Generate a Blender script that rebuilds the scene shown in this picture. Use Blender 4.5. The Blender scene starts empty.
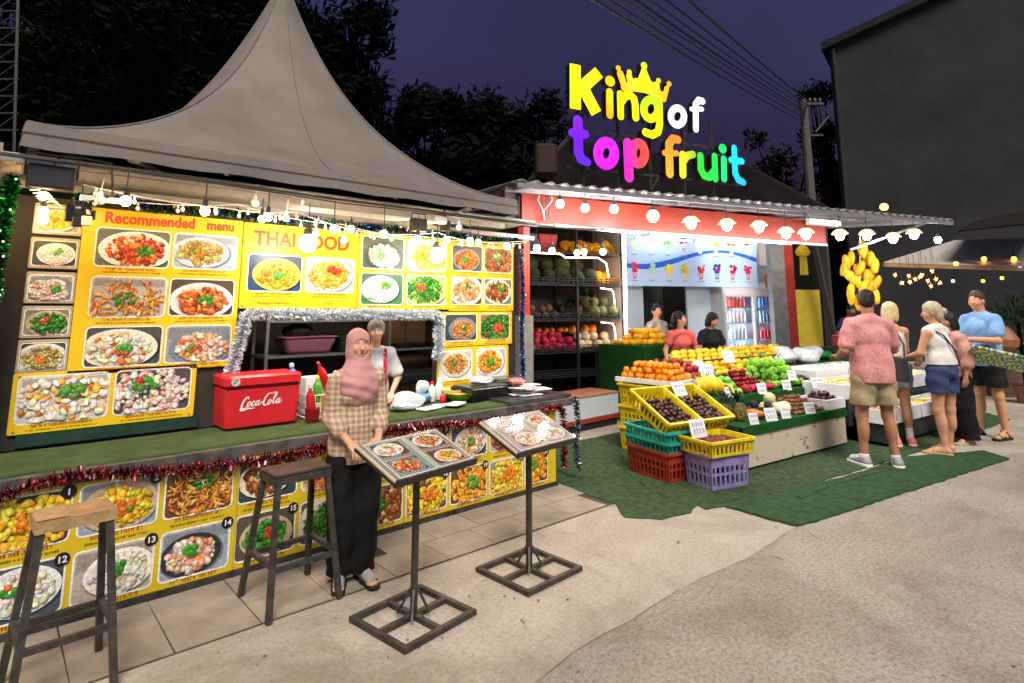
# night market: food stall under a peaked tent beside a fruit shop
SKY_TINT = (2.7, 2.1, 1.08, 1); SKY_STR = 1.9; SUN_E = 3.0; EXPO = 0.68
import bpy, math, random
import numpy as np
from mathutils import Vector, Matrix, Euler
random.seed(7)
R = math.radians
scene = bpy.context.scene
COL = scene.collection

# ------------------------------------------------------------------ camera geometry (metres, Z up)
F_PX, CX, CY, CAM_H = 587.0, 512.0, 219.0, 1.63
PITCH = math.atan(89 / 587.0); YAW = R(48.6)
FW = Vector((math.cos(YAW) * math.cos(PITCH), math.sin(YAW) * math.cos(PITCH), math.sin(PITCH)))
RT = Vector((math.sin(YAW), -math.cos(YAW), 0)); UP = RT.cross(FW)
def ray(x, y): return FW + RT * ((x - CX) / F_PX) - UP * ((y - CY) / F_PX)
def G(x, y, z=0.0):
    """point of the horizontal plane at height z"""
    r = ray(x, y); t = (z - CAM_H) / r.z; return Vector((r.x * t, r.y * t, z))
def PP(x, y, P, Q):
    """point of the upright plane through ground points P and Q"""
    nx, ny = -(Q[1] - P[1]), Q[0] - P[0]
    r = ray(x, y); t = (nx * P[0] + ny * P[1]) / (nx * r.x + ny * r.y)
    return Vector((r.x * t, r.y * t, CAM_H + r.z * t))
def PY(x, y, Y): return PP(x, y, (0, Y), (1, Y))
def PD(x, y, d):
    r = ray(x, y); t = d / (math.cos(YAW) * r.x + math.sin(YAW) * r.y)
    return Vector((r.x * t, r.y * t, CAM_H + r.z * t))

# ------------------------------------------------------------------ colour and materials
def lin(c):
    if isinstance(c, str):
        c = c.lstrip('#'); c = [int(c[i:i + 2], 16) / 255 for i in (0, 2, 4)]
        return tuple(x / 12.92 if x <= .04045 else ((x + .055) / 1.055) ** 2.4 for x in c)
    return tuple(c)
MATS = {}
def mat(name, color=(.5, .5, .5), rough=.6, metal=0.0, noise=.15, scale=12.0, bump=0.0, bscale=None, emit=None, es=0.0,
        vcol=False, alpha=None, spec=.5, trans=0.0, coat=0.0, sample=True, detail=4.0, vary=0.0):
    if name in MATS: return MATS[name]
    m = bpy.data.materials.new(name); m.use_nodes = True; nt = m.node_tree; N = nt.nodes; L = nt.links
    b = N['Principled BSDF']; color = lin(color)
    b.inputs['Roughness'].default_value = rough; b.inputs['Metallic'].default_value = metal
    b.inputs['Specular IOR Level'].default_value = spec
    b.inputs['Transmission Weight'].default_value = trans; b.inputs['Coat Weight'].default_value = coat
    tc = N.new('ShaderNodeTexCoord')
    base = None
    if vcol:
        a = N.new('ShaderNodeAttribute'); a.attribute_name = 'Col'; base = a.outputs['Color']
    if noise > 0 or vary > 0:
        nz = N.new('ShaderNodeTexNoise'); nz.inputs['Scale'].default_value = scale; nz.inputs['Detail'].default_value = detail
        nz.inputs['Roughness'].default_value = .62
        L.new(tc.outputs['Object'], nz.inputs['Vector'])
        mr = N.new('ShaderNodeMapRange'); mr.inputs['From Min'].default_value = .28; mr.inputs['From Max'].default_value = .72
        mr.inputs['To Min'].default_value = 1 - noise; mr.inputs['To Max'].default_value = 1 + noise * .8
        L.new(nz.outputs['Fac'], mr.inputs['Value'])
        fac = mr.outputs['Result']
        if vary > 0:
            oi = N.new('ShaderNodeObjectInfo'); m2 = N.new('ShaderNodeMapRange')
            m2.inputs['To Min'].default_value = 1 - vary; m2.inputs['To Max'].default_value = 1 + vary
            L.new(oi.outputs['Random'], m2.inputs['Value'])
            mm = N.new('ShaderNodeMath'); mm.operation = 'MULTIPLY'; L.new(fac, mm.inputs[0]); L.new(m2.outputs['Result'], mm.inputs[1]); fac = mm.outputs[0]
        vm = N.new('ShaderNodeVectorMath'); vm.operation = 'SCALE'
        if base is not None: L.new(base, vm.inputs[0])
        else: vm.inputs[0].default_value = color
        L.new(fac, vm.inputs['Scale']); L.new(vm.outputs['Vector'], b.inputs['Base Color'])
        rr = N.new('ShaderNodeMapRange'); rr.inputs['To Min'].default_value = max(0, rough - .1); rr.inputs['To Max'].default_value = min(1, rough + .1)
        L.new(nz.outputs['Fac'], rr.inputs['Value']); L.new(rr.outputs['Result'], b.inputs['Roughness'])
        if bump > 0:
            nb = N.new('ShaderNodeTexNoise'); nb.inputs['Scale'].default_value = bscale or scale * 3; nb.inputs['Detail'].default_value = 4
            L.new(tc.outputs['Object'], nb.inputs['Vector'])
            bp = N.new('ShaderNodeBump'); bp.inputs['Strength'].default_value = bump; bp.inputs['Distance'].default_value = .02
            L.new(nb.outputs['Fac'], bp.inputs['Height']); L.new(bp.outputs['Normal'], b.inputs['Normal'])
    elif base is not None: L.new(base, b.inputs['Base Color'])
    else: b.inputs['Base Color'].default_value = (*color, 1)
    if emit is not None:
        if emit == 'vcol':
            if base is None:
                a = N.new('ShaderNodeAttribute'); a.attribute_name = 'Col'; base = a.outputs['Color']
            L.new(base, b.inputs['Emission Color'])
        else: b.inputs['Emission Color'].default_value = (*lin(emit), 1)
        b.inputs['Emission Strength'].default_value = es
        if not sample: m.cycles.emission_sampling = 'NONE'
    if alpha is not None: b.inputs['Alpha'].default_value = alpha
    MATS[name] = m; return m

# ------------------------------------------------------------------ mesh builder
class MB:
    def __init__(s): s.v = []; s.f = []; s.c = []; s.col = (1, 1, 1); s.M = None
    def add(s, vs, fs, col=None):
        o = len(s.v); c = lin(col) if col is not None else s.col
        if s.M is not None: vs = [s.M @ Vector(p) for p in vs]
        s.v += [tuple(p) for p in vs]; s.f += [tuple(i + o for i in f) for f in fs]; s.c += [c] * len(fs); return s
    def box(s, c, d, rz=0.0, rx=0.0, col=None, taper=1.0):
        """box centred on c; d full sizes"""
        E = Euler((rx, 0, rz)).to_matrix(); c = Vector(c); vs = []
        for z in (-.5, .5):
            k = taper if z < 0 else 1
            for x, y in ((-.5, -.5), (.5, -.5), (.5, .5), (-.5, .5)): vs.append(c + E @ Vector((x * d[0] * k, y * d[1] * k, z * d[2])))
        return s.add(vs, [(3, 2, 1, 0), (4, 5, 6, 7), (0, 1, 5, 4), (1, 2, 6, 5), (2, 3, 7, 6), (3, 0, 4, 7)], col)
    def bb(s, p, q, col=None):
        return s.box([(p[i] + q[i]) / 2 for i in range(3)], [abs(q[i] - p[i]) for i in range(3)], col=col)
    def rbox(s, c, d, r=.02, rz=0.0, rx=0.0, col=None, n=4, taper=1.0):
        """box with rounded upright edges and eased rims"""
        E = Euler((rx, 0, rz)).to_matrix(); c = Vector(c); hx, hy, hz = d[0] / 2, d[1] / 2, d[2] / 2
        rings = []; e = min(r * .5, hz * .5)
        for z, ins in ((-hz, e), (-hz + e, 0), (hz - e, 0), (hz, e)):
            ring = []; k = 1 if z > 0 else taper
            for qx, qy, a0 in ((1, 1, 0), (-1, 1, 90), (-1, -1, 180), (1, -1, 270)):
                for i in range(n + 1):
                    a = R(a0 + 90 * i / n)
                    x = qx * (hx * k - r) + (r - ins) * math.cos(a); y = qy * (hy * k - r) + (r - ins) * math.sin(a)
                    ring.append(c + E @ Vector((x, y, z)))
            rings.append(ring)
        m = len(rings[0]); vs = [p for g in rings for p in g]
        fs = [tuple(range(m))[::-1], tuple(range(3 * m, 4 * m))]
        for k in range(3):
            for i in range(m): j = (i + 1) % m; fs.append((k * m + i, k * m + j, (k + 1) * m + j, (k + 1) * m + i))
        return s.add(vs, fs, col)
    def quad(s, a, b, c, d, col=None): return s.add([a, b, c, d], [(0, 1, 2, 3)], col)
    def poly(s, pts, col=None): return s.add(pts, [tuple(range(len(pts)))], col)
    def prism(s, pts, h, col=None):
        """pts: 3D polygon, extruded by vector h"""
        h = Vector(h); n = len(pts); a = [Vector(p) for p in pts]; vs = a + [p + h for p in a]
        fs = [tuple(range(n))[::-1], tuple(range(n, 2 * n))] + [(i, (i + 1) % n, n + (i + 1) % n, n + i) for i in range(n)]
        return s.add(vs, fs, col)
    def tube(s, pts, r, n=8, col=None, cap=True):
        pts = [Vector(p) for p in pts]; k = len(pts); rs = r if isinstance(r, (list, tuple)) else [r] * k
        vs = []; u = None
        for i, p in enumerate(pts):
            t = (pts[min(i + 1, k - 1)] - pts[max(i - 1, 0)])
            if t.length < 1e-9: t = Vector((0, 0, 1))
            t.normalize()
            if u is None: u = t.orthogonal().normalized()
            else:
                u = u - t * u.dot(t)
                u = u.normalized() if u.length > 1e-6 else t.orthogonal().normalized()
            w = t.cross(u)
            for j in range(n):
                a = 2 * math.pi * j / n; vs.append(p + (u * math.cos(a) + w * math.sin(a)) * rs[i])
        fs = [(i * n + j, i * n + (j + 1) % n, (i + 1) * n + (j + 1) % n, (i + 1) * n + j) for i in range(k - 1) for j in range(n)]
        if cap: fs += [tuple(range(n))[::-1], tuple(range((k - 1) * n, k * n))]
        return s.add(vs, fs, col)
    def bar(s, a, b, w, h=None, col=None):
        """square bar from a to b"""
        a, b = Vector(a), Vector(b); h = h or w; t = (b - a).normalized()
        up = Vector((0, 0, 1)) if abs(t.z) < .95 else Vector((0, 1, 0))
        u = t.cross(up).normalized(); v = u.cross(t)
        vs = [p + u * (sx * w / 2) + v * (sy * h / 2) for p in (a, b) for sx, sy in ((-1, -1), (1, -1), (1, 1), (-1, 1))]
        return s.add(vs, [(3, 2, 1, 0), (4, 5, 6, 7), (0, 1, 5, 4), (1, 2, 6, 5), (2, 3, 7, 6), (3, 0, 4, 7)], col)
    def lathe(s, prof, c=(0, 0, 0), n=16, col=None, axis=None, sx=1, sy=1, cols=None):
        """prof: (radius, height) pairs from bottom to top"""
        c = Vector(c); Q = Vector((0, 0, 1)).rotation_difference(Vector(axis)).to_matrix() if axis is not None else Matrix.Identity(3)
        vs = [c + Q @ Vector((r * sx * math.cos(2 * math.pi * j / n), r * sy * math.sin(2 * math.pi * j / n), z)) for r, z in prof for j in range(n)]
        k = len(prof)
        for i in range(k - 1):
            o = i * n
        fs = [(i * n + j, i * n + (j + 1) % n, (i + 1) * n + (j + 1) % n, (i + 1) * n + j) for i in range(k - 1) for j in range(n)]
        s0 = len(s.c); s.add(vs, fs + [tuple(range(n))[::-1], tuple(range((k - 1) * n, k * n))], col)
        if cols:
            for i in range(k - 1):
                for j in range(n): s.c[s0 + i * n + j] = lin(cols[i])
            s.c[s0 + (k - 1) * n] = lin(cols[0]); s.c[s0 + (k - 1) * n + 1] = lin(cols[-1])
        return s
    def ball(s, c, r, n=12, col=None, sc=(1, 1, 1)):
        c = Vector(c); k = max(4, n // 2); vs = [c + Vector((0, 0, -r * sc[2]))]
        for i in range(1, k):
            a = -math.pi / 2 + math.pi * i / k
            for j in range(n): b = 2 * math.pi * j / n; vs.append(c + Vector((r * sc[0] * math.cos(a) * math.cos(b), r * sc[1] * math.cos(a) * math.sin(b), r * sc[2] * math.sin(a))))
        vs.append(c + Vector((0, 0, r * sc[2]))); m = len(vs) - 1
        fs = [(0, 1 + (j + 1) % n, 1 + j) for j in range(n)]
        for i in range(k - 2):
            for j in range(n): fs.append((1 + i * n + j, 1 + i * n + (j + 1) % n, 1 + (i + 1) * n + (j + 1) % n, 1 + (i + 1) * n + j))
        fs += [(1 + (k - 2) * n + j, 1 + (k - 2) * n + (j + 1) % n, m) for j in range(n)]
        return s.add(vs, fs, col)
    def mesh(s, name, m, smooth=False, M=None):
        me = bpy.data.meshes.new(name)
        vs = s.v if M is None else [tuple(M @ Vector(p)) for p in s.v]
        me.from_pydata(vs, [], s.f)
        ms = m if isinstance(m, (list, tuple)) else [m]
        for q in ms: me.materials.append(q)
        ca = me.color_attributes.new('Col', 'FLOAT_COLOR', 'CORNER')
        n = len(me.loops); arr = np.ones((n, 4), 'f'); k = 0
        tot = np.array([len(f) for f in s.f]); arr[:, :3] = np.repeat(np.array(s.c, 'f').reshape(-1, 3), tot, axis=0)
        ca.data.foreach_set('color', arr.ravel())
        if smooth: me.polygons.foreach_set('use_smooth', [True] * len(me.polygons))
        me.update(); return me
    def build(s, name, m, parent=None, world=True, smooth=False, **props):
        """link as ONE object. world=True: vertices are world coordinates"""
        if parent is not None:
            M = (WM[parent.as_pointer()].inverted() if world else None)
            o = bpy.data.objects.new(name, s.mesh(name, m, smooth, M)); COL.objects.link(o); o.parent = parent
            WM[o.as_pointer()] = WM[parent.as_pointer()].copy()
        else:
            a = np.array(s.v); lo, hi = a.min(0), a.max(0); T = Vector(((lo[0] + hi[0]) / 2, (lo[1] + hi[1]) / 2, lo[2]))
            M = Matrix.Translation(T)
            o = bpy.data.objects.new(name, s.mesh(name, m, smooth, M.inverted())); COL.objects.link(o); o.location = T; WM[o.as_pointer()] = M
        for k, v in props.items(): o[k] = v
        return o
WM = {}
def thing(name, label, cat, loc=(0, 0, 0), rz=0.0, group=None):
    o = bpy.data.objects.new(name, None); COL.objects.link(o); o.empty_display_size = .1
    o.location = loc; o.rotation_euler = (0, 0, rz); WM[o.as_pointer()] = Matrix.Translation(Vector(loc)) @ Matrix.Rotation(rz, 4, 'Z')
    tag(o, label, cat, group); return o
def tag(o, label, cat, group=None):
    o['label'] = label; o['category'] = cat
    if group: o['group'] = group
    return o
def kids(o): return [c for c in bpy.data.objects if c.parent == o]
def dup(o, loc, rz=None, label=None, group=None, cache={}):
    c = o.copy(); COL.objects.link(c); c.location = loc
    if rz is not None: c.rotation_euler = (0, 0, rz)
    if label: c['label'] = label
    if group: c['group'] = group
    WM[c.as_pointer()] = Matrix.Translation(Vector(loc)) @ Matrix.Rotation(c.rotation_euler.z, 4, 'Z')
    if o.name not in cache: cache[o.name] = [(k, kids(k)) for k in kids(o)]
    for ch, gs in cache[o.name]:
        d = ch.copy(); COL.objects.link(d); d.parent = c
        for g in gs: e = g.copy(); COL.objects.link(e); e.parent = d
    return c
def single(mb, name, m, label, cat, group=None, smooth=False):
    return tag(mb.build(name, m, smooth=smooth), label, cat, group)
def place(me, name, loc, rot, label, cat, group, sc=1.0):
    """one more individual that shares mesh data"""
    o = bpy.data.objects.new(name, me); COL.objects.link(o); o.location = loc; o.rotation_euler = rot
    o.scale = sc if isinstance(sc, tuple) else (sc,) * 3
    o['label'] = label; o['category'] = cat
    if group: o['group'] = group
    return o
def text(name, body, size, origin, xdir, ydir, m, parent=None, ext=.002, off=0.0, align='LEFT', sx=1.0, shear=0.0, space=1.0, res=3):
    cu = bpy.data.curves.new(name, 'FONT'); cu.body = body; cu.size = size; cu.extrude = ext; cu.offset = off; cu.align_x = align
    cu.shear = shear; cu.space_character = space; cu.resolution_u = res
    t = bpy.data.objects.new(name + '_src', cu); COL.objects.link(t)
    dg = bpy.context.evaluated_depsgraph_get(); dg.update(); me = bpy.data.meshes.new_from_object(t.evaluated_get(dg))
    bpy.data.objects.remove(t); bpy.data.curves.remove(cu)
    x = Vector(xdir).normalized(); y = Vector(ydir).normalized(); z = x.cross(y)
    M = Matrix(((x.x * sx, y.x, z.x, origin[0]), (x.y * sx, y.y, z.y, origin[1]), (x.z * sx, y.z, z.z, origin[2]), (0, 0, 0, 1)))
    if parent is not None: M = WM[parent.as_pointer()].inverted() @ M
    me.transform(M); me.materials.clear(); me.materials.append(m)
    o = bpy.data.objects.new(name, me); COL.objects.link(o); o.parent = parent
    if parent is not None: WM[o.as_pointer()] = WM[parent.as_pointer()].copy()
    return o
def lerp(a, b, t): return tuple(a[i] + (b[i] - a[i]) * t for i in range(len(a)))

# ------------------------------------------------------------------ shapes from distance fields (bodies, clothes, letters)
class Field:
    def __init__(s, lo, hi, h):
        s.lo = np.array(lo, float); s.h = h; s.n = np.ceil((np.array(hi) - s.lo) / h).astype(int) + 1
        s.a = np.full(s.n, 1.0, 'f')
    def _sub(s, lo, hi):
        i0 = np.clip(np.floor((np.array(lo) - s.lo) / s.h).astype(int), 0, s.n - 1); i1 = np.clip(np.ceil((np.array(hi) - s.lo) / s.h).astype(int) + 1, 1, s.n)
        sl = tuple(slice(int(a), int(b)) for a, b in zip(i0, i1))
        ax = [s.lo[k] + np.arange(int(i0[k]), int(i1[k])) * s.h for k in range(3)]
        return sl, np.meshgrid(*ax, indexing='ij')
    def _mix(s, sl, d, k, op):
        a = s.a[sl]
        if op == 'add':
            if k > 0:
                h = np.clip(.5 + .5 * (a - d) / k, 0, 1); s.a[sl] = a * (1 - h) + d * h - k * h * (1 - h)
            else: s.a[sl] = np.minimum(a, d)
        else:
            if k > 0:
                d = -d; h = np.clip(.5 - .5 * (a - d) / k, 0, 1); s.a[sl] = a * (1 - h) + d * h + k * h * (1 - h)
            else: s.a[sl] = np.maximum(a, -d)
    def cone(s, a, b, ra, rb, k=.02, op='add', flat=None):
        a, b = np.array(a, float), np.array(b, float); m = max(ra, rb) + k + 2 * s.h
        sl, (X, Y, Z) = s._sub(np.minimum(a, b) - m, np.maximum(a, b) + m)
        d = b - a; L2 = max(1e-9, d @ d)
        t = np.clip(((X - a[0]) * d[0] + (Y - a[1]) * d[1] + (Z - a[2]) * d[2]) / L2, 0, 1)
        px, py, pz = X - a[0] - t * d[0], Y - a[1] - t * d[1], Z - a[2] - t * d[2]
        if flat: px, py, pz = px / flat[0], py / flat[1], pz / flat[2]
        s._mix(sl, np.sqrt(px * px + py * py + pz * pz) - (ra + (rb - ra) * t), k, op); return s
    def ell(s, c, r, k=.02, op='add', rot=None):
        c = np.array(c, float); r = np.array(r, float); m = r.max() + k + 2 * s.h
        sl, (X, Y, Z) = s._sub(c - m, c + m); P = [X - c[0], Y - c[1], Z - c[2]]
        if rot is not None:
            Q = np.array(Euler(rot).to_matrix().transposed()); P = [Q[i][0] * P[0] + Q[i][1] * P[1] + Q[i][2] * P[2] for i in range(3)]
        k0 = np.sqrt(sum((P[i] / r[i]) ** 2 for i in range(3))); k1 = np.sqrt(sum((P[i] / r[i] ** 2) ** 2 for i in range(3))) + 1e-9
        s._mix(sl, k0 * (k0 - 1) / k1, k, op); return s
    def cut(s, p, n):
        """remove the side the normal points to"""
        sl, (X, Y, Z) = s._sub(s.lo, s.lo + s.n * s.h); n = np.array(n, float); n /= np.linalg.norm(n)
        s.a = np.maximum(s.a, ((X - p[0]) * n[0] + (Y - p[1]) * n[1] + (Z - p[2]) * n[2]).astype('f')); return s
    def wrinkle(s, fn):
        sl, (X, Y, Z) = s._sub(s.lo, s.lo + s.n * s.h); s.a = s.a + fn(X, Y, Z).astype('f'); return s
    def mesh(s):
        a = s.a; a[0] = a[-1] = 1; a[:, 0] = a[:, -1] = 1; a[:, :, 0] = a[:, :, -1] = 1
        ins = a < 0; n = a.shape; cs = tuple(k - 1 for k in n)
        acc = np.zeros(cs + (3,), 'f'); cnt = np.zeros(cs, 'f')
        sl = lambda o: tuple(slice(o[i], o[i] + cs[i]) for i in range(3))
        for ax in range(3):
            o1, o2 = [i for i in range(3) if i != ax]
            for u in (0, 1):
                for w in (0, 1):
                    p = [0, 0, 0]; p[o1] = u; p[o2] = w; q = list(p); q[ax] = 1
                    A, B = a[sl(p)], a[sl(q)]; cr = (A < 0) != (B < 0)
                    t = np.where(cr, A / np.where(cr, A - B, 1), 0)
                    cnt += cr; acc[..., ax] += np.where(cr, t, 0); acc[..., o1] += np.where(cr, u, 0); acc[..., o2] += np.where(cr, w, 0)
        act = cnt > 0; idx = -np.ones(cs, int); ii = np.argwhere(act); idx[act] = np.arange(len(ii))
        V = s.lo + (ii + acc[act] / cnt[act][:, None]) * s.h
        Fs = []
        for ax in range(3):
            o1, o2 = [(1, 2), (2, 0), (0, 1)][ax]
            sa = [slice(1, n[i] - 1) for i in range(3)]; sb = list(sa); sa[ax] = slice(0, n[ax] - 1); sb[ax] = slice(1, n[ax])
            A, B = ins[tuple(sa)], ins[tuple(sb)]; E = np.argwhere(A != B)
            if not len(E): continue
            fl = A[tuple(E.T)]; P = E.copy(); P[:, o1] += 1; P[:, o2] += 1
            g = []
            for d1, d2 in ((-1, -1), (0, -1), (0, 0), (-1, 0)):
                q = P.copy(); q[:, o1] += d1; q[:, o2] += d2; g.append(idx[q[:, 0], q[:, 1], q[:, 2]])
            Qd = np.stack(g, 1); Qd[~fl] = Qd[~fl][:, ::-1]; Fs.append(Qd)
        return V, np.concatenate(Fs)
def field_obj(fld, name, m, parent, color=(1, 1, 1), paint=None, world=False, keep=None):
    V, Fa = fld.mesh()
    me = bpy.data.meshes.new(name)
    me.vertices.add(len(V)); me.vertices.foreach_set('co', V.astype('f').ravel())
    if keep is not None: Fa = Fa[keep(V[Fa].mean(1))]
    me.loops.add(len(Fa) * 4); me.polygons.add(len(Fa)); me.loops.foreach_set('vertex_index', Fa.astype('i').ravel())
    me.polygons.foreach_set('loop_start', np.arange(0, len(Fa) * 4, 4, dtype='i')); me.polygons.foreach_set('use_smooth', np.ones(len(Fa), bool))
    me.update(calc_edges=True); me.validate()
    c = np.ones((len(V), 4), 'f'); c[:, :3] = lin(color)
    if paint: paint(V, c)
    ca = me.color_attributes.new('Col', 'FLOAT_COLOR', 'POINT'); ca.data.foreach_set('color', c.ravel())
    me.materials.append(m)
    o = bpy.data.objects.new(name, me); COL.objects.link(o); o.parent = parent; WM[o.as_pointer()] = WM[parent.as_pointer()].copy()
    return o
def dab(V, c, p, r, col, soft=.5):
    r = np.array(r if isinstance(r, (tuple, list)) else (r,) * 3); d = np.sqrt((((V - np.array(p)) / r) ** 2).sum(1))
    w = np.clip((1 - d) / soft, 0, 1)[:, None]; c[:, :3] = c[:, :3] * (1 - w) + np.array(lin(col)) * w

def stroke_shape(name, strokes, holes, frame, depth, m, parent, colfn, h=.02, bandcol=None, world=True):
    """flat lettering: union of round-ended strokes minus holes, in the upright plane given by frame=(origin,xdir,ydir), extruded by depth"""
    pts = np.array([p[:2] for s in strokes for p in s['p']]); wm = max(s['w'] if not isinstance(s['w'], list) else max(s['w']) for s in strokes) + 3 * h
    lo = pts.min(0) - wm; hi = pts.max(0) + wm
    nx, ny = [int(math.ceil((hi[i] - lo[i]) / h)) + 1 for i in (0, 1)]
    X, Y = np.meshgrid(lo[0] + np.arange(nx) * h, lo[1] + np.arange(ny) * h, indexing='ij')
    D = np.full(X.shape, 9.0)
    def seg(a, b, ra, rb, sq=False):
        d = np.array(b) - np.array(a); L2 = max(1e-12, d @ d); t0 = ((X - a[0]) * d[0] + (Y - a[1]) * d[1]) / L2; t = np.clip(t0, 0, 1)
        q = np.hypot(X - a[0] - t * d[0], Y - a[1] - t * d[1]) - (ra + (rb - ra) * t)
        if sq:
            L = math.sqrt(L2); perp = np.abs((X - a[0]) * (-d[1] / L) + (Y - a[1]) * (d[0] / L)) - (ra + (rb - ra) * t) + .02 * 0
            al = np.maximum(-t0, t0 - 1) * L; q = np.maximum(perp, al)
        return q
    for sgn, lst in ((1, strokes), (-1, holes)):
        for s in lst:
            ps = s['p']; w = s['w'] if isinstance(s['w'], list) else [s['w']] * len(ps)
            if len(ps) == 1: q = seg(ps[0], ps[0], w[0], w[0])
            else: q = np.minimum.reduce([seg(ps[i], ps[i + 1], w[i], w[i + 1], s.get('sq', False)) for i in range(len(ps) - 1)])
            D = np.minimum(D, q) if sgn > 0 else np.maximum(D, -q)
    vid = {}; V = []; fs = []; edges = {}
    def vtx(key, x, y):
        if key not in vid: vid[key] = len(V); V.append((x, y))
        return vid[key]
    for i in range(nx - 1):
        for j in range(ny - 1):
            cs = [(i, j), (i + 1, j), (i + 1, j + 1), (i, j + 1)]; dv = [D[c] for c in cs]
            if min(dv) >= 0: continue
            ring = []
            for k in range(4):
                a, b = cs[k], cs[(k + 1) % 4]; da, db = dv[k], dv[(k + 1) % 4]
                if da < 0: ring.append(vtx(a, X[a], Y[a]))
                if (da < 0) != (db < 0):
                    t = da / (da - db); ring.append(vtx(('e',) + tuple(sorted((a, b))), X[a] + (X[b] - X[a]) * t, Y[a] + (Y[b] - Y[a]) * t))
            if len(ring) >= 3: fs.append(ring)
    O, ux, uy = [Vector(q) for q in frame]; un = ux.cross(uy)
    for f in fs:
        for k in range(len(f)):
            a, b = f[k], f[(k + 1) % len(f)]; edges[(a, b)] = edges.get((a, b), 0) + 1
    mb = MB(); n = len(V)
    front = [O + ux * x + uy * y for x, y in V]; back = [p - un * depth for p in front]
    for f in fs:
        cx = sum(V[k][0] for k in f) / len(f); cy = sum(V[k][1] for k in f) / len(f); mb.f.append(tuple(f)); mb.c.append(lin(colfn(cx, cy)))
    mb.v = [tuple(p) for p in front]
    if depth > 0:
        mb.v += [tuple(p) for p in back]
        for (a, b) in edges:
            if (b, a) not in edges:
                mb.f.append((b, a, a + n, b + n)); mb.c.append(lin(bandcol) if bandcol else lin(colfn(*V[a])))
        for f in fs: mb.f.append(tuple(k + n for k in reversed(f))); mb.c.append(lin(bandcol) if bandcol else (.1, .1, .1))
    return mb
# ------------------------------------------------------------------ materials
M_concrete = mat('concrete_floor', (.36, .33, .27), .8, noise=.14, scale=1.1, bump=.25, bscale=60, detail=9)
M_steel = mat('dark_steel', (.060, .055, .050), .55, .4, noise=.7, scale=14, bump=.15, detail=8)
M_alu = mat('grey_metal', (.42, .42, .43), .4, .7, noise=.15, scale=15)
M_black = mat('black_plastic', (.02, .02, .022), .45, noise=.2)
M_blackwire = mat('black_wire', (.012, .012, .012), .6, noise=0)
M_whitewire = mat('white_wire', (.6, .6, .57), .6, noise=0)
M_print = mat('printed_vinyl', vcol=True, rough=.42, noise=.10, scale=9, spec=.3)
M_photo = mat('printed_photo', vcol=True, rough=.35, noise=.35, scale=55, detail=6, spec=.3)
M_red = mat('red_print', (.72, .05, .01), .5, noise=.08)
M_num = mat('white_print', (.8, .8, .78), .5, noise=0)
M_darkprint = mat('dark_print', (.04, .03, .03), .5, noise=0)
M_vc = mat('painted', vcol=True, rough=.55, noise=.14, scale=14)
M_vcg = mat('glossy_painted', vcol=True, rough=.25, noise=.08, scale=14)
M_cloth = mat('cloth_vc', vcol=True, rough=.9, noise=.16, scale=26, bump=.25, bscale=90, spec=.2)
M_tinsel_w = mat('white_tinsel', vcol=True, rough=.9, noise=.1, scale=40, spec=.1)
M_tinsel = mat('tinsel', vcol=True, rough=.22, metal=.7, noise=.3, scale=60)
M_wood = mat('worn_wood', (.16, .11, .07), .75, noise=.4, scale=9, bump=.2)

YEL = (.78, .62, .03)
PAL = {
 'redcurry': (['#c8481c', '#e8842a', '#a02a18', '#f2b45c', '#e06030'], ['#3f7a2a', '#6a9a3a']),
 'fish': (['#b8a458', '#dcc888', '#8c7a38', '#a09048', '#c8b878'], ['#e08030', '#5a9a30']),
 'noodle': (['#dd8a30', '#eeb050', '#c06420', '#f2c878', '#a85018'], ['#3f8a2a', '#e8e0c0']),
 'prawn': (['#c86428', '#e89c50', '#8a3a18', '#f0c080', '#b05020'], ['#3a8a28', '#2f6f22']),
 'rice': (['#f4efe4', '#e8dcc0', '#f2b850', '#e07a30', '#d8d0b8'], ['#5aa03a', '#c84a28']),
 'salad': (['#e8d8c0', '#f0a880', '#e89050', '#f4f0e4', '#d86a3a'], ['#3f9a30', '#e8402a']),
 'green': (['#2f7a25', '#4fa035', '#1f5a1a', '#67b048', '#348a2c'], ['#c84a28', '#a8d070']),
 'whitesea': (['#f0d8c8', '#f2ece0', '#e8b0a0', '#d89080', '#f8f4ec'], ['#4a9a34', '#c83a28']),
 'yellow': (['#f0c828', '#f8dc50', '#d8a018', '#f0b020', '#c88810'], ['#e87820', '#6a8a20']),
 'nuggets': (['#f0a020', '#f8c040', '#d87a14', '#f0b838', '#b86010'], ['#4a9a30', '#c83020']),
 'brown': (['#8a4a20', '#b87038', '#5a2c14', '#d09858', '#e0b070'], ['#3f8a2a', '#e0d0a0']),
 'plain': (['#f4f2ea', '#f0ece0', '#e8e4d8', '#f8f6f0', '#eceade'], ['#6aa040', '#f4f2ea']),
 'tomyum': (['#f0a838', '#f4c060', '#e88828', '#f8d080', '#f0b050'], ['#e04020', '#4a9a2a']),
 'soup': (['#f0ead8', '#f4f0e2', '#e0dcc0', '#f8f4ea', '#d8e0b8'], ['#3f9030', '#e88030']),
}
def rrect(w, h, r, n=3):
    out = []
    for cx, cy, a0 in ((w - r, h - r, 0), (r, h - r, 90), (r, r, 180), (w - r, r, 270)):
        for i in range(n + 1):
            a = R(a0 + 90 * i / n); out.append((cx + r * math.cos(a), cy + r * math.sin(a)))
    return out
class Sheet:
    """flat artwork on a board: frame O + x*ux + y*uy, layers lifted along n"""
    def __init__(s, O, ux, uy):
        s.O, s.ux, s.uy = Vector(O), Vector(ux).normalized(), Vector(uy).normalized(); s.n = s.ux.cross(s.uy)
    def p(s, x, y, l=0.0): return s.O + s.ux * x + s.uy * y + s.n * l
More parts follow.
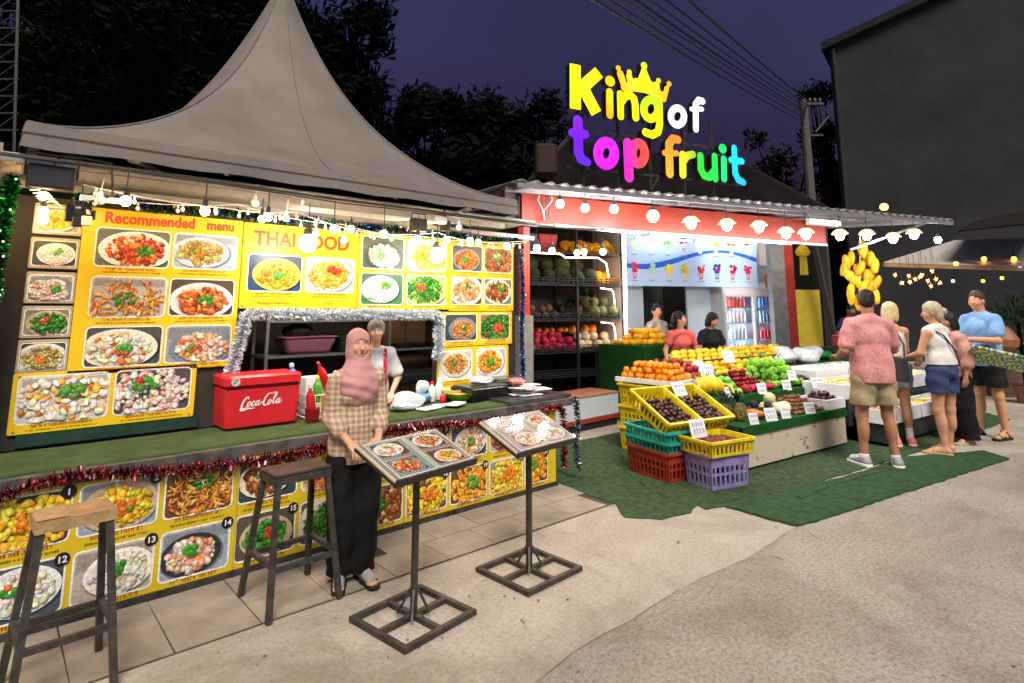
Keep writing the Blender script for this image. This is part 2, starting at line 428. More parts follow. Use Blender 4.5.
def food(sh, x, y, w, h, pal, rng, parent, l0=.0008, plate='#e6e8ea', bg=None, closeup=False, border=.010, frame_col='#f2efe2', name='dish_photo', nb=None, leafy=False, label=None):
    mb = MB(); L = [l0]
    def P(pts, col, step=.00004):
        L[0] += step; mb.poly([sh.p(a, b, L[0]) for a, b in pts], col)
    r = min(w, h) * .09
    P([(x - border + a, y - border + b) for a, b in rrect(w + 2 * border, h + 2 * border, r + border)], frame_col)
    bg = bg or rng.choice(['#6e4a34', '#9aa6b4', '#3c4a4e', '#b8b0a4', '#4a5560', '#c0c8cc', '#585048'])
    P([(x + a, y + b) for a, b in rrect(w, h, r)], bg, .0003)
    # table edge / backdrop tone in the picture
    yy = y + h * rng.uniform(.6, .8)
    P([(x + r * .4, yy), (x + w - r * .4, yy + rng.uniform(-.03, .03) * h), (x + w - r * .5, y + h - r * .5), (x + r * .5, y + h - r * .5)], lerp(lin(bg), (.1, .09, .08), .45))
    def clampp(a, b): return (min(max(a, x + .002), x + w - .002), min(max(b, y + .002), y + h - .002))
    cx, cy = x + w * rng.uniform(.42, .58), y + h * rng.uniform(.40, .54); q_ = rng.choice([1.0, 1.0, 1.12, 1.3]); rx, ry = w * .46 * q_, min(h * .46, w * .42) * q_
    if plate == '#e6e8ea' or plate == '#dfe3e4': plate = rng.choice(['#e6e8ea', '#dfe3e4', '#d4dce4', '#e8dcc4', '#f0eee8', '#30343a', '#c8b090', '#7a8c98'])
    def ell(cx, cy, rx, ry, col, n=28): P([clampp(cx + rx * math.cos(2 * math.pi * i / n), cy + ry * math.sin(2 * math.pi * i / n)) for i in range(n)], col)
    if not closeup:
        ell(cx + w * .02, cy - h * .03, rx * 1.04, ry * 1.04, lerp(lin(bg), (0, 0, 0), .6))
        ell(cx, cy, rx, ry, plate); ell(cx, cy + ry * .02, rx * .80, ry * .80, lerp(lin(plate), (.25, .25, .27), .35)); ell(cx, cy - ry * .02, rx * .77, ry * .77, lerp(lin(plate), (.6, .55, .45), .3))
        hx, hy = rx * .78, ry * .76
    else: hx, hy = w * .56, h * .56
    cols, garn = PAL[pal]
    nb = nb or (150 if not closeup else 190)
    if pal in ('tomyum', 'soup'): ell(cx, cy, hx * 1.0, hy * 1.0, cols[0])
    sz = min(w, h); gx, gy = hx * rng.uniform(-.35, .35), hy * rng.uniform(-.1, .4)
    for i in range(-14, nb):
        g = i > nb * .90
        t = 2 * math.pi * rng.random(); q = math.sqrt(rng.random()) * (1 if not g else .3)
        bx, by = cx + hx * q * math.cos(t) + (gx if g else 0), cy + hy * q * math.sin(t) + (gy if g else 0)
        s = sz * rng.uniform(.03, .085) * (1.15 if closeup else 1); el = rng.uniform(1.0, 2.8 if leafy or pal in ('noodle', 'green') else 1.9); an = rng.uniform(0, 3.14)
        if pal == 'noodle': s *= .6; el = rng.uniform(3, 6)
        if i < 0: s *= 2.1; bx, by = cx + (bx - cx) * .8, cy + (by - cy) * .8
        base = lin(garn[0] if g and rng.random() < .8 else rng.choice(garn) if g else cols[min(4, int(abs(rng.gauss(0, 1.6))))]); base = tuple(min(1, c * rng.uniform(.7, 1.15)) for c in base)
        shape = [(math.cos(2 * math.pi * k / 8) * rng.uniform(.75, 1.1) * s * el ** .5, math.sin(2 * math.pi * k / 8) * rng.uniform(.75, 1.1) * s / el ** .5) for k in range(8)]
        ca, sa = math.cos(an), math.sin(an); pts = [(a * ca - b * sa, a * sa + b * ca) for a, b in shape]
        P([clampp(bx + a * 1.12 + sz * .008, by + b * 1.12 - sz * .014) for a, b in pts], tuple(c * .52 for c in base), .00002)
        P([clampp(bx + a, by + b) for a, b in pts], base, .00002)
        P([clampp(bx + a * .5 - sz * .006, by + b * .5 + sz * .012) for a, b in pts], tuple(min(1, c * 1.35 + .06) for c in base), .00002)
    o = mb.build(name, M_photo, parent)
    if label: o['label'] = label
    return o
def caption(sh, cx, y, w, parent, rng, size=.016, name='caption', rows=2):
    """two lines of small illegible print under a dish photo"""
    mb = MB()
    for row in range(rows):
        col = '#b02a14' if row == 0 else '#4a3a20'; s = size * (1.35 if row == 0 else .85); W = w * (.68 if row == 0 else .80)
        x = cx - W / 2; yy = y - row * size * 1.5
        while x < cx + W / 2:
            ww = s * rng.uniform(.35, .6); hh = s * rng.uniform(.7, 1.0); t = s * .16
            for (a, b, c, d) in ((0, 0, t, hh), (ww - t, 0, t, hh * rng.uniform(.6, 1)), (0, hh - t, ww, t)):
                if rng.random() < .85: mb.quad(sh.p(x + a, yy + b, .0012), sh.p(x + a + c, yy + b, .0012), sh.p(x + a + c, yy + b + d, .0012), sh.p(x + a, yy + b + d, .0012), col)
            x += ww + s * (.2 if rng.random() < .85 else .6)
    return mb.build(name, M_print, parent)

# ------------------------------------------------------------------ left stall: counter
rng = random.Random(3)
counter = thing('food_counter', 'long food stall counter with green cloth top and yellow photo menu front', 'counter', (1.4, 4.4, 0))
M_banner = mat('yellow_banner', (.64, .47, .02), .45, noise=.08, scale=3, spec=.3)
mb = MB(); mb.bb((-1.6, 4.06, .03), (4.12, 4.90, .70)); mb.build('cabinet', mat('counter_cabinet', (.10, .09, .08), .7, noise=.3, scale=6), counter)
mb = MB(); mb.bb((-1.6, 4.035, .045), (4.10, 4.056, .70)); mb.build('front_banner', M_banner, counter)
mb = MB(); mb.bb((-1.62, 4.02, .0), (4.12, 4.06, .043)); mb.build('bottom_rail', M_steel, counter)
mb = MB(); mb.bb((-1.62, 4.03, .702), (4.34, 4.95, .766)); mb.build('frame_edge', mat('weathered_edge', (.085, .078, .07), .75, noise=.75, scale=9, bump=.2), counter)
M_green = mat('green_baize', (.060, .092, .034), .95, noise=.28, scale=7, bump=.5, bscale=120, spec=.1)
mb = MB()
nx, ny = 90, 12; xs = [-1.64 + (3.55 + 1.64) * i / nx for i in range(nx + 1)]
def clothz(x, t): return .781 + .003 * math.sin(x * 7) + .003 * math.sin(x * 23 + 2) * (1 - t)
vs = [];
for x in xs:
    fr = 4.095 + .006 * math.sin(x * 5)
    vs.append((x, fr, .764 + .004 * math.sin(x * 9))); vs.append((x, fr, clothz(x, 0)))
    for k in range(1, 5): vs.append((x, fr + (4.70 - fr) * k / 4, clothz(x, k / 4)))
m6 = 6
mb.add(vs, [(i * m6 + j, (i + 1) * m6 + j, (i + 1) * m6 + j + 1, i * m6 + j + 1) for i in range(nx) for j in range(m6 - 1)])
mb.build('green_cloth', M_green, counter, smooth=True)
mb = MB(); mb.bb((3.56, 4.07, .772), (4.36, 4.96, .802)); mb.build('steel_top', mat('worn_steel_top', (.16, .17, .18), .3, .8, noise=.3, scale=8), counter)
sh = Sheet((0, 4.034, 0), (1, 0, 0), (0, 0, 1))
pal_bottom = ['whitesea', 'plain', 'soup', 'soup', 'salad', 'green', 'green', 'brown', 'yellow', 'nuggets', 'yellow', 'nuggets']
pal_top = ['noodle', 'redcurry', 'yellow', 'yellow', 'noodle', 'brown', 'prawn', 'redcurry', 'nuggets', 'salad', 'brown', 'noodle']
for k in range(-2, 10):
    x0 = .07 + .405 * k
    for row, (z0, hh, pals, nn) in enumerate(((.085, .255, pal_bottom, k + 12), (.425, .25, pal_top, k + 1))):
        w = .36 if k < 9 else .27
        food(sh, x0, z0, w, hh, pals[k + 2], rng, counter, closeup=(k >= 5 and row == 0) or (row == 1 and k % 2 == 0), plate='#dfe3e4', label=None)
        caption(sh, x0 + w / 2, z0 - .030, w, counter, rng, .017)
        if k >= 0:
            bd = MB(); bd.poly([sh.p(x0 + w - .012 + .034 * math.cos(2 * math.pi * i / 20), z0 + hh - .008 + .034 * math.sin(2 * math.pi * i / 20), .0062) for i in range(20)], (.012, .012, .012))
            b = bd.build('number_badge', M_print, counter)
            text('number', str(nn), .045, sh.p(x0 + w - .012, z0 + hh - .024, .0075), (1, 0, 0), (0, 0, 1), M_num, b, ext=.0003, off=.0012, align='CENTER')
# metal straps and worn seams on the banner
for x in (1.27, 2.475): MB().bb((x, 4.030, .05), (x + .012, 4.0345, .70), (.5, .42, .05)).build('banner_seam', M_vc, counter)

# ------------------------------------------------------------------ tinsel garlands
def garland(path, r, n, cols, rng, name='fibres', parent=None, w=.006, world=True, droop=0, m=None):
    """short foil fibres standing out along a path"""
    pts = [Vector(p) for p in path]; L = [0]
    for a, b in zip(pts, pts[1:]): L.append(L[-1] + (b - a).length)
    def at(s):
        for i in range(len(pts) - 1):
            if s <= L[i + 1] or i == len(pts) - 2:
                t = (s - L[i]) / max(1e-6, L[i + 1] - L[i]); return pts[i].lerp(pts[i + 1], t), (pts[i + 1] - pts[i]).normalized()
    mb = MB()
    for i in range(n):
        c, t = at(L[-1] * rng.random()); d = Vector((rng.gauss(0, 1), rng.gauss(0, 1), rng.gauss(0, 1) - droop)); d = (d - t * d.dot(t) * .6).normalized()
        q = d.cross(Vector((rng.gauss(0, 1), rng.gauss(0, 1), rng.gauss(0, 1)))).normalized() * w; e = c + d * r * rng.uniform(.55, 1.1)
        col = rng.choice(cols); br = rng.uniform(.55, 1.15); mb.add([c - q, c + q, e + q * .6, e - q * .6], [(0, 1, 2, 3)], tuple(k * br for k in lin(col)))
    return mb.build(name, m or M_tinsel, parent, world=world)
path = []
for i in range(41):
    x = -1.5 + 5.6 * i / 40; path.append((x, 4.0, .70 + .028 * math.sin(x * 3.1 + .4) + .04 * max(0, 1 - abs(x - .42) / .3) - .03 * math.exp(-((x + .2) / .5) ** 2)))
path += [(4.12, 3.97, .70), (4.14, 3.96, .55), (4.13, 3.965, .38), (4.14, 3.96, .18)]
g = garland(path, .045, 5200, ['#8a1018', '#b02028', '#5a0a12', '#d06070', '#3a060a', '#a83040', '#c8a0a8'], rng)
g.name = 'tinsel_garland'; tag(g, 'red tinsel garland running along the front edge of the yellow menu counter', 'garland')

# ------------------------------------------------------------------ menu boards on the stall wall
BY = 4.78
def board(name, label, x0, x1, z0, z1, photos, group='yellow menu boards on the food stall', th=.012, y=BY, col=YEL, mount=True):
    t = thing(name, label, 'menu board', ((x0 + x1) / 2, y, z0), 0, group)
    mb = MB(); mb.rbox(((x0 + x1) / 2, y + th / 2, (z0 + z1) / 2), (x1 - x0, z1 - z0, th), r=.012, rx=R(90)); mb.build('panel', mat('board_yellow', (.80, .55, .018), .4, noise=.06, scale=3, spec=.35) if col == YEL else mat('board_clear', lin(col), .3), t)
    sh = Sheet((0, y, 0), (1, 0, 0), (0, 0, 1))
    for p in photos:
        a, b, c, d, pal = p[:5]; kw = p[5] if len(p) > 5 else {}
        food(sh, a, c, b - a, d - c, pal, rng, t, **kw)
        caption(sh, (a + b) / 2, c - .030, b - a, t, rng, .013)
    mb = MB()
    for x in (x0 + .03, x1 - .03):
        for z in (z0 + .02, z1 - .02): mb.lathe([(.006, 0), (.006, .004), (.002, .005)], (x, y, z), 8, (.2, .2, .2), axis=(0, -1, 0))
    mb.build('screw_heads', M_vc, t)
    return t
b1 = board('menu_board', 'tall yellow board headed Recommended menu with six dish photos', .415, 1.425, 1.20, 2.30,
      [(.50, .93, 1.915, 2.165, 'redcurry', dict(plate='#e8eaec', bg='#6a7068')), (.965, 1.385, 1.92, 2.165, 'fish', dict(plate='#c8d4ec', bg='#a8b8d0')), (.50, .93, 1.575, 1.835, 'noodle', dict(bg='#b8b4b0', closeup=True)),
       (.965, 1.385, 1.58, 1.835, 'prawn', dict(bg='#5a4034')), (.50, .93, 1.25, 1.50, 'rice', dict(bg='#4a4e54', plate='#ece4cc')), (.965, 1.385, 1.25, 1.50, 'salad', dict(bg='#9aa0a8'))])
text('title', 'Recommended', .105, (.53, BY - .0015, 2.205), (1, 0, .01), (0, 0, 1), M_red, b1, ext=.001, off=.0035, sx=.87)
text('title', 'menu', .10, (1.165, BY - .0015, 2.212), (1, 0, .005), (0, 0, 1), M_red, b1, ext=.001, off=.0035, sx=.87)
b2 = board('menu_board', 'yellow board headed THAI FOOD with pineapple rice and curry photos', 1.43, 2.405, 1.625, 2.295,
      [(1.485, 1.90, 1.765, 2.045, 'nuggets', dict(bg='#2c4668', plate='#e8c050')), (1.945, 2.365, 1.765, 2.045, 'tomyum', dict(bg='#c8ccd0', plate='#e8e6e0'))])
text('title', 'THAI FOOD', .158, (1.51, BY - .0015, 2.125), (1, 0, 0), (0, 0, 1), M_red, b2, ext=.001, off=.0055, sx=.93, space=1.02)
text('dish_name', 'Pineapple Fried Rice', .030, (1.69, BY - .0015, 1.66), (1, 0, 0), (0, 0, 1), M_red, b2, ext=.0004, align='CENTER')
text('dish_name', 'Curry', .030, (2.155, BY - .0015, 1.66), (1, 0, 0), (0, 0, 1), M_red, b2, ext=.0004, align='CENTER')
board('menu_board', 'yellow board with four photos between the THAI FOOD board and the end board', 2.41, 3.385, 1.615, 2.295,
      [(2.445, 2.86, 1.985, 2.265, 'salad', dict(bg='#2f5a40')), (2.91, 3.34, 1.985, 2.265, 'yellow', dict(bg='#a8c8e0')), (2.445, 2.86, 1.665, 1.935, 'plain', dict(bg='#3f7a48', plate='#b8ccd8')), (2.91, 3.34, 1.665, 1.935, 'green', dict(bg='#9ab8d0', plate='#c8e070'))])
board('menu_board', 'yellow board with four small dish photos at the blue tinsel end', 3.39, 4.235, 1.60, 2.295,
      [(3.425, 3.795, 2.005, 2.255, 'redcurry', {}), (3.835, 4.205, 2.005, 2.255, 'brown', dict(closeup=True)), (3.425, 3.795, 1.67, 1.93, 'noodle', {}), (3.835, 4.205, 1.67, 1.93, 'brown', dict(bg='#7a8a98'))])
board('menu_board', 'narrow yellow board with noodles and stir fry right beside the serving window', 3.315, 4.215, 1.255, 1.592,
      [(3.35, 3.73, 1.315, 1.565, 'noodle', {}), (3.785, 4.17, 1.315, 1.565, 'green', dict(bg='#c07830', closeup=True))])
b6 = board('menu_board', 'lowest yellow board with spring rolls and fried nuggets photos', 3.265, 4.165, .875, 1.247,
      [(3.295, 3.675, .945, 1.215, 'noodle', dict(bg='#e4e8ea')), (3.745, 4.12, .945, 1.215, 'nuggets', dict(bg='#e4e6e4'))])
board('menu_board', 'wide low yellow board with fried noodles and seafood salad under the tall board', .155, 1.175, .865, 1.232,
      [(.19, .645, .93, 1.205, 'rice', dict(closeup=True, bg='#d8d4c8')), (.69, 1.135, .93, 1.205, 'whitesea', dict(closeup=True, bg='#505050'))])
for i, (z, pal, bgc, lab) in enumerate(((2.10, 'yellow', '#a8a090', 'topmost clear framed dish photo of the column beside the green garland'), (1.88, 'plain', '#4a4e50', 'clear framed photo of white rice on a dark plate'), (1.66, 'whitesea', '#c8c4b8', 'clear framed photo of pale seafood salad left of the tall board'),
        (1.445, 'green', '#8a9088', 'clear framed photo of green beans left of the tall board'), (1.235, 'fish', '#3a3e3c', 'lowest clear framed photo of steamed fish on a dark plate'))):
    t = thing('dish_photo_panel', lab, 'menu board', (.285, BY, z), 0, 'clear framed dish photos left of the tall board')
    mb = MB(); mb.rbox((.285, BY + .006, z + .098), (.255, .200, .012), r=.01, rx=R(90)); mb.build('panel', mat('board_tan', (.42, .36, .26), .35, noise=.2), t)
    s2 = Sheet((0, BY, 0), (1, 0, 0), (0, 0, 1)); food(s2, .175, z + .020, .22, .155, pal, rng, t, bg=bgc, leafy=(pal == 'green'), border=.006)
    if i: caption(s2, .285, z + .012, .22, t, rng, .012, rows=1)

# stall wall behind the boards: dark boards each side of the window
M_wall = mat('dark_timber_wall', (.030, .026, .022), .8, noise=.4, scale=5, bump=.2)
t = thing('stall_wall', 'dark timber wall carrying the yellow boards round the serving window', 'wall', (2, 4.85, .77))
for n, (p, q) in enumerate((((-.05, 4.80, .775), (1.455, 4.86, 2.34)), ((1.455, 4.80, 1.60), (3.26, 4.86, 2.34)), ((3.26, 4.80, .803), (4.26, 4.86, 2.34)))):
    mb = MB(); mb.bb(p, q); mb.build('wall_panel', M_wall, t)
mb = MB(); mb.bb((.20, 4.775, .79), (1.20, 4.80, .862)); mb.build('dark_green_board', mat('dark_green_paint', (.01, .045, .03), .5, noise=.3), t)

# white tinsel around the window, blue tinsel on the end post, green one at the other end
wp = [(1.36, 4.72, 1.02), (1.40, 4.72, 1.20), (1.45, 4.72, 1.42), (1.47, 4.72, 1.57), (1.60, 4.72, 1.585), (2.0, 4.72, 1.575), (2.5, 4.72, 1.58), (3.0, 4.72, 1.565), (3.20, 4.72, 1.57), (3.26, 4.72, 1.50), (3.22, 4.72, 1.40), (3.25, 4.72, 1.28), (3.21, 4.72, 1.16)]
g = garland(wp, .055, 12000, ['#eaf2fa', '#dceaf6', '#f4faff', '#cfe0f0'], rng, w=.0045, m=M_tinsel_w); g.name = 'white_tinsel_garland'; tag(g, 'fluffy white tinsel garland framing the serving window', 'garland')
g = garland([(4.29 + .012 * math.sin(i), 4.70, .80 + 1.5 * i / 12) for i in range(13)], .035, 1900, ['#2a5ac8', '#4a80e0', '#183a90', '#a8c0e8', '#50606a'], rng); g.name = 'blue_tinsel_garland'; tag(g, 'blue tinsel garland wound down the grey end post', 'garland')
g = garland([(4.36, 4.02, .78), (4.38, 4.0, .55), (4.36, 4.02, .32), (4.37, 4.0, .12)], .04, 600, ['#3a5060', '#8098a8', '#203038', '#c0d0d8'], rng); g.name = 'blue_tinsel_garland'; tag(g, 'short dark blue grey tinsel hanging off the counter corner', 'garland')
gl = [(.03 - .05 * i / 14, 4.60, 2.42 - 1.5 * i / 14) for i in range(15)]
g = garland(gl, .052, 3000, ['#0c5a20', '#1a8a34', '#073a14', '#2fb050', '#0a4a3a'], rng); g.name = 'green_tinsel_garland'; tag(g, 'green foil garland with tiny lights hanging down the end of the stall', 'garland')
for i in range(26):
    s = rng.random(); MB().ball((.03 - .05 * s + rng.uniform(-.04, .04), 4.55 + rng.uniform(-.02, .02), 2.42 - 1.5 * s), .006, 6, rng.choice(['#fff0c0', '#a0ffd0', '#fff8e8'])).build('tiny_lamp', mat('tiny_lights', vcol=True, noise=0, emit='vcol', es=2.5, sample=False), g)
# coloured foil strip above the boards
g = garland([(.35 + 3.9 * i / 20, 4.70, 2.335 + .012 * math.sin(i * 1.7)) for i in range(21)], .045, 3000, ['#183a90', '#0c5a20', '#2a5ac8', '#1a8a34', '#c8b030', '#0a2a50'], rng, w=.008); g.name = 'mixed_tinsel_garland'; tag(g, 'blue and green foil garland along the top of the yellow boards', 'garland')

# end posts
single(MB().bb((4.33, 4.72, 0), (4.47, 4.86, 1.55)), 'grey_post', mat('grey_paint', (.22, .22, .21), .6, noise=.3, scale=6, bump=.1), 'thick grey post at the end of the food counter', 'post')
single(MB().bb((4.35, 4.74, 1.55), (4.44, 4.83, 2.52)), 'red_post', mat('red_paint', (.42, .035, .02), .5, noise=.2, scale=6), 'red post rising from the thick grey post', 'post')
single(MB().bb((-.09, 4.62, 0), (-.03, 4.68, 2.62)), 'stall_post', mat('beige_post', (.32, .26, .18), .6, noise=.2), 'beige post beside the green foil garland', 'post')

# ------------------------------------------------------------------ marquee tent
tent = thing('marquee_tent', 'white peaked marquee tent over the food stall', 'tent', (1.97, 6.35, 0))
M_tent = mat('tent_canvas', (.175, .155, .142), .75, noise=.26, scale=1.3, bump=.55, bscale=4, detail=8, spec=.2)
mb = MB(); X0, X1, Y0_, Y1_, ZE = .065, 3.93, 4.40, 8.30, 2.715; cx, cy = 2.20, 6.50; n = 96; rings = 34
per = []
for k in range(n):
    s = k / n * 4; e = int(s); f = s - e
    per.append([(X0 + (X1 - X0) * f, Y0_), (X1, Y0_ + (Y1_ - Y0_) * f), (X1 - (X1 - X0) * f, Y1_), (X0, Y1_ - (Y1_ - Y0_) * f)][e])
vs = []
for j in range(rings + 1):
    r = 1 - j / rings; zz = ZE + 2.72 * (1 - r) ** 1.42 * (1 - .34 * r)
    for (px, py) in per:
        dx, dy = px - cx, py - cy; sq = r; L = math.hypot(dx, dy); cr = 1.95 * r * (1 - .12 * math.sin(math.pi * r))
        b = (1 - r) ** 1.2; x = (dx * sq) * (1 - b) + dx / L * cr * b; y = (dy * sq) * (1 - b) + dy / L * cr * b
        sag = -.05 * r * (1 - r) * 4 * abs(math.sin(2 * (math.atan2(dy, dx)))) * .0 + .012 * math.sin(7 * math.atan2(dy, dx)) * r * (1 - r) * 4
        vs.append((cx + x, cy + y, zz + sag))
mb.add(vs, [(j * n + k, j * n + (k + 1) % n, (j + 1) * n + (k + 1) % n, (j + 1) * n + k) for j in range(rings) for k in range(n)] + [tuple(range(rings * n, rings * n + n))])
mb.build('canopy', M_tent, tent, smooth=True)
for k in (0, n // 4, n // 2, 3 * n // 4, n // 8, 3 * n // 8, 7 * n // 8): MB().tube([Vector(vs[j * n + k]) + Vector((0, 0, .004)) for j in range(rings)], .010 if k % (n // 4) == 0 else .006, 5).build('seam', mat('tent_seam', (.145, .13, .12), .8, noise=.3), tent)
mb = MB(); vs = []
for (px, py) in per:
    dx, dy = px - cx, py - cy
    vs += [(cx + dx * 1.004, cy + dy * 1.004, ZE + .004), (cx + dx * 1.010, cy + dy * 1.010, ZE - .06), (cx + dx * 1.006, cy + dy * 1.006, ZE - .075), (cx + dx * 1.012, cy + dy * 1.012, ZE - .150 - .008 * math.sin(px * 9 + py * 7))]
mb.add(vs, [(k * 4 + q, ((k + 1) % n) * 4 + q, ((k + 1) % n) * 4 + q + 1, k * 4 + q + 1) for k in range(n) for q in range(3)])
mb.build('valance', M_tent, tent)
mb = MB(); mb.lathe([(.03, 0), (.03, .25), (.05, .27), (.02, .35)], (cx, cy, 5.4), 10); mb.build('finial', M_alu, tent)
for x in (X0 + .06, X1 - .06):
    for y in (Y1_ - .06,): MB().bb((x - .03, y - .03, 0 if y > 5 or x < 1 else .8), (x + .03, y + .03, ZE - .05)).build('leg', M_alu, tent)
mb = MB()
for y in (Y0_ + .05, Y1_ - .05): mb.bb((X0, y - .025, ZE - .10), (X1, y + .025, ZE - .05))
for x in (X0 + .05, X1 - .05): mb.bb((x - .025, Y0_, ZE - .10), (x + .025, Y1_, ZE - .05))
for x in (1.2, 2.6): mb.tube([(x, Y0_ + .1, ZE - .12), (x + .3, 5.2, ZE + .05), (cx, cy, 3.3)], .018)
mb.bar((X0, 4.60, 2.47), (X1, 4.60, 2.47), .05); mb.bar((.6, 4.45, 2.60), (1.35, 5.4, 2.50), .04); mb.bar((1.75, 4.45, 2.44), (1.25, 5.2, 2.60), .035); mb.bar((3.4, 4.45, 2.58), (2.9, 5.1, 2.40), .03)
mb.build('frame_tubes', M_alu, tent)
# stall roof sheets under the tent
M_sheet = mat('beige_roof_sheet', (.62, .55, .42), .6, noise=.2, scale=3)
t = thing('stall_roof', 'low beige sheet roof under the marquee with grey beams', 'roof', (1, 5.5, 2.5))
mb = MB(); mb.add([(-1.8, 4.50, 2.530), (3.3, 4.50, 2.530), (3.3, 5.05, 2.46), (-1.8, 5.05, 2.44), (-1.8, 4.50, 2.545), (3.3, 4.50, 2.545), (3.3, 5.05, 2.475), (-1.8, 5.05, 2.455)], [(3, 2, 1, 0), (4, 5, 6, 7), (0, 1, 5, 4), (2, 3, 7, 6), (1, 2, 6, 5), (3, 0, 4, 7)]); mb.build('front_sheet', M_sheet, t)
mb = MB(); mb.add([(3.32, 4.50, 2.535), (4.3, 4.50, 2.535), (4.3, 5.3, 2.50), (3.32, 5.3, 2.50), (3.32, 4.50, 2.55), (4.3, 4.50, 2.55), (4.3, 5.3, 2.515), (3.32, 5.3, 2.515)], [(3, 2, 1, 0), (4, 5, 6, 7), (0, 1, 5, 4), (2, 3, 7, 6), (1, 2, 6, 5), (3, 0, 4, 7)], None); mb.build('translucent_sheet', mat('pale_sheet', (.5, .56, .6), .4, noise=.15), t)
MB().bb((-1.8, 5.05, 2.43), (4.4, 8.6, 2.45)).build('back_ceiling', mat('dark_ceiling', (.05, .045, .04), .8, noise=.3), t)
mb = MB(); mb.bar((-1.8, 4.47, 2.50), (4.3, 4.47, 2.50), .03); mb.bar((-1.8, 4.75, 2.40), (4.5, 4.75, 2.40), .045); mb.build('beam', M_alu, t)
mb = MB(); mb.tube([(-1.8, 4.36, 2.50), (0, 4.36, 2.50), (2, 4.36, 2.485), (4.5, 4.36, 2.485), (5.2, 4.3, 2.52)], .012); mb.tube([(-1.8, 4.34, 2.46), (.5, 4.34, 2.50), (2, 4.34, 2.455), (4.3, 4.34, 2.475)], .006); mb.build('hanging_cable', M_blackwire, t)

# ------------------------------------------------------------------ kitchen inside
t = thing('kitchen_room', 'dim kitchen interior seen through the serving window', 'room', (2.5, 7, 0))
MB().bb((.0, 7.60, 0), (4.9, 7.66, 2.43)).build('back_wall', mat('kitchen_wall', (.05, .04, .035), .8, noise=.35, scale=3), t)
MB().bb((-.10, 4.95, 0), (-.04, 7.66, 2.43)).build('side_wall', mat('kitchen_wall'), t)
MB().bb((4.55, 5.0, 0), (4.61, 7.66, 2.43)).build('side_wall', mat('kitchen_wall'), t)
def cab(x0, x1, z0, z1, y, col, label):
    t = thing('kitchen_cabinet', label, 'cabinet', ((x0 + x1) / 2, y, z0), 0, 'brown cabinets at the back of the kitchen'); w = (x1 - x0) / 2
    MB().bb((x0, y, z0), (x1, y + .4, z1)).build('carcass', mat('cab_brown', (.16, .09, .05), .5, noise=.3, scale=4), t)
    for k in (0, 1):
        d = MB().bb((x0 + k * w + .01, y - .02, z0 + .02), (x0 + (k + 1) * w - .01, y - .002, z1 - .02)).build('door', mat('cab_door', (.24, .14, .075), .45, noise=.25, scale=5), t)
        MB().tube([(x0 + w + (k * 2 - 1) * .04, y - .035, z0 + (z1 - z0) * .42), (x0 + w + (k * 2 - 1) * .04, y - .035, z0 + (z1 - z0) * .58)], .006).build('handle', M_alu, d)
cab(3.85, 5.0 - .5, 1.16, 2.0, 6.9, None, 'brown wall cabinet behind the cook')
cab(3.6, 4.5, .2, 1.0, 6.8, None, 'brown floor cabinet behind the cook')
cab(1.45, 2.0, .9, 1.9, 6.9, None, 'brown cabinet at the dark end of the kitchen')
t = thing('kitchen_rack', 'steel wire rack holding a mauve basin in the dim kitchen', 'rack', (3.0, 6.3, 0))
mb = MB()
for x in (2.15, 3.55):
    for y in (6.2, 6.6): MB().bar((x, y, 0), (x, y, 1.75), .03).build('post', M_alu, t)
for z in (.7, 1.12, 1.48): MB().bb((2.13, 6.18, z), (3.57, 6.62, z + .025)).build('shelf', M_alu, t)
mb = MB(); mb.rbox((2.62, 6.38, 1.235), (.58, .34, .17), r=.05, taper=.85, col='#a86a80'); mb.rbox((2.62, 6.38, 1.322), (.63, .38, .012), r=.06, col='#b87890'); o = single(mb, 'plastic_basin', M_vc, 'mauve plastic basin on the kitchen rack', 'basin')
mb = MB(); mb.rbox((3.15, 6.38, 1.24), (.40, .34, .19), r=.03, taper=.9, col='#1a3a2c'); o = single(mb, 'storage_box', M_vc, 'dark green storage box on the kitchen rack', 'box')
mb = MB(); mb.ball((2.55, 6.42, 1.38), .12, 12, '#15171a', (1.5, 1, .7)); single(mb, 'black_bag', M_vc, 'black bag heaped on the mauve basin', 'bag')
for i, (x, z, c, lab) in enumerate(((2.35, 1.505, '#38424a', 'dented grey pot on the top shelf of the kitchen rack'), (2.75, 1.505, '#50483c', 'brownish pot on the top shelf of the kitchen rack'), (3.2, 1.505, '#2c3438', 'dark pot on the top shelf of the kitchen rack'))):
    mb = MB(); mb.lathe([(.10, 0), (.12, .02), (.12, .12), (.125, .125), (.09, .15), (.015, .155), (.012, .17)], (x, 6.4, z), 16, c); single(mb, 'cooking_pot', M_vcg, lab, 'pot', 'pots on the kitchen rack', True)
t = thing('kitchen_shelf', 'steel shelf with dark trays behind the cook', 'shelf', (4.0, 6.3, 1.1)); MB().bb((3.66, 6.2, 1.13), (4.45, 6.5, 1.155)).build('board', M_alu, t); MB().bar((3.7, 6.48, 0), (3.7, 6.48, 1.13), .03).build('support', M_alu, t); MB().bar((4.42, 6.48, 0), (4.42, 6.48, 1.13), .03).build('support', M_alu, t)
for i in range(3):
    mb = MB(); mb.rbox((3.80 + .23 * i, 6.33, 1.18), (.2, .2, .05), r=.02, col='#14181c'); single(mb, 'food_tray', M_vcg, 'small black tray on the steel shelf behind the cook', 'tray', 'black trays on the kitchen shelf')
t = thing('work_table', 'black cloth covered work table inside the stall', 'table', (2.9, 5.9, 0)); MB().rbox((3.6, 5.95, .86), (1.3, .5, .1), r=.03).build('table_top', mat('black_cloth', (.015, .017, .022), .7, noise=.3), t)
for x in (3.0, 4.2): MB().bb((x - .03, 5.8, 0), (x + .03, 5.86, .81)).build('leg', M_steel, t)

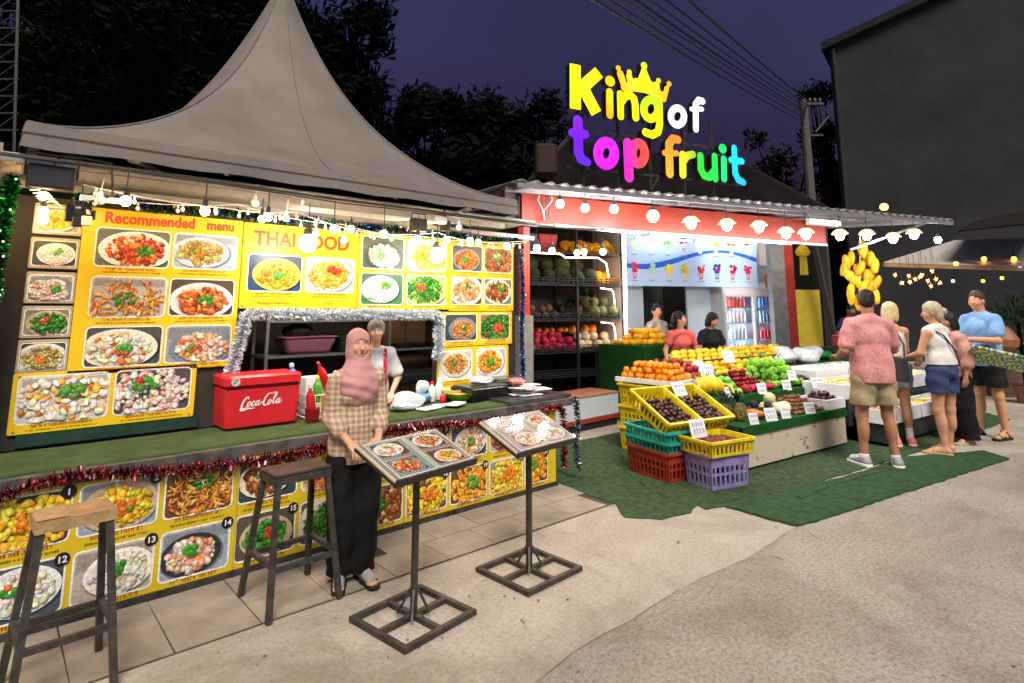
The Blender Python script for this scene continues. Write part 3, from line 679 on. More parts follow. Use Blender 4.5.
# ------------------------------------------------------------------ red cool box
t = thing('cool_box', 'red plastic cool box with white script lettering on the green counter cloth', 'cool box', (1.56, 4.63, .785), 0)
t['label'] = 'red plastic cool box with white script lettering on the green counter cloth'
M_cool = mat('red_plastic', (.62, .018, .028), .32, noise=.12, scale=7, spec=.5)
mb = MB(); mb.rbox((1.56, 4.635, .928), (.53, .31, .28), r=.03, taper=.97); mb.build('tub', M_cool, t, smooth=False)
lid = MB().rbox((1.56, 4.635, 1.113), (.545, .325, .082), r=.03).build('lid', M_cool, t)
MB().bb((1.295, 4.478, 1.066), (1.825, 4.49, 1.070), (.12, .005, .008)).build('seam', M_vc, lid)
bd = MB(); bd.poly([(1.355 + .030 * math.cos(2 * math.pi * i / 20), 4.4700, 1.115 + .030 * math.sin(2 * math.pi * i / 20)) for i in range(20)], '#c8c8cc'); bd.quad((1.337, 4.4694, 1.103), (1.343, 4.4694, 1.098), (1.375, 4.4694, 1.128), (1.369, 4.4694, 1.133), '#403a3c'); bd.quad((1.340, 4.4690, 1.124), (1.362, 4.4690, 1.133), (1.360, 4.4690, 1.138), (1.338, 4.4690, 1.129), '#605a5c'); bd.build('badge', M_vc, lid)
# script lettering, traced in a 45-wide frame
def cc(a, b): return (a * .0080 / 8, b * .0080 / 8)
SC = [ # letters as swept strokes: (x, y) in mm, width in mm
 ([(70, 128), (75, 138), (69, 144), (55, 138), (38, 112), (28, 82), (34, 62), (52, 62), (70, 78)], [3, 4, 3.4, 5, 7, 7, 5.5, 3.6, 2]),
 ([(28, 72), (22, 60), (26, 50), (50, 50), (78, 60), (108, 57), (128, 60)], [3, 4.5, 5, 5.5, 5, 3.5, 1.5]),
 ([(84, 108), (74, 100), (68, 82), (72, 72), (83, 76), (92, 94), (88, 107), (80, 105)], [3.5, 4.5, 5.2, 4.5, 3.5, 4, 3.5, 2.5]),
 ([(88, 104), (102, 102)], [2, 2]), ([(122, 104), (116, 109), (106, 100), (101, 82), (107, 73), (120, 80), (130, 92)], [3.6, 3.5, 4.6, 5.4, 4.5, 3, 2]),
 ([(150, 108), (140, 108), (130, 94), (130, 78), (139, 75), (150, 92), (154, 106)], [3.4, 4, 5, 5, 4, 3.4, 3.4]), ([(156, 112), (150, 88), (154, 77), (166, 84), (174, 96)], [4.2, 5, 4.4, 3, 2]),
 ([(172, 96), (184, 98)], [3.5, 3.5]),
 ([(250, 150), (235, 158), (215, 150), (196, 122), (186, 92), (192, 72), (208, 70), (222, 84)], [2.2, 3, 4.5, 6.5, 7, 6, 4, 2.4]),
 ([(250, 150), (262, 160), (276, 158), (268, 146)], [2, 3.5, 3.5, 2]),
 ([(236, 108), (226, 100), (220, 82), (225, 72), (237, 78), (244, 96), (240, 108), (232, 105)], [3.5, 4.5, 5.2, 4.5, 3.5, 4, 3.5, 2.5]),
 ([(246, 86), (262, 104), (280, 134), (288, 152), (281, 156), (268, 128), (258, 92), (261, 76), (272, 82), (282, 92)], [2, 2.5, 2.8, 3.2, 3.6, 4.6, 5.2, 4.6, 3, 2]),
 ([(304, 108), (294, 108), (284, 94), (284, 79), (293, 75), (303, 90), (308, 106)], [3.4, 4, 5, 5, 4, 3.4, 3.4]), ([(310, 112), (304, 88), (308, 77), (318, 84), (326, 96)], [4.2, 5, 4.4, 3, 2])]
k = .325 / 345.
mbs = stroke_shape('script', [dict(p=[(a * k, b * k) for a, b in p], w=[q * k for q in w]) for p, w in SC], [], ((1.375, 4.4785, .868), (1, 0, .012), (.06, 0, 1)), 0, None, None, lambda x, y: (.82, .80, .80), h=.0016)
mbs.build('script_lettering', M_vc, t)
# ------------------------------------------------------------------ things on the counter
def bottle(x, y, z, h, r, col, cap, label, name='sauce_bottle', tilt=(0, 0, 1), group=None, m=None):
    t = thing(name, label, 'bottle', (x, y, z), 0, group)
    MB().lathe([(r * .9, 0), (r, .01), (r, h * .62), (r * .8, h * .72), (r * .38, h * .82), (r * .36, h * .88)], (x, y, z), 14, col, axis=tilt).build('bottle_body', m or M_vcg, t, smooth=True)
    T = Vector(tilt).normalized(); c = Vector((x, y, z)) + T * h * .88
    MB().lathe([(r * .46, 0), (r * .46, h * .10), (r * .2, h * .14)], c, 12, cap, axis=tilt).build('cap', M_vcg, t)
    return t
CT = .787
t = thing('utensil_caddy', 'white wire basket of sauce bottles and sticks beside the red cool box', 'basket', (2.08, 4.62, CT))
mb = MB()
for z in (.01, .06, .12, .18):
    mb.tube([(1.90, 4.48, CT + z), (2.26, 4.48, CT + z), (2.26, 4.78, CT + z), (1.90, 4.78, CT + z), (1.90, 4.48, CT + z)], .004, 6)
for i in range(9):
    for y in (4.48, 4.78): mb.tube([(1.90 + .045 * i, y, CT), (1.90 + .045 * i, y, CT + .18)], .003, 5)
mb.bb((1.90, 4.48, CT), (2.26, 4.78, CT + .006)); mb.build('basket_wires', mat('white_coat', (.75, .75, .73), .4, noise=.05), t)
MB().rbox((2.10, 4.70, CT + .16), (.34, .14, .28), r=.01, col='#dfe4e8').build('white_panel', M_vc, t)
bottle(1.93, 4.50, CT + .01, .26, .035, '#b02028', '#d8d8d8', 'red sauce bottle leaning in the white basket', tilt=(-.1, 0, 1))
bottle(2.10, 4.60, CT + .20, .24, .033, '#b8141c', '#c02028', 'tilted red bottle highest in the white basket', tilt=(-.45, 0, 1))
bottle(2.22, 4.56, CT + .12, .24, .033, '#d02a20', '#e0e0e0', 'tilted red bottle touching the sleeve of the woman in the headscarf', tilt=(-.4, 0, 1))
bottle(1.84, 4.64, CT + .20, .22, .04, '#3a78c0', '#a8c8e8', 'clear blue bottle standing behind the cool box', tilt=(-.15, 0, 1))
bottle(1.985, 4.52, CT + .12, .20, .034, '#4a9a30', '#e0d030', 'green bottle above the orange tub', tilt=(-.08, 0, 1))
t = thing('chopstick_holder', 'orange bamboo tub of chopsticks leaning on the counter', 'holder', (2.02, 4.45, CT)); MB().lathe([(.042, 0), (.048, .01), (.055, .18), (.048, .18), (.04, .02)], (2.03, 4.43, CT), 18, '#c08030').build('tub', M_vc, t, smooth=False)
mb = MB()
for i in range(14):
    a = rng.uniform(0, 6.28); q = rng.uniform(0, .035); mb.tube([(2.03 + q * .5 * math.cos(a), 4.43 + q * .5 * math.sin(a), CT + .03), (2.03 + q * 1.3 * math.cos(a), 4.43 + q * 1.3 * math.sin(a), CT + .25 + rng.uniform(-.01, .02))], .003, 5, rng.choice(['#d8b060', '#e8c880', '#b88840']))
mb.build('chopsticks', M_vc, t)
mb = MB(); mb.lathe([(.045, 0), (.05, .02), (.055, .10), (.05, .10)], (1.90, 4.42, CT), 16, '#7a1014'); single(mb, 'condiment_tub', M_vcg, 'small dark red tub beside the cool box', 'tub')
def crumple(name, c, d, col, label, cat, m, seed, n=14, parent=None):
    rr = random.Random(seed); mb = MB(); c = Vector(c); V = []
    fld = [(Vector((rr.gauss(0, 1), rr.gauss(0, 1), rr.gauss(0, 1))).normalized(), rr.uniform(-.35, .25)) for _ in range(16)]
    for i in range(n + 1):
        a = -math.pi / 2 + math.pi * i / n
        for j in range(2 * n):
            b = math.pi * j / n; p = Vector((math.cos(a) * math.cos(b), math.cos(a) * math.sin(b), math.sin(a))); k = 1 + sum(w * max(0, p.dot(q) - .7) / .3 for q, w in fld)
            z = p.z * k; z = z if z > -.85 else -.85
            V.append(c + Vector((p.x * k * d[0] / 2, p.y * k * d[1] / 2, (z + .85) * d[2] / 1.85)))
    m2 = 2 * n; mb.add(V, [(i * m2 + j, i * m2 + (j + 1) % m2, (i + 1) * m2 + (j + 1) % m2, (i + 1) * m2 + j) for i in range(n) for j in range(m2)], col)
    return single(mb, name, m, label, cat)
M_bag = mat('thin_plastic', vcol=True, rough=.25, noise=.12, scale=20, trans=.25, bump=.5, bscale=25)
crumple('plastic_bag', (2.74, 4.45, CT), (.30, .26, .13), '#dfe8f0', 'white plastic bag slumped in front of the cook', 'bag', M_bag, 3)
crumple('tissue_pack', (2.98, 4.60, CT + .01), (.20, .16, .09), '#6aa8e0', 'light blue pack of tissues on the counter', 'tissues', M_bag, 5)
crumple('tissue', (2.98, 4.60, CT + .085), (.11, .08, .13), '#f0f4f8', 'white tissue standing out of the blue pack', 'tissue', M_bag, 8)
crumple('plastic_wrap', (3.62, 4.55, .915), (.30, .2, .06), '#d8e0e8', 'clear plastic wrap lying on the black case', 'wrap', M_bag, 9)
for i, (x, y, rz, c) in enumerate(((2.86, 4.30, .2, '#e8ecf0'), (3.05, 4.34, -.3, '#d8e0e8'), (3.12, 4.28, .5, '#f0f0f0'))):
    mb = MB(); mb.rbox((x, y, CT + .010 + .012 * (i == 2)), (.20, .12, .012), r=.01, rz=rz, col=c); single(mb, 'paper_slip', M_vc, ['white paper slip near the tissue pack', 'bluish paper slip lying across the others', 'small white card at the edge of the green cloth'][i], 'paper')
t = thing('mixing_bowl', 'lime green bowl with food scraps on the counter', 'bowl', (3.33, 4.50, CT)); MB().lathe([(.06, 0), (.10, .02), (.15, .075), (.165, .08), (.145, .075), (.09, .028), (.0, .025)], (3.33, 4.50, CT), 24, '#8ac81e').build('bowl', M_vcg, t, smooth=True)
MB().ball((3.33, 4.50, CT + .04), .1, 12, '#c8a868', (1, 1, .3)).build('scraps', M_vc, t)
mb = MB(); mb.lathe([(.07, 0), (.12, .03), (.14, .09), (.12, .09), (.06, .02)], (3.36, 4.66, CT), 20, '#caa880'); single(mb, 'wooden_bowl', M_vcg, 'tan bowl behind the lime green bowl', 'bowl')
bottle(3.10, 4.62, CT, .18, .035, '#e8e4dc', '#d03028', 'white bottle with red cap on the counter')
bottle(3.22, 4.68, CT, .20, .036, '#d8dce0', '#f0f0f0', 'white bottle with white cap behind the bowl')
bottle(3.02, 4.72, CT, .12, .03, '#b02018', '#b02018', 'short red bottle behind the tissues')
bottle(3.14, 4.50, CT, .10, .028, '#c83020', '#208030', 'small red bottle with green cap near the bowl')
t = thing('display_case', 'low black glass topped case on the counter', 'case', (3.60, 4.55, CT)); MB().rbox((3.60, 4.53, CT + .055), (.48, .34, .11), r=.015, col='#101214').build('case_body', M_vcg, t)
MB().bb((3.38, 4.38, CT + .112), (3.82, 4.68, CT + .120), (.05, .055, .06)).build('glass_lid', M_vcg, t)
t = thing('chafing_case', 'black food warmer with glass lid at the end of the counter', 'food warmer', (4.05, 4.62, .80)); MB().rbox((4.02, 4.68, .86), (.40, .24, .11), r=.015, col='#15181a').build('case_body', M_vcg, t); MB().rbox((4.02, 4.68, .925), (.38, .22, .016), r=.01, col='#404850').build('lid', M_vcg, t)
rp = random.Random(4)
for i in range(9):
    x, y = 4.02 + rp.uniform(-.10, .14), 4.33 + rp.uniform(-.07, .07)
    mb = MB(); mb.rbox((x, y, .808 + .010 * i), (.25, .17, .006), r=.02, rz=rp.uniform(-.5, .5), rx=rp.uniform(-.04, .04), col=rp.choice(['#e8eaec', '#dcd8d4', '#f0eeea', '#c8ccd0']))
    single(mb, 'paper_bag', M_vc, 'flat white paper bag in the stack at the counter end', 'bag', 'stack of flat paper bags')
crumple('printed_bag', (3.90, 4.36, .895), (.22, .15, .07), '#e08a88', 'pink printed bag on top of the flat paper bags', 'bag', M_bag, 12)

# ------------------------------------------------------------------ stools
def stool(cx, cy, rz, w, d, h, sp, label, taped):
    t = thing('bar_stool', label, 'stool', (cx, cy, 0), rz, 'tall steel bar stools at the counter')
    if taped:
        s = MB().rbox((0, 0, h), (w, d, .045), r=.012).build('seat', mat('plank_seat', (.34, .19, .085), .6, noise=.3, scale=12, bump=.2), t, world=False)
        mb = MB(); mb.bb((-w / 2 - .003, -d / 2 - .003, h - .03), (w * .5 + .003, -d / 2 + .002, h + .02)); mb.bb((-w / 2 - .004, -d / 2, h + .0235), (-w * .1, d / 2, h + .026))
        mb.bb((-w / 2 - .005, -d / 2, h - .026), (-w / 2 - .001, d / 2, h + .02)); mb.build('packing_tape', mat('brown_tape', (.40, .26, .13), .3, noise=.3, scale=18, bump=.3), s, world=False)
    else:
        MB().rbox((0, 0, h), (w, d, .016), r=.008).build('seat', mat('scuffed_black', (.055, .045, .04), .4, noise=.6, scale=9), t, world=False)
        MB().bb((-w / 2, -d / 2, h - .05), (w / 2, -d / 2 + .03, h - .01)).bb((-w / 2, d / 2 - .03, h - .05), (w / 2, d / 2, h - .01)).bb((-w / 2, -d / 2 + .03, h - .05), (-w / 2 + .03, d / 2 - .03, h - .01)).bb((w / 2 - .03, -d / 2 + .03, h - .05), (w / 2, d / 2 - .03, h - .01)).build('seat_frame', M_steel, t, world=False)
    L = {}
    for sx in (-1, 1):
        for sy in (-1, 1):
            a = Vector((sx * (w / 2 - .02), sy * (d / 2 - .02), h - .03)); b = Vector((sx * sp[0] / 2, sy * sp[1] / 2, 0)); L[sx, sy] = (a, b); MB().bar(a, b, .029).build('leg', M_steel, t, world=False)
    f = lambda k, z: L[k][1].lerp(L[k][0], z / h)
    for k1, k2, z in (((-1, -1), (1, -1), .25), ((-1, 1), (1, 1), .25), ((-1, -1), (-1, 1), .27), ((1, -1), (1, 1), .27)): MB().bar(f(k1, z * 1), f(k2, z * 1), .026).build('footrest_bar', M_steel, t, world=False)
    return t
stool(.385, 3.44, .04, .29, .20, .705, (.36, .36), 'steel stool with taped wooden plank seat', True)
stool(1.445, 3.550, .05, .33, .23, .705, (.40, .40), 'black steel stool with a scuffed dark seat beside the woman in the headscarf', False)

# ------------------------------------------------------------------ menu stands
def menu_stand(x, y, rzb, rzt, tilt, label, mlabel, seed, top):
    t = thing('menu_stand', label, 'menu stand', (x, y, 0), 0, 'black steel menu stands')
    mb = MB(); w, d = .49, .43; M = Matrix.Translation((x, y, 0)) @ Matrix.Rotation(rzb, 4, 'Z'); mb.M = M
    s = .029
    for yy in (-d / 2, d / 2): mb.bb((-w / 2, yy - s / 2, .002), (w / 2, yy + s / 2, s))
    for xx in (-w / 2 + s / 2, w / 2 - s / 2): mb.bb((xx - s / 2, -d / 2 + s / 2, .003), (xx + s / 2, d / 2 - s / 2, s - .001))
    mb.bb((-w / 2 + s, -s / 2, .003), (w / 2 - s, s / 2, s - .001)); mb.bb((-s / 2, -d / 2 + s / 2, .004), (s / 2, -s / 2, s - .002)); mb.bb((-s / 2, s / 2, .004), (s / 2, d / 2 - s / 2, s - .002))
    mb.build('base_frame', M_steel, t)
    MB().bb((x - .014, y - .014, s), (x + .014, y + .014, top - .03)).build('pole', M_steel, t)
    mb = MB(); mb.M = M
    for a in range(4): c, q = math.cos(a * math.pi / 2 + .78), math.sin(a * math.pi / 2 + .78); mb.bar((c * .085, q * .085, s), (c * .018, q * .018, .15), .012)
    mb.build('brace', M_steel, t)
    T = Matrix.Translation((x, y, top)) @ Matrix.Rotation(rzt, 4, 'Z') @ Matrix.Rotation(tilt, 4, 'X'); W, D = .585, .36
    mb = MB(); mb.M = T; mb.bb((-W / 2, -D / 2, -.022), (W / 2, D / 2, -.006)); mb.bb((-W / 2, -D / 2 - .012, -.022), (W / 2, -D / 2 - .001, .018)); mb.build('tray', mat('black_tray', (.018, .018, .02), .5, noise=.3), t)
    m = thing('open_menu', mlabel, 'menu', (x, y, top - .02), 0, 'open laminated menus'); rr = random.Random(seed)
    mb = MB(); mb.M = T; mb.bb((-W / 2 + .003, -D / 2 + .004, -.0055), (W / 2 - .003, D / 2 - .004, .004), '#c8b8a0'); mb.bb((-W / 2 + .02, -D / 2 + .006, .0042), (W / 2 - .006, D / 2 - .006, .009), '#8a8a86'); mb.build('page_stack', M_vc, m)
    ux = (T.to_3x3() @ Vector((1, 0, 0))); uy = (T.to_3x3() @ Vector((0, 1, 0))); un = ux.cross(uy); O = T @ Vector((0, 0, 0)) + un * .0095
    sh = Sheet(O, ux, uy)
    for k in (0, 1):
        x0 = -.255 + k * .272; w0, h0 = .262, D - .02; y0 = -D / 2 + .008
        mb = MB(); mb.poly([sh.p(x0 + a, y0 + b, .0004) for a, b in rrect(w0, h0, .008)], '#eceae4'); mb.poly([sh.p(x0 + .008 + a, y0 + .008 + b, .0007) for a, b in rrect(w0 - .016, h0 - .016, .004)], rr.choice(['#b8a898', '#c0a090', '#a8b0b0']) if seed == 2 else ['#8aa09a', '#a08a7a'][k]); pg = mb.build('page', mat('laminate', vcol=True, rough=.12, noise=.1, scale=20, coat=.8), m)
        for r in range(2):
            food(sh, x0 + .02 + (.03 if seed == 2 else 0), y0 + .025 + r * .16, w0 - .06, .13, rr.choice(['salad', 'redcurry', 'green', 'yellow', 'whitesea', 'prawn'] if not (seed == 1 and k == 1 and r == 0) else ['nuggets']), rr, pg, l0=.001, border=.003, nb=70, frame_col='#e8e4dc')
            caption(sh, x0 + w0 * .5, y0 + .018 + r * .155, w0, pg, rr, .010, rows=1)
    mb = MB(); mb.poly([sh.p(-W / 2 + .006 + a, -D / 2 + .006 + b, .0048) for a, b in rrect(W - .012, D - .012, .008)]); mb.build('plastic_sleeve', M_sleeve, m)
M_sleeve = bpy.data.materials.new('clear_sleeve'); M_sleeve.use_nodes = True
_n = M_sleeve.node_tree; _n.nodes.clear(); _o = _n.nodes.new('ShaderNodeOutputMaterial'); _mx = _n.nodes.new('ShaderNodeMixShader'); _t = _n.nodes.new('ShaderNodeBsdfTransparent'); _g = _n.nodes.new('ShaderNodeBsdfGlossy')
_g.inputs['Roughness'].default_value = .08; _fr = _n.nodes.new('ShaderNodeFresnel'); _fr.inputs['IOR'].default_value = 1.5
_n.links.new(_fr.outputs[0], _mx.inputs[0]); _n.links.new(_t.outputs[0], _mx.inputs[1]); _n.links.new(_g.outputs[0], _mx.inputs[2]); _n.links.new(_mx.outputs[0], _o.inputs[0])
menu_stand(1.855, 2.895, .14, .16, .35, 'black steel menu stand that the woman in the headscarf stands beside', 'open menu with glare on its pages beside the woman in the headscarf', 1, .835)
menu_stand(2.70, 2.90, .05, .10, .40, 'black steel menu stand nearer the fruit stall', 'open menu with a tan page edge on the stand nearer the fruit stall', 2, .845)

# ------------------------------------------------------------------ lamps
M_warm = mat('warm_bulb', (1, .8, .5), .4, noise=0, emit='#ffcf8c', es=85)
M_cool_l = mat('white_bulb', (1, 1, 1), .4, noise=0, emit='#f8f2f4', es=110)
M_big = mat('bright_bulb', (1, 1, 1), .4, noise=0, emit='#fff4ea', es=80)
M_kit_fill = mat('kitchen_fill_bulb', (1, 1, 1), .4, noise=0, emit='#fff0dc', es=120)
M_led = mat('led_tube', (1, 1, 1), .4, noise=0, emit='#f0f0ff', es=18)
M_shade = mat('frosted_shade', (.75, .72, .65), .3, noise=.05, trans=.3)
def hung_bulb(p, r, wire, label, group, m=None, shade=False, name='hanging_bulb', sock=M_black):
    p = Vector(p); t = thing(name, label, 'lamp', p, 0, group)
    MB().ball(p, r, 14, sc=(1, 1, 1.1)).build('bulb', m or M_warm, t, smooth=True)
    MB().lathe([(r * .55, 0), (r * .6, .01), (r * .5, .045), (r * .2, .06)], p + Vector((0, 0, r * .9)), 10).build('socket', sock, t)
    MB().tube([p + Vector((0, 0, r + .05)), p + Vector((0, 0, wire))], .004, 6).build('cord', M_blackwire, t)
    if shade: MB().lathe([(.034, .05), (.045, .052), (.075, .03), (.105, -.01), (.103, -.012), (.073, .025), (.043, .047)], p + Vector((0, 0, r * .7)), 24).build('shade', shade, t, smooth=True)
    return t
gw = 'warm bulbs hanging under the edge of the tent'
for i, (x, y, r, w) in enumerate(((126, 201, .030, .22), (205, 211, .030, .22), (268, 217, .029, .2), (262, 219, .024, .15), (334, 229, .030, .22), (351, 229, .026, .1), (384, 234, .030, .24), (418, 239, .030, .22), (447, 240, .026, .12), (470, 241, .030, .2), (478, 242, .024, .16), (507, 246, .030, .22))):
    hung_bulb(PY(x, y, 4.30), r, w, 'round warm bulb on a short black drop under the tent edge', gw)
gx = 'warm bulbs on the cable beyond the tent corner'
for (x, y, r, w) in ((537, 248, .034, .2), (552, 251, .032, .2), (577, 253, .03, .12), (584, 252, .03, .12), (603, 252, .034, .16)):
    hung_bulb(PY(x, y, 4.25), r, w, 'round warm bulb hanging in front of the fruit shelves', gx)
for (x, y, lab) in ((308, 243, 'large glaring white bulb in front of the THAI FOOD title'), (437, 255, 'large glaring white bulb in front of the four photo board')):
    hung_bulb(PY(x, y, 4.36), .066, .30, lab, 'large white bulbs in front of the menu boards', M_big)
for k, y in enumerate((195, 210, 218)):
    hung_bulb(PY(43, y + 1, 4.42), .026, .04, ['topmost', 'middle', 'lowest'][k] + ' of the three warm bulbs near the black floodlight', 'three warm bulbs by the floodlight', M_warm)
hung_bulb((2.2, 5.3, 2.15), .06, .28, 'unseen added lamp brightening the kitchen end near the basin', 'added fill bulbs inside the kitchen', M_kit_fill)  # this and the next: hidden bulbs added to brighten kitchen and cook
hung_bulb((3.2, 5.05, 2.15), .06, .28, 'unseen added lamp brightening the cook', 'added fill bulbs inside the kitchen', M_kit_fill)
# fairy light string with small unlit lamps
def string_light(name, pts, n, label, m, cord, r=.014, drop=.04, group=None, sag=.0):
    t = thing(name, label, 'string lights', pts[0], 0, group); P = [Vector(p) for p in pts]
    full = []
    for a, b in zip(P, P[1:]):
        for k in range(12): s = k / 12; full.append(a.lerp(b, s) - Vector((0, 0, sag * 4 * s * (1 - s))))
    full.append(P[-1]); MB().tube(full, .003, 5).build('cord', cord, t)
    for i in range(n):
        q = full[int((i + .5) / n * (len(full) - 1))]; mb = MB(); mb.lathe([(.003, 0), (.008, -.012), (.007, -.02)], q, 6); b = mb.build('socket', cord, t); MB().ball(q - Vector((0, 0, drop)), r, 8, sc=(1, 1, 1.3)).build('bulb', m, t, smooth=True)
    return t
M_clear = mat('clear_bulb', (.55, .55, .52), .15, noise=.1, spec=.8)
string_light('fairy_lights', [(.36, 4.42, 2.385), (1.2, 4.42, 2.33), (1.7, 4.42, 2.36), (2.3, 4.42, 2.25), (3.0, 4.42, 2.31), (3.5, 4.42, 2.26), (4.1, 4.42, 2.30)], 22, 'white cord with small unlit lamps strung low under the tent edge', M_clear, M_whitewire, sag=.02)
string_light('fairy_lights', [(.36, 4.5, 2.33), (1.3, 4.5, 2.38), (2.1, 4.5, 2.31), (2.9, 4.5, 2.27), (4.2, 4.5, 2.33)], 16, 'thin white light cord strung behind the bulbs above the boards', M_clear, M_whitewire, sag=.03)
for i, (x, y) in enumerate(((255, 203), (286, 218), (316, 234), (344, 241), (100, 200), (459, 227))):
    p = PY(x, y, 4.38); t = thing('unlit_globe', 'round unlit clear bulb hanging among the lit ones', 'lamp', p, 0, 'unlit clear bulbs under the tent'); MB().ball(p, .030, 12).build('globe', M_clear, t, smooth=True); MB().lathe([(.012, .028), (.012, .05), (.003, .06)], p, 8).build('socket', mat('white_socket', (.7, .7, .68), .5, noise=.05), t); MB().tube([p + Vector((0, 0, .05)), p + Vector((.01, 0, .14))], .003, 5).build('cord', M_whitewire, t)
# floodlights, socket clusters, ornament
t = thing('floodlight', 'black rectangular floodlight hung from the stall roof near the green foil', 'floodlight', (.21, 4.38, 2.4)); MB().rbox((.205, 4.40, 2.40), (.235, .05, .145), r=.015, rx=R(90) * 0).build('housing', M_black, t)
MB().bb((.11, 4.370, 2.345), (.30, 4.3745, 2.455), (.035, .035, .04)).build('lens', M_vcg, t)
mb = MB(); mb.tube([(.08, 4.40, 2.40), (.08, 4.40, 2.54), (.33, 4.40, 2.54), (.33, 4.40, 2.40)], .008, 6); mb.tube([(.2, 4.42, 2.47), (.25, 4.42, 2.56), (.5, 4.42, 2.54), (.52, 4.42, 2.33), (.4, 4.42, 2.28)], .008, 6); mb.build('bracket', M_blackwire, t)
t = thing('floodlight', 'small black floodlight clamped under the tent above the four photo board', 'floodlight', (2.79, 4.4, 2.35)); MB().rbox((2.79, 4.42, 2.355), (.16, .06, .12), r=.015).build('housing', M_black, t); MB().tube([(2.72, 4.42, 2.38), (2.72, 4.42, 2.46), (2.86, 4.42, 2.46), (2.86, 4.42, 2.38)], .007, 6).build('bracket', M_blackwire, t)
t = thing('camera_bracket', 'grey camera on a clamp beside the small black floodlight', 'camera', (3.02, 4.38, 2.38)); MB().lathe([(.03, 0), (.035, .01), (.035, .09), (.03, .1)], (2.93, 4.36, 2.41), 12, '#b8c0c4', axis=(1, -.2, 0)).build('barrel', M_vcg, t)
mb = MB(); mb.rbox((3.05, 4.38, 2.37), (.09, .05, .10), r=.01); mb.tube([(3.05, 4.38, 2.42), (3.05, 4.40, 2.52)], .012); mb.build('clamp', M_black, t)
t = thing('hanging_ornament', 'dark wicker star ornament hung over the corner of the clear photos', 'ornament', (.36, 4.45, 2.2)); mb = MB(); c0 = PY(80, 214, 4.45)
for i in range(7): a = i * 2 * math.pi / 7; mb.rbox(c0 + Vector((.055 * math.cos(a), -.004 * i, .055 * math.sin(a))), (.055, .02, .06), r=.01, col=rng.choice(['#181818', '#2a2c30', '#e0d0a8' if i % 3 == 0 else '#202428']))
mb.ball(c0, .06, 12, '#1c1e22', (1, .5, 1)); mb.build('star_body', M_vcg, t); MB().tube([c0, c0 + Vector((0, 0, .22))], .004, 5).build('cord', M_blackwire, t)
t = thing('light_batten', 'white batten with coiled wires beneath the black floodlight', 'light fitting', (.3, 4.42, 2.28)); MB().rbox(PY(105, 200, 4.44), (.26, .04, .035), r=.008).build('batten', mat('white_coat'), t)
mb = MB()
for i in range(5): p = PY(30 + 3 * i, 190 + 3 * i, 4.43); mb.tube([p, p + Vector((.05, 0, .01)), p + Vector((.09, 0, -.01))], .004, 5)
mb.build('loose_wires', M_whitewire, t)
mb = MB()
for x in (205, 268, 334, 384, 418, 507, 126, 163):
    pass

# ------------------------------------------------------------------ ground
def ground_mat(name, cols, speck, rough_bump):
    m = bpy.data.materials.new(name); m.use_nodes = True; nt = m.node_tree; N, L = nt.nodes, nt.links; b = N['Principled BSDF']; b.inputs['Roughness'].default_value = .82; b.inputs['Specular IOR Level'].default_value = .35
    tc = N.new('ShaderNodeTexCoord')
    def noise(sc, det=6, ro=.6, dist=0.0):
        n = N.new('ShaderNodeTexNoise'); n.inputs['Scale'].default_value = sc; n.inputs['Detail'].default_value = det; n.inputs['Roughness'].default_value = ro; n.inputs['Distortion'].default_value = dist; L.new(tc.outputs['Object'], n.inputs['Vector']); return n.outputs['Fac']
    r = N.new('ShaderNodeValToRGB'); E = r.color_ramp; E.elements[0].position = .32; E.elements[0].color = (*cols[0], 1); E.elements[1].position = .70; E.elements[1].color = (*cols[2], 1); e = E.elements.new(.50); e.color = (*cols[1], 1); L.new(noise(.9, 10, .66, .6), r.inputs[0])
    cur = r.outputs[0]
    def mix(fac_socket, lo, hi, amount, col, blend='MIX'):
        nonlocal cur
        g = N.new('ShaderNodeMapRange'); g.inputs['From Min'].default_value = lo; g.inputs['From Max'].default_value = hi; g.inputs['To Max'].default_value = amount; L.new(fac_socket, g.inputs['Value'])
        x = N.new('ShaderNodeMix'); x.data_type = 'RGBA'; x.blend_type = blend; L.new(g.outputs[0], x.inputs[0]); L.new(cur, x.inputs[6]); x.inputs[7].default_value = (*col, 1); cur = x.outputs[2]
    mix(noise(.55, 9, .72, 1.6), .48, .66, .60, (.17, .135, .09)); mix(noise(.8, 9, .75, 2.0), .58, .66, .5, (.42, .41, .37)); mix(noise(3.2, 9, .75), .56, .72, .35, (.45, .43, .38)); mix(noise(7, 8, .8, .8), .62, .74, .40, (.13, .105, .08))
    mix(noise(42, 7, .9), .46, .60, speck, (.09, .075, .06)); mix(noise(75, 5, .85), .52, .66, speck * .8, (.50, .46, .40))
    mix(noise(.7, 7, .8, 2.5), .64, .69, .55, (.12, .105, .08)); L.new(cur, b.inputs['Base Color']); bp = N.new('ShaderNodeBump'); bp.inputs['Strength'].default_value = rough_bump; bp.inputs['Distance'].default_value = .01; L.new(noise(85, 5, .7), bp.inputs['Height']); b2 = N.new('ShaderNodeBump'); b2.inputs['Strength'].default_value = .25; b2.inputs['Distance'].default_value = .04; L.new(noise(4, 6, .6), b2.inputs['Height']); L.new(bp.outputs[0], b2.inputs['Normal']); L.new(b2.outputs[0], b.inputs['Normal']); return m
M_concrete2 = ground_mat('stained_concrete', ((.28, .255, .205), (.39, .36, .30), (.47, .44, .38)), .45, .3)
mb = MB(); mb.add([(-60, -60, 0), (120, -60, 0), (120, 120, 0), (-60, 120, 0)], [(0, 1, 2, 3)]); ground = mb.build('ground', M_concrete2); ground['kind'] = 'structure'
M_ag = ground_mat('aggregate_concrete', ((.29, .27, .22), (.37, .347, .29), (.44, .42, .36)), .75, .8)
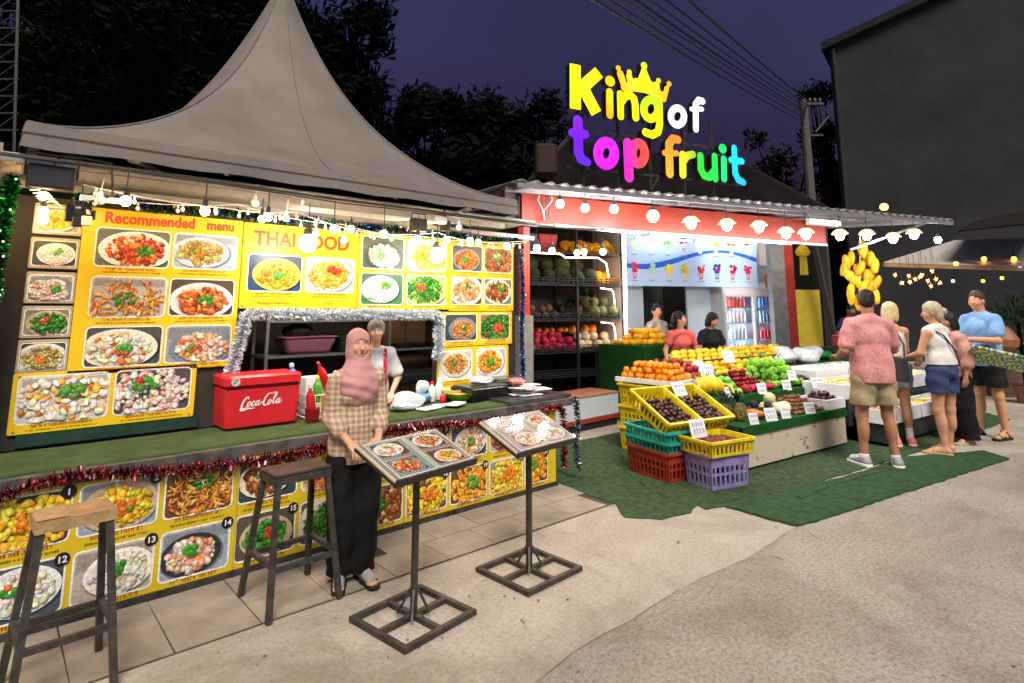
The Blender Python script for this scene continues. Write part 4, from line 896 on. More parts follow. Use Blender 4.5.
rr = random.Random(15); base = [(-4, .2)] + [tuple(G(*q))[:2] for q in ((400, 780), (532, 682), (612, 632), (662, 600), (732, 567), (797, 529), (830, 500), (1090, 435))] + [(14, .9)]; pts = []
for q0_, q1_ in zip(base, base[1:]):
    k_ = max(1, int(math.dist(q0_, q1_) / .07))
    for i in range(k_): x, y = lerp(q0_, q1_, i / k_); pts.append((x, y + rr.uniform(-.010, .010) + .014 * math.sin(x * 6)))
pts += [(14, -8), (-4, -8)]
mb = MB(); mb.poly([(x, y, .004) for x, y in pts[::-1]]); o = mb.build('rough_pavement', M_ag); o['kind'] = 'structure'
M_pave = mat('paving_slabs', (.26, .225, .18), .85, noise=.42, scale=2.2, bump=.35, bscale=60, detail=9)
o = MB().poly([(-1.6, 3.362, .0035), (4.25, 3.362, .0035), (4.25, 4.03, .0035), (-1.6, 4.03, .0035)], (.035, .028, .022)).build('paving_bed', mat('painted', vcol=True)); o['kind'] = 'structure'
mb = MB(); rr = random.Random(5); y0 = 3.36
for i in range(-4, 13):
    xa = .40 * i + .03
    for j, (ya, yb) in enumerate(((3.37, 4.02),) if xa < 1.9 else ((3.37, 3.70), (3.707, 4.02))):
        if yb > 4.01 and i % 1 == 0: pass
        sx = xa + (0.0 if j == 0 else 0); k = rr.uniform(.86, 1.1)
        if xa > 3.95: continue
        mb.box((sx + .1975 + (.13 if j else 0), (ya + yb) / 2 + rr.uniform(-.002, .002), .004), (.3935, yb - ya, .008 + rr.uniform(0, .004)), rz=rr.uniform(-.006, .006), col=(k, k, k))
o = mb.build('paving', M_pave); o['kind'] = 'structure'
# cracks / joint between the two pours
mb = MB(); q = [(x, y + .0, .0055) for x, y in pts[:-2][::3]]
for a, b in zip(q, q[1:]):
    s = 14
    for k in range(2):
        p0, p1 = lerp(a, b, k / 2), lerp(a, b, (k + 1) / 2); w = .0022 * rr.uniform(.2, 1.4); mb.quad((p0[0], p0[1] - w, .006), (p1[0], p1[1] - w, .006), (p1[0], p1[1] + w, .006), (p0[0], p0[1] + w, .006), (.10, .09, .075))
o = mb.build('joint_line', M_vc); o['kind'] = 'structure'
mb = MB()
for i in range(260):
    x, y = rr.uniform(.6, 7), rr.uniform(-.2, 3.3); r = rr.uniform(.003, .011); n = rr.randint(5, 7)
    mb.poly([(x + r * rr.uniform(.5, 1.2) * math.cos(2 * math.pi * k / n), y + r * rr.uniform(.5, 1.2) * math.sin(2 * math.pi * k / n), .0065) for k in range(n)], rr.choice([(.06, .05, .04), (.12, .10, .08), (.18, .15, .11)]))
o = mb.build('litter_specks', M_vc); o['kind'] = 'stuff'; o['label'] = 'small dark specks and grit scattered over the concrete'
mb = MB(); rr = random.Random(31)
for (sx, sy, a, L_) in ((2.1, 1.7, .3, .9), (4.6, 1.9, .9, .5)):
    p = Vector((sx, sy, .0075)); n_ = int(L_ / .05)
    for i in range(n_):
        a += rr.uniform(-.35, .35); q = p + Vector((math.cos(a), math.sin(a), 0)) * .05; w = .0022 * rr.uniform(.4, 1.3) * (1 - i / n_ * .7); s = Vector((-math.sin(a), math.cos(a), 0)) * w; mb.quad(p - s, q - s, q + s, p + s, (.09, .075, .058)); p = q
o = mb.build('ground_cracks', M_vc); o['kind'] = 'structure'
# green outdoor carpet
M_turf = mat('green_carpet', (.062, .108, .054), .95, noise=.55, scale=14.0, bump=1.0, bscale=160, spec=.1, detail=8)
M_turf2 = mat('dark_green_carpet', (.040, .088, .042), .95, noise=.5, scale=16.0, bump=.7, bscale=160, spec=.1, detail=8)
def carpet(name, px, m, z, label, folds=0.0, seed=1):
    P = [G(x, y, 0) for x, y in px]; rr = random.Random(seed); c = Vector((sum(p.x for p in P) / len(P), sum(p.y for p in P) / len(P), 0)); out = []
    for i, p in enumerate(P):
        q = P[(i + 1) % len(P)]; k = max(1, int((q - p).length / .08))
        for j in range(k): s = p.lerp(q, j / k); out.append(s + Vector((rr.uniform(-.012, .012), rr.uniform(-.012, .012), 0)))
    from mathutils.geometry import tessellate_polygon
    inner = []; mb = MB(); n = len(out)
    # bmesh-free: grid fill with edge skirt
    h = .06; xs0, ys0 = min(p.x for p in out), min(p.y for p in out); xs1, ys1 = max(p.x for p in out), max(p.y for p in out)
    tri = tessellate_polygon([out]); me = bpy.data.meshes.new(name)
    vs = [(p.x, p.y, z) for p in out] + [(p.x, p.y, 0.0) for p in out]
    fs = [tuple(t) for t in tri] + [(i, n + i, n + (i + 1) % n, (i + 1) % n) for i in range(n)]
    mb.add(vs, fs); o = tag(mb.build(name, m), label, 'carpet'); return o
carpet('green_carpet', [(553, 447), (549, 462), (556, 482), (590, 497), (616, 505), (624, 518), (662, 520), (690, 513), (697, 506), (705, 510), (728, 507), (760, 500), (860, 470), (960, 440), (1010, 420), (940, 400), (760, 400), (625, 432), (600, 437)], M_turf, .010, 'worn green carpet spread under the crates and fruit stall')
carpet('green_carpet', [(727, 508), (790, 526), (802, 527), (905, 494), (1010, 460), (985, 452), (905, 458), (860, 474)], M_turf2, .019, 'darker green carpet strip where the shoppers stand')
for (px, w, lab) in (([(556, 470), (575, 478), (600, 476)], .012, 'short raised crease in the worn carpet near the counter end'), ([(600, 437), (620, 452), (627, 470), (640, 480)], .01, 'long crease in the worn carpet beside the yellow crates'), ([(625, 470), (650, 490), (668, 498)], .012, 'crease in the worn carpet before the red crate'), ([(800, 500), (830, 486), (868, 476), (880, 472)], .02, 'thick rolled edge of carpet by the feet of the man in pink')):
    single(MB().tube([G(x, y, .006) for x, y in px], w * 1.5, 8), 'carpet_fold', M_turf, lab, 'carpet')
t = thing('low_freezer', 'long low white cabinet with a red base behind the counter end', 'cabinet', (5.2, 5.2, 0))
A, B = G(556, 438, 0), G(619, 424, 0); A2 = Vector((A.x, A.y, 0)); u = (B - A); u.z = 0; L = u.length; ang = math.atan2(u.y, u.x); c = A.lerp(B, .5); nrm = Vector((-math.sin(ang), math.cos(ang), 0)); cc0 = c + nrm * .25
MB().box((cc0.x, cc0.y, .13), (L, .5, .06), rz=ang, col='#8a2a20').build('red_base', M_vc, t); MB().box((cc0.x, cc0.y, .30), (L, .5, .28), rz=ang, col='#b8c4c4').build('white_body', M_vcg, t)
MB().box((cc0.x, cc0.y, .448), (L + .02, .52, .016), rz=ang, col='#b07858').build('rim', M_vc, t); MB().box((cc0.x, cc0.y, .05), (L, .44, .10), rz=ang, col='#15181a').build('plinth', M_vc, t)
# ------------------------------------------------------------------ fruit shop building
R0, R1 = Vector((3.97, 4.38, 0)), Vector((10.7, 2.13, 0)); uR = (R1 - R0).normalized(); nR = Vector((-uR.y, uR.x, 0))
shop = thing('fruit_shop', 'open fronted fruit shop with red fascia and corrugated metal roof', 'shop', (7, 5, 0))
mb = MB(); L = (R1 - R0).length; n = 260; P0 = R0 - uR * .02
def rz_(v): return 2.925 + .085 * v
vs = []
for i in range(n + 1):
    s = L * i / n; w = .018 * math.sin(2 * math.pi * s / .17)
    for v in (0, 5.2 if s < L * .62 else 1.9): p = P0 + uR * s + nR * v; vs += [(p.x, p.y, rz_(v) + w), (p.x, p.y, rz_(v) + w + .006)]
mb.add(vs, [(i * 4, (i + 1) * 4, (i + 1) * 4 + 2, i * 4 + 2)[::-1] for i in range(n)] + [(i * 4 + 1, (i + 1) * 4 + 1, (i + 1) * 4 + 3, i * 4 + 3) for i in range(n)] + [(i * 4, i * 4 + 1, (i + 1) * 4 + 1, (i + 1) * 4)[::-1] for i in range(n)])
roof = mb.build('corrugated_roof', mat('galvanised_sheet', (.42, .43, .44), .45, .5, noise=.25, scale=4), shop)
mb = MB(); mb.bar(P0 + Vector((0, 0, 2.885)) + nR * .03, P0 + uR * L + nR * .03 + Vector((0, 0, 2.885)), .035, .05)
mb.bar(P0 + Vector((0, 0, 2.90)) + nR * .35, P0 + uR * L * .9 + nR * .35 + Vector((0, 0, 2.91)), .04, .05)
for s in np.arange(.1, L, 1.1): p = P0 + uR * s; mb.bar(p + Vector((0, 0, 2.885)), p + nR * (1.8) + Vector((0, 0, 3.03)), .035, .05)
p = P0 + uR * (L - .55); mb.bar(p + Vector((0, 0, 2.88)), p - uR * 1.2 + nR * .4 + Vector((0, 0, 2.45)), .03)
mb.build('roof_frame', M_alu, shop)
mb = MB()
for s in np.arange(.09, L, .17): mb.lathe([(.010, 0), (.010, .006), (.004, .010)], P0 + uR * s + nR * .05 + Vector((0, 0, 2.948)), 6)
mb.build('roof_screws', M_alu, roof)
F0, F1 = Vector((4.36, 4.775, 0)), Vector((9.25, 3.42, 0)); uF = (F1 - F0).normalized(); nF = Vector((-uF.y, uF.x, 0)); aF = math.atan2(uF.y, uF.x)
c = F0.lerp(F1, .5) + nF * .03
MB().box((c.x, c.y, 2.735), ((F1 - F0).length, .05, .33), rz=aF).build('fascia', mat('fascia_red', (.33, .028, .008), .5, noise=.18, scale=2.2), shop)
mb = MB(); mb.box((F0.x - .12, F0.y + .10, 2.735), (.26, .10, .36), rz=aF + .5); mb.build('fascia_end', mat('dark_maroon', (.035, .016, .016), .6, noise=.3), shop)
mb = MB(); mb.box((c.x, c.y - .005, 2.555), ((F1 - F0).length, .07, .028), rz=aF); mb.build('fascia_trim', M_alu, shop)
# walls and posts
S0, S1 = Vector((5.94, 6.25, 0)), Vector((7.52, 5.90, 0)); uS = (S1 - S0).normalized(); nS = Vector((-uS.y, uS.x, 0)); aS = math.atan2(uS.y, uS.x)
def Sx(x): p = PP(x, 300, S0, S1); return (Vector((p.x, p.y, 0)) - S0).dot(uS)
B0, B1 = Vector((8.75, 6.65, 0)), Vector((11.2, 5.40, 0)); uB = (B1 - B0).normalized(); nB = Vector((-uB.y, uB.x, 0)); aB = math.atan2(uB.y, uB.x)
M_blue = mat('pale_blue_wall', (.62, .74, .82), .6, noise=.08, scale=2)
def wallbox(P, Q, z0, z1, th, name, m, parent, off=0.0):
    P, Q = Vector(P), Vector(Q); d = Q - P; d.z = 0; a = math.atan2(d.y, d.x); nn = Vector((-d.y, d.x, 0)).normalized(); c = P.lerp(Q, .5) + nn * (off + th / 2)
    return MB().box((c.x, c.y, (z0 + z1) / 2), (d.length, th, z1 - z0), rz=a).build(name, m, parent)
Bp = lambda x: (lambda p: Vector((p.x, p.y, 0)))(PP(x, 300, B0, B1))
wallbox(Bp(615) + nB * .35, Bp(652) + nB * .35, 0, 3.3, .06, 'back_wall', M_blue, shop)
wallbox(Bp(697) + nB * .35, Bp(800) + nB * .35, 0, 3.3, .06, 'back_wall', M_blue, shop)
wallbox(Bp(652) + nB * .35, Bp(697) + nB * .35, 2.12, 3.3, .06, 'back_wall', M_blue, shop)
wallbox(Bp(648) + nB * 1.6, Bp(705) + nB * 1.6, 0, 3.0, .06, 'inner_wall', mat('dark_inner', (.03, .035, .04), .7, noise=.3), shop)
wallbox(S0 - uS * 1.2 + nS * .75, S1 + nS * .75 + uS * .1, 0, 3.25, .06, 'side_wall', mat('dark_shop_wall', (.05, .05, .05), .7, noise=.3), shop)
wallbox(S1 + nS * .0 + uS * .06, S1 + nS * .8 + uS * .06, 0, 3.1, .05, 'shelf_side', M_blue, shop)
for x0, x1, m in ((776, 790, mat('grey_paint')), (790, 799, mat('red_paint'))):
    A = PP(x0, 340, (11.25, 4.62), (11.9, 4.3)); Bq = PP(x1, 340, (11.25, 4.62), (11.9, 4.3)); wallbox((A.x, A.y, 0), (Bq.x, Bq.y, 0), 0, 3.05, .12, 'corner_post', m, shop)
A = PP(762, 300, B0, B1); wallbox((A.x, A.y, 0), (A.x + .62, A.y - .30, 0), 2.45, 3.1, .03, 'shutter_panel', mat('ribbed_shutter', (.45, .46, .44), .5, noise=.1), shop)
# ceiling of the shop
mb = MB(); q = [F0 + nF * .3, F1 + nF * .3, F1 + nF * 4.6, F0 + nF * 3.9]
mb.add([(p.x, p.y, 2.93 + .06 * k) for k, p in zip((0, 0, 1, 1), q)] + [(p.x, p.y, 2.94 + .06 * k) for k, p in zip((0, 0, 1, 1), q)], [(3, 2, 1, 0), (4, 5, 6, 7)]); mb.build('ceiling', mat('pale_ceiling', (.5, .52, .54), .7, noise=.1), shop)
def tube_light(P, Q, label, r=.014, m=None, group='long white tube lights on the fruit shop'):
    t = thing('tube_light', label, 'lamp', P, 0, group); P, Q = Vector(P), Vector(Q); MB().tube([P, Q], r, 8).build('tube', m or M_led, t, smooth=True); d = (Q - P).normalized()
    MB().tube([P - d * .03, P], r * 1.3, 8).build('end_cap', M_alu, t); MB().tube([Q, Q + d * .03], r * 1.3, 8).build('end_cap', M_alu, t)
FP = lambda x, y, o=0.0: PP(x, y, F0 - nF * o, F1 - nF * o)
tube_light(FP(556, 225, .05), FP(640, 234, .05), 'tube light running below the red fascia over the fruit shelves', .010, mat('led_soft', (1, 1, 1), noise=0, emit='#f0f0f4', es=14))
tube_light(FP(650, 233.5, .05), FP(790, 243.5, .05), 'tube light running below the red fascia over the drinks board', .014)
tube_light(PP(636, 238, B0 - nB * .25, B1 - nB * .25), PP(692, 241, B0 - nB * .25, B1 - nB * .25), 'short tube over the end of the drinks board nearer the shelves', .012)
tube_light(PP(702, 241, B0 - nB * .25, B1 - nB * .25), PP(757, 243, B0 - nB * .25, B1 - nB * .25), 'short tube over the fridge end of the drinks board', .012)
t = tube_light(PP(624.0, 200, S0 - nS * .04, S1 - nS * .04) - Vector((0, 0, .45)), PP(627, 372, S0 - nS * .04, S1 - nS * .04), 'upright tube light on the edge of the fruit shelves', .012, mat('led_pink', (1, 1, 1), noise=0, emit='#ffe8e4', es=60))
# ------------------------------------------------------------------ drinks board
t = thing('drinks_board', 'pale blue drinks board with two rows of fruit shakes and a blue wave', 'menu board', (10, 6, 2))
zb0, zb1 = 2.03, 3.02; A, Bq = Bp(627.5), Bp(759); LB = (Bq - A).length
wallbox(A, Bq, zb0, zb1, .03, 'panel', mat('board_blue', (.52, .72, .95), .35, noise=.05, spec=.2), t)
sh = Sheet((A.x, A.y, zb0), (uB.x, uB.y, 0), (0, 0, 1)); rr = random.Random(11); mb = MB()
pts1 = [(LB * k / 40, (.50 + .16 * math.sin(k / 40 * 5.2 - 2.1) + .02) * (zb1 - zb0)) for k in range(41)]
for k in range(40):
    th = .075 + .03 * math.sin(k / 6); a, b = pts1[k], pts1[k + 1]; mb.quad(sh.p(a[0], a[1] - th / 2, .003), sh.p(b[0], b[1] - th / 2, .003), sh.p(b[0], b[1] + th / 2, .003), sh.p(a[0], a[1] + th / 2, .003), '#1c68d0')
    mb.quad(sh.p(a[0], a[1] + th / 2, .003), sh.p(b[0], b[1] + th / 2, .003), sh.p(b[0], b[1] + th * 1.1, .003), sh.p(a[0], a[1] + th * 1.1, .003), '#b8d8f8')
mb.build('blue_wave', M_print, t)
tops = [['#a8d848', '#e8f0d0'], ['#e0e8f0'], ['#80c830', '#40a020'], ['#c01858', '#801040'], ['#e8f0f8'], ['#d8e830', '#90d020'], ['#f0c040', '#e03040', '#e87830'], ['#f0c820', '#e03828'], None,
        ['#d02040', '#e04060'], ['#b0e0c0'], ['#e8d820', '#c8c818'], ['#e8d030', '#c0a020'], ['#c81838'], ['#3040a0', '#c02050'], ['#c81848', '#a01038'], ['#d83070'], None]
for k in range(17):
    if tops[k] is None: continue
    row = 0 if k < 8 else 1; i = k if row == 0 else k - 9; x = .16 + i * (LB - .3) / 7.2; y = .62 if row == 0 else .14; mb = MB()
    mb.poly([sh.p(x - .035, y, .004), sh.p(x + .035, y, .004), sh.p(x + .055, y + .17, .004), sh.p(x - .055, y + .17, .004)], rr.choice(['#e8f0f8', '#d8e8f4', '#f4f0e8']) if row == 0 else tops[k][0])
    mb.poly([sh.p(x - .030, y + .02, .0045), sh.p(x + .030, y + .02, .0045), sh.p(x + .042, y + .11, .0045), sh.p(x - .042, y + .11, .0045)], lerp(lin(tops[k][0]), (.8, .8, .85), .5))
    for q in range(9):
        a, b = x + rr.uniform(-.07, .07), y + .20 + rr.uniform(-.04, .06); s = rr.uniform(.02, .04); mb.poly([sh.p(a + s * math.cos(2 * math.pi * j / 7), b + s * math.sin(2 * math.pi * j / 7), .005 + .0002 * q) for j in range(7)], rr.choice(tops[k]))
    mb.quad(sh.p(x - .06, y - .05, .004), sh.p(x + .06, y - .05, .004), sh.p(x + .06, y - .035, .004), sh.p(x - .06, y - .035, .004), '#8098b8')
    mb.build('drink_picture', M_print, t)
# ------------------------------------------------------------------ drinks fridge
t = thing('drinks_fridge', 'two door glass fronted drinks fridge with lit shelves', 'fridge', (10.8, 5.6, 0)); M_white = mat('white_enamel', (.62, .64, .66), .3, noise=.06)
A, Bq = Bp(721) - nB * .05, Bp(781) - nB * .05; LF = (Bq - A).length; zt = 1.99; fd = .6
wallbox(A + nB * fd, Bq + nB * fd, 0, zt, .04, 'back_panel', M_white, t); wallbox(A, A + nB * fd, .0, zt, .04, 'side_panel', M_white, t, off=-.04); wallbox(Bq, Bq + nB * fd, .0, zt, .04, 'side_panel', M_white, t, off=0)
wallbox(A, Bq, 0, .35, fd, 'plinth', M_white, t); wallbox(A, Bq, zt - .09, zt + .03, fd, 'top_panel', M_white, t); M_fl = mat('fridge_lamp', (1, 1, 1), noise=0, emit='#e8f2ff', es=45)
for k in (0, 1):
    a, b = A + uB * (LF * .5 * k + .02), A + uB * (LF * .5 * (k + 1) - .02); mb = MB(); f = -nB * .03
    for z in (.37, zt - .12): mb.bar(a + f + Vector((0, 0, z)), b + f + Vector((0, 0, z)), .05)
    for q in (a, b): mb.bar(q + f + Vector((0, 0, .35)), q + f + Vector((0, 0, zt - .09)), .05)
    d = mb.build('door', M_white, t); MB().quad(*(tuple(p + f + Vector((0, 0, z))) for p, z in ((a, .37), (b, .37), (b, zt - .12), (a, zt - .12)))).build('glass', M_sleeve, d)
    hq = (b if k == 0 else a) - nB * .075; MB().tube([hq + Vector((0, 0, 1.0)), hq + Vector((0, 0, 1.45))], .012).build('handle', M_alu, d)
    MB().tube([a + uB * .06 + nB * .08 + Vector((0, 0, .45)), a + uB * .06 + nB * .08 + Vector((0, 0, 1.8))], .014).build('lamp_strip', M_fl, t)
mid = A + uB * LF * .5
for z in (.70, 1.02, 1.34, 1.62): wallbox(A + nB * .08 + uB * .04, Bq + nB * .08 - uB * .04, z, z + .012, .48, 'shelf', M_white, t)
dc = {(0, 0): '#9aa0a8', (0, 1): '#c8ccd0', (0, 2): '#f0d8d0', (0, 3): '#d84838', (1, 0): '#c03048', (1, 1): '#c82838', (1, 2): '#88a8c8', (1, 3): '#5888c8'}; fm = MB().lathe([(.030, 0), (.033, .01), (.033, .14), (.02, .18), (.012, .21), (.012, .23)], n=10).mesh('drink_bottle', M_vcg, True)
prot = {}
for k in (0, 1):
    for r, z in enumerate((.715, 1.035, 1.355, 1.635)):
        col = dc[(k, r)]
        if col not in prot: prot[col] = MB().lathe([(.030, 0), (.033, .01), (.033, .14), (.02, .18), (.012, .21), (.012, .23)], n=10, col=col).mesh('drink_bottle', M_vcg, True)
        for j in range(7):
            p = A + uB * (LF * .5 * k + .10 + .075 * j) + nB * .16; word = {'#9aa0a8': 'grey', '#c8ccd0': 'silver', '#f0d8d0': 'pale pink', '#d84838': 'orange red', '#c03048': 'dark pink', '#c82838': 'red', '#88a8c8': 'pale blue', '#5888c8': 'blue'}[col]
            place(prot[col], 'drink_bottle', (p.x, p.y, z), (0, 0, 0), word + ' drink bottle in the %s row behind the %s fridge door' % (['lowest', 'second', 'third', 'top'][r], ['shelf side', 'post side'][k]), 'bottle', 'rows of %s bottles in the fridge' % word)
bx = MB().rbox((Bp(773).x, Bp(773).y - .1, zt + .16), (.34, .3, .26), r=.02, rz=aB, col='#c86838'); single(bx, 'snack_box', M_vc, 'orange snack carton standing on the drinks fridge', 'box')
# ------------------------------------------------------------------ fruit shelves
t = thing('fruit_rack', 'tall dark metal shelf rack loaded with fruit at the side of the shop', 'rack', (6.6, 6.3, 0))
sa, sb = Sx(526.5), Sx(623); M_rack = mat('rack_metal', (.03, .032, .034), .5, .4, noise=.3)
def SP(s, v, z): p = S0 + uS * s + nS * v; return Vector((p.x, p.y, z))
zsh = [PP(575, y, S0, S1).z for y in (253, 285, 320, 352, 376)]
for s in (sa, (sa + sb) * .5, sb):
    for v in (0, .62): MB().bar(SP(s, v, 0), SP(s, v, 2.95), .035).build('post', M_rack, t)
for i, z in enumerate(zsh):
    c = SP((sa + sb) / 2, .32, z); MB().box((c.x, c.y, z), (sb - sa, .64, .03), rz=aS).build('shelf_board', M_rack, t)
    if i: 
        mb = MB()
        for dz in (.03, .065, .10): mb.bar(SP(sa, -.015, z + dz), SP(sb, -.015, z + dz), .012)
        for s in np.arange(sa, sb, .09): mb.bar(SP(s, -.015, z), SP(s, -.015, z + .10), .010)
        mb.build('front_lip', M_rack, t)
mb = MB(); mb.rbox(tuple(SP(Sx(553), .28, zsh[0] + .15)), (.34, .4, .26), r=.04, rz=aS, taper=.85, col='#e06a80'); single(mb, 'fruit_basket', M_vc, 'pink plastic basket on the top shelf of the fruit rack', 'basket')
mb = MB(); mb.rbox(tuple(SP(Sx(533), .28, zsh[0] + .15)), (.28, .4, .26), r=.04, rz=aS, taper=.85, col='#5a90c0'); single(mb, 'fruit_basket', M_vc, 'blue plastic basket on the top shelf of the fruit rack', 'basket')
mb = MB(); mb.tube([SP(Sx(530), -.03, zsh[0] - .03), SP(Sx(560), -.03, zsh[0] - .03), SP(Sx(565), -.03, zsh[0] - .08), SP(Sx(598), -.03, zsh[0] - .06), SP(Sx(606), -.03, zsh[0] - .14), SP(Sx(608), -.03, zsh[0] - .36)], .009, 6); single(mb, 'light_strip', mat('led_warm', (1, 1, 1), noise=0, emit='#ffb08c', es=22), 'bent warm light strip under the top shelf of the fruit rack', 'light strip')

for k in (2, 3):
    mb = MB(); mb.tube([SP(Sx(600), -.02, zsh[k - 1] - .04), SP(Sx(611), -.02, zsh[k - 1] - .06), SP(Sx(613), -.02, zsh[k - 1] - .12), SP(Sx(614), -.02, zsh[k - 1] - .30)], .007, 6); single(mb, 'light_strip', mat('led_warm'), ['warm light strip over the coconuts on the fruit rack', 'warm light strip over the pale melons on the fruit rack'][k - 2], 'light strip')
# ------------------------------------------------------------------ fruit kinds (shared meshes)
M_fruit = mat('fruit_skin', vcol=True, rough=.38, noise=.22, scale=22, bump=.15, vary=.30, spec=.35)
M_rough = mat('rough_fruit_skin', vcol=True, rough=.7, noise=.4, scale=45, bump=.5, vary=.28)
def body(prof, cols, n=14, bend=0, m=None, name='fruit', stem=None, noise=0, sq=1.0):
    mb = MB(); mb.lathe(prof, n=n, cols=cols)
    rr = random.Random(len(prof) * 7 + n)
    if noise: mb.v = [(x * (1 + rr.uniform(-noise, noise)), y * (1 + rr.uniform(-noise, noise)), z) for x, y, z in mb.v]
    if bend: mb.v = [(x + bend * (z * z), y, z) for x, y, z in mb.v]
    if stem: mb.tube([(0, 0, prof[-1][1] - .005), (.004, 0, prof[-1][1] + stem)], .004, 5, '#3a2a14')
    return mb.mesh(name, m or M_fruit, True)
def sph(r, cols, k=7, f=1.0, **kw): return body([(r * math.sin(math.pi * (i + .02) / (k + .04)), -r * f * math.cos(math.pi * (i + .02) / (k + .04))) for i in range(k + 1)], [cols[min(len(cols) - 1, int(i / k * len(cols)))] for i in range(k)], **kw)
FR = {}
FR['orange'] = sph(.040, ['#e8820c'], f=.95, name='orange'); FR['apple'] = sph(.042, ['#8a1428', '#a01c34', '#96203a'], f=.92, name='apple', stem=.012)
FR['lime'] = sph(.042, ['#6aa838', '#7cba48'], f=1.1, name='green_mango')
FR['mango'] = body([(.004, -.075), (.022, -.066), (.034, -.045), (.040, -.012), (.040, .018), (.031, .046), (.016, .064), (.004, .07)], ['#e8a818', '#f0b41c', '#f4be20', '#f2b81c', '#f0b018', '#ecaa18', '#e8a418'], name='mango', bend=1.5)
FR['watermelon'] = sph(.125, ['#0e2812', '#183c1a', '#234c22', '#12301a'], f=1.25, n=18, name='watermelon', m=M_rough)
FR['melon'] = sph(.078, ['#d8cc9c', '#e0d8b0'], f=.97, name='melon'); FR['canta'] = sph(.085, ['#e09a50', '#d89048'], name='orange_melon')
FR['greenmelon'] = sph(.085, ['#7a8a58', '#8a9a68'], f=1.2, name='green_melon', m=M_rough)
FR['coconut'] = sph(.062, ['#5a4030', '#7a5a44', '#6a4a38'], name='coconut', m=M_rough, noise=.05)
FR['avocado'] = sph(.045, ['#12181c', '#1a2228'], f=1.25, name='avocado', m=M_rough); FR['papaya'] = sph(.052, ['#e08020', '#d07818'], f=1.7, name='papaya')
FR['mangosteen'] = body([(.012, -.022), (.026, -.014), (.029, .004), (.022, .018), (.012, .022), (.016, .026), (.004, .028)], ['#38161c', '#42181f', '#3a1820', '#46222a', '#5a5a30', '#6a6a38'], n=10, name='mangosteen')
FR['salak'] = sph(.030, ['#6a3018', '#7a3c1e'], f=1.25, n=10, name='snake_fruit', m=M_rough); FR['grape'] = sph(.016, ['#3a1028', '#4a1830'], k=6, n=8, name='grape')
FR['longan'] = sph(.017, ['#6a4028', '#8a5c34'], k=6, n=8, name='longan', m=M_rough)
def dragon():
    mb = MB(); mb.ball((0, 0, 0), .050, 12, '#c81c50', (1, 1, 1.3)); rr = random.Random(2)
    for i in range(22):
        a, z = rr.uniform(0, 6.28), rr.uniform(-.05, .06); r = .048 * math.sqrt(max(.1, 1 - (z / .068) ** 2)); d = Vector((math.cos(a), math.sin(a), 0)); c = Vector((0, 0, z)) + d * r; s = Vector((-d.y, d.x, 0)) * .012
        mb.add([c - s, c + s, c + d * .018 + Vector((0, 0, .028))], [(0, 1, 2), (2, 1, 0)], rr.choice(['#d84060', '#8a9a38', '#c8b050', '#e06070']))
    return mb.mesh('dragon_fruit', M_fruit, True)
FR['dragon'] = dragon()
def ramb():
    mb = MB(); mb.ball((0, 0, 0), .024, 8, '#8a1820'); rr = random.Random(3)
    for i in range(40):
        d = Vector((rr.gauss(0, 1), rr.gauss(0, 1), rr.gauss(0, 1))).normalized(); s = d.orthogonal().normalized() * .003; mb.add([d * .022 - s, d * .022 + s, d * .036], [(0, 1, 2), (2, 1, 0)], rr.choice(['#a02830', '#6a8a30', '#c05040', '#701420']))
    return mb.mesh('rambutan', M_fruit, True)
FR['rambutan'] = ramb()
def custard():
    mb = MB(); rr = random.Random(5)
    mb.ball((0, 0, 0), .042, 10, '#3f8a1c')
    for i in range(70):
        a = math.acos(1 - 2 * (i + .5) / 70); b = i * 2.39996; d = Vector((math.sin(a) * math.cos(b), math.sin(a) * math.sin(b), math.cos(a))); mb.ball(d * .041, .0095, 6, rr.choice(['#78b82a', '#8acc38', '#64a822', '#9ad84a']))
    return mb.mesh('custard_apple', M_fruit, True)
FR['custard'] = custard()
def pineapple():
    mb = MB(); rr = random.Random(6); mb.lathe([(.03, -.09), (.052, -.07), (.060, 0), (.054, .06), (.03, .085)], n=14, cols=['#5a4a20', '#6a5424', '#5a5228', '#44481f'])
    for i in range(70):
        z = -.075 + .15 * rr.random(); a = rr.uniform(0, 6.28); r = .060 * math.sqrt(max(.2, 1 - (z / .11) ** 2)); mb.ball((r * math.cos(a), r * math.sin(a), z), .009, 5, rr.choice(['#6a5c28', '#3c4420', '#806a30']))
    for i in range(26):
        a = rr.uniform(0, 6.28); k = rr.uniform(.02, .075); h = .085 + rr.uniform(.08, .15) - k * .6; s = Vector((-math.sin(a), math.cos(a), 0)) * .009; c = Vector((math.cos(a), math.sin(a), 0))
        mb.add([c * .012 + Vector((0, 0, .08)) - s, c * .012 + Vector((0, 0, .08)) + s, c * k * .7 + Vector((0, 0, (.08 + h) * .62)) + s * .7, c * k * 1.2 + Vector((0, 0, h)), c * k * .7 + Vector((0, 0, (.08 + h) * .62)) - s * .7], [(0, 1, 2, 3, 4), (4, 3, 2, 1, 0)], rr.choice(['#2c4a28', '#3c5c34', '#20381f']))
    return mb.mesh('pineapple', M_rough, False)
FR['pineapple'] = pineapple()
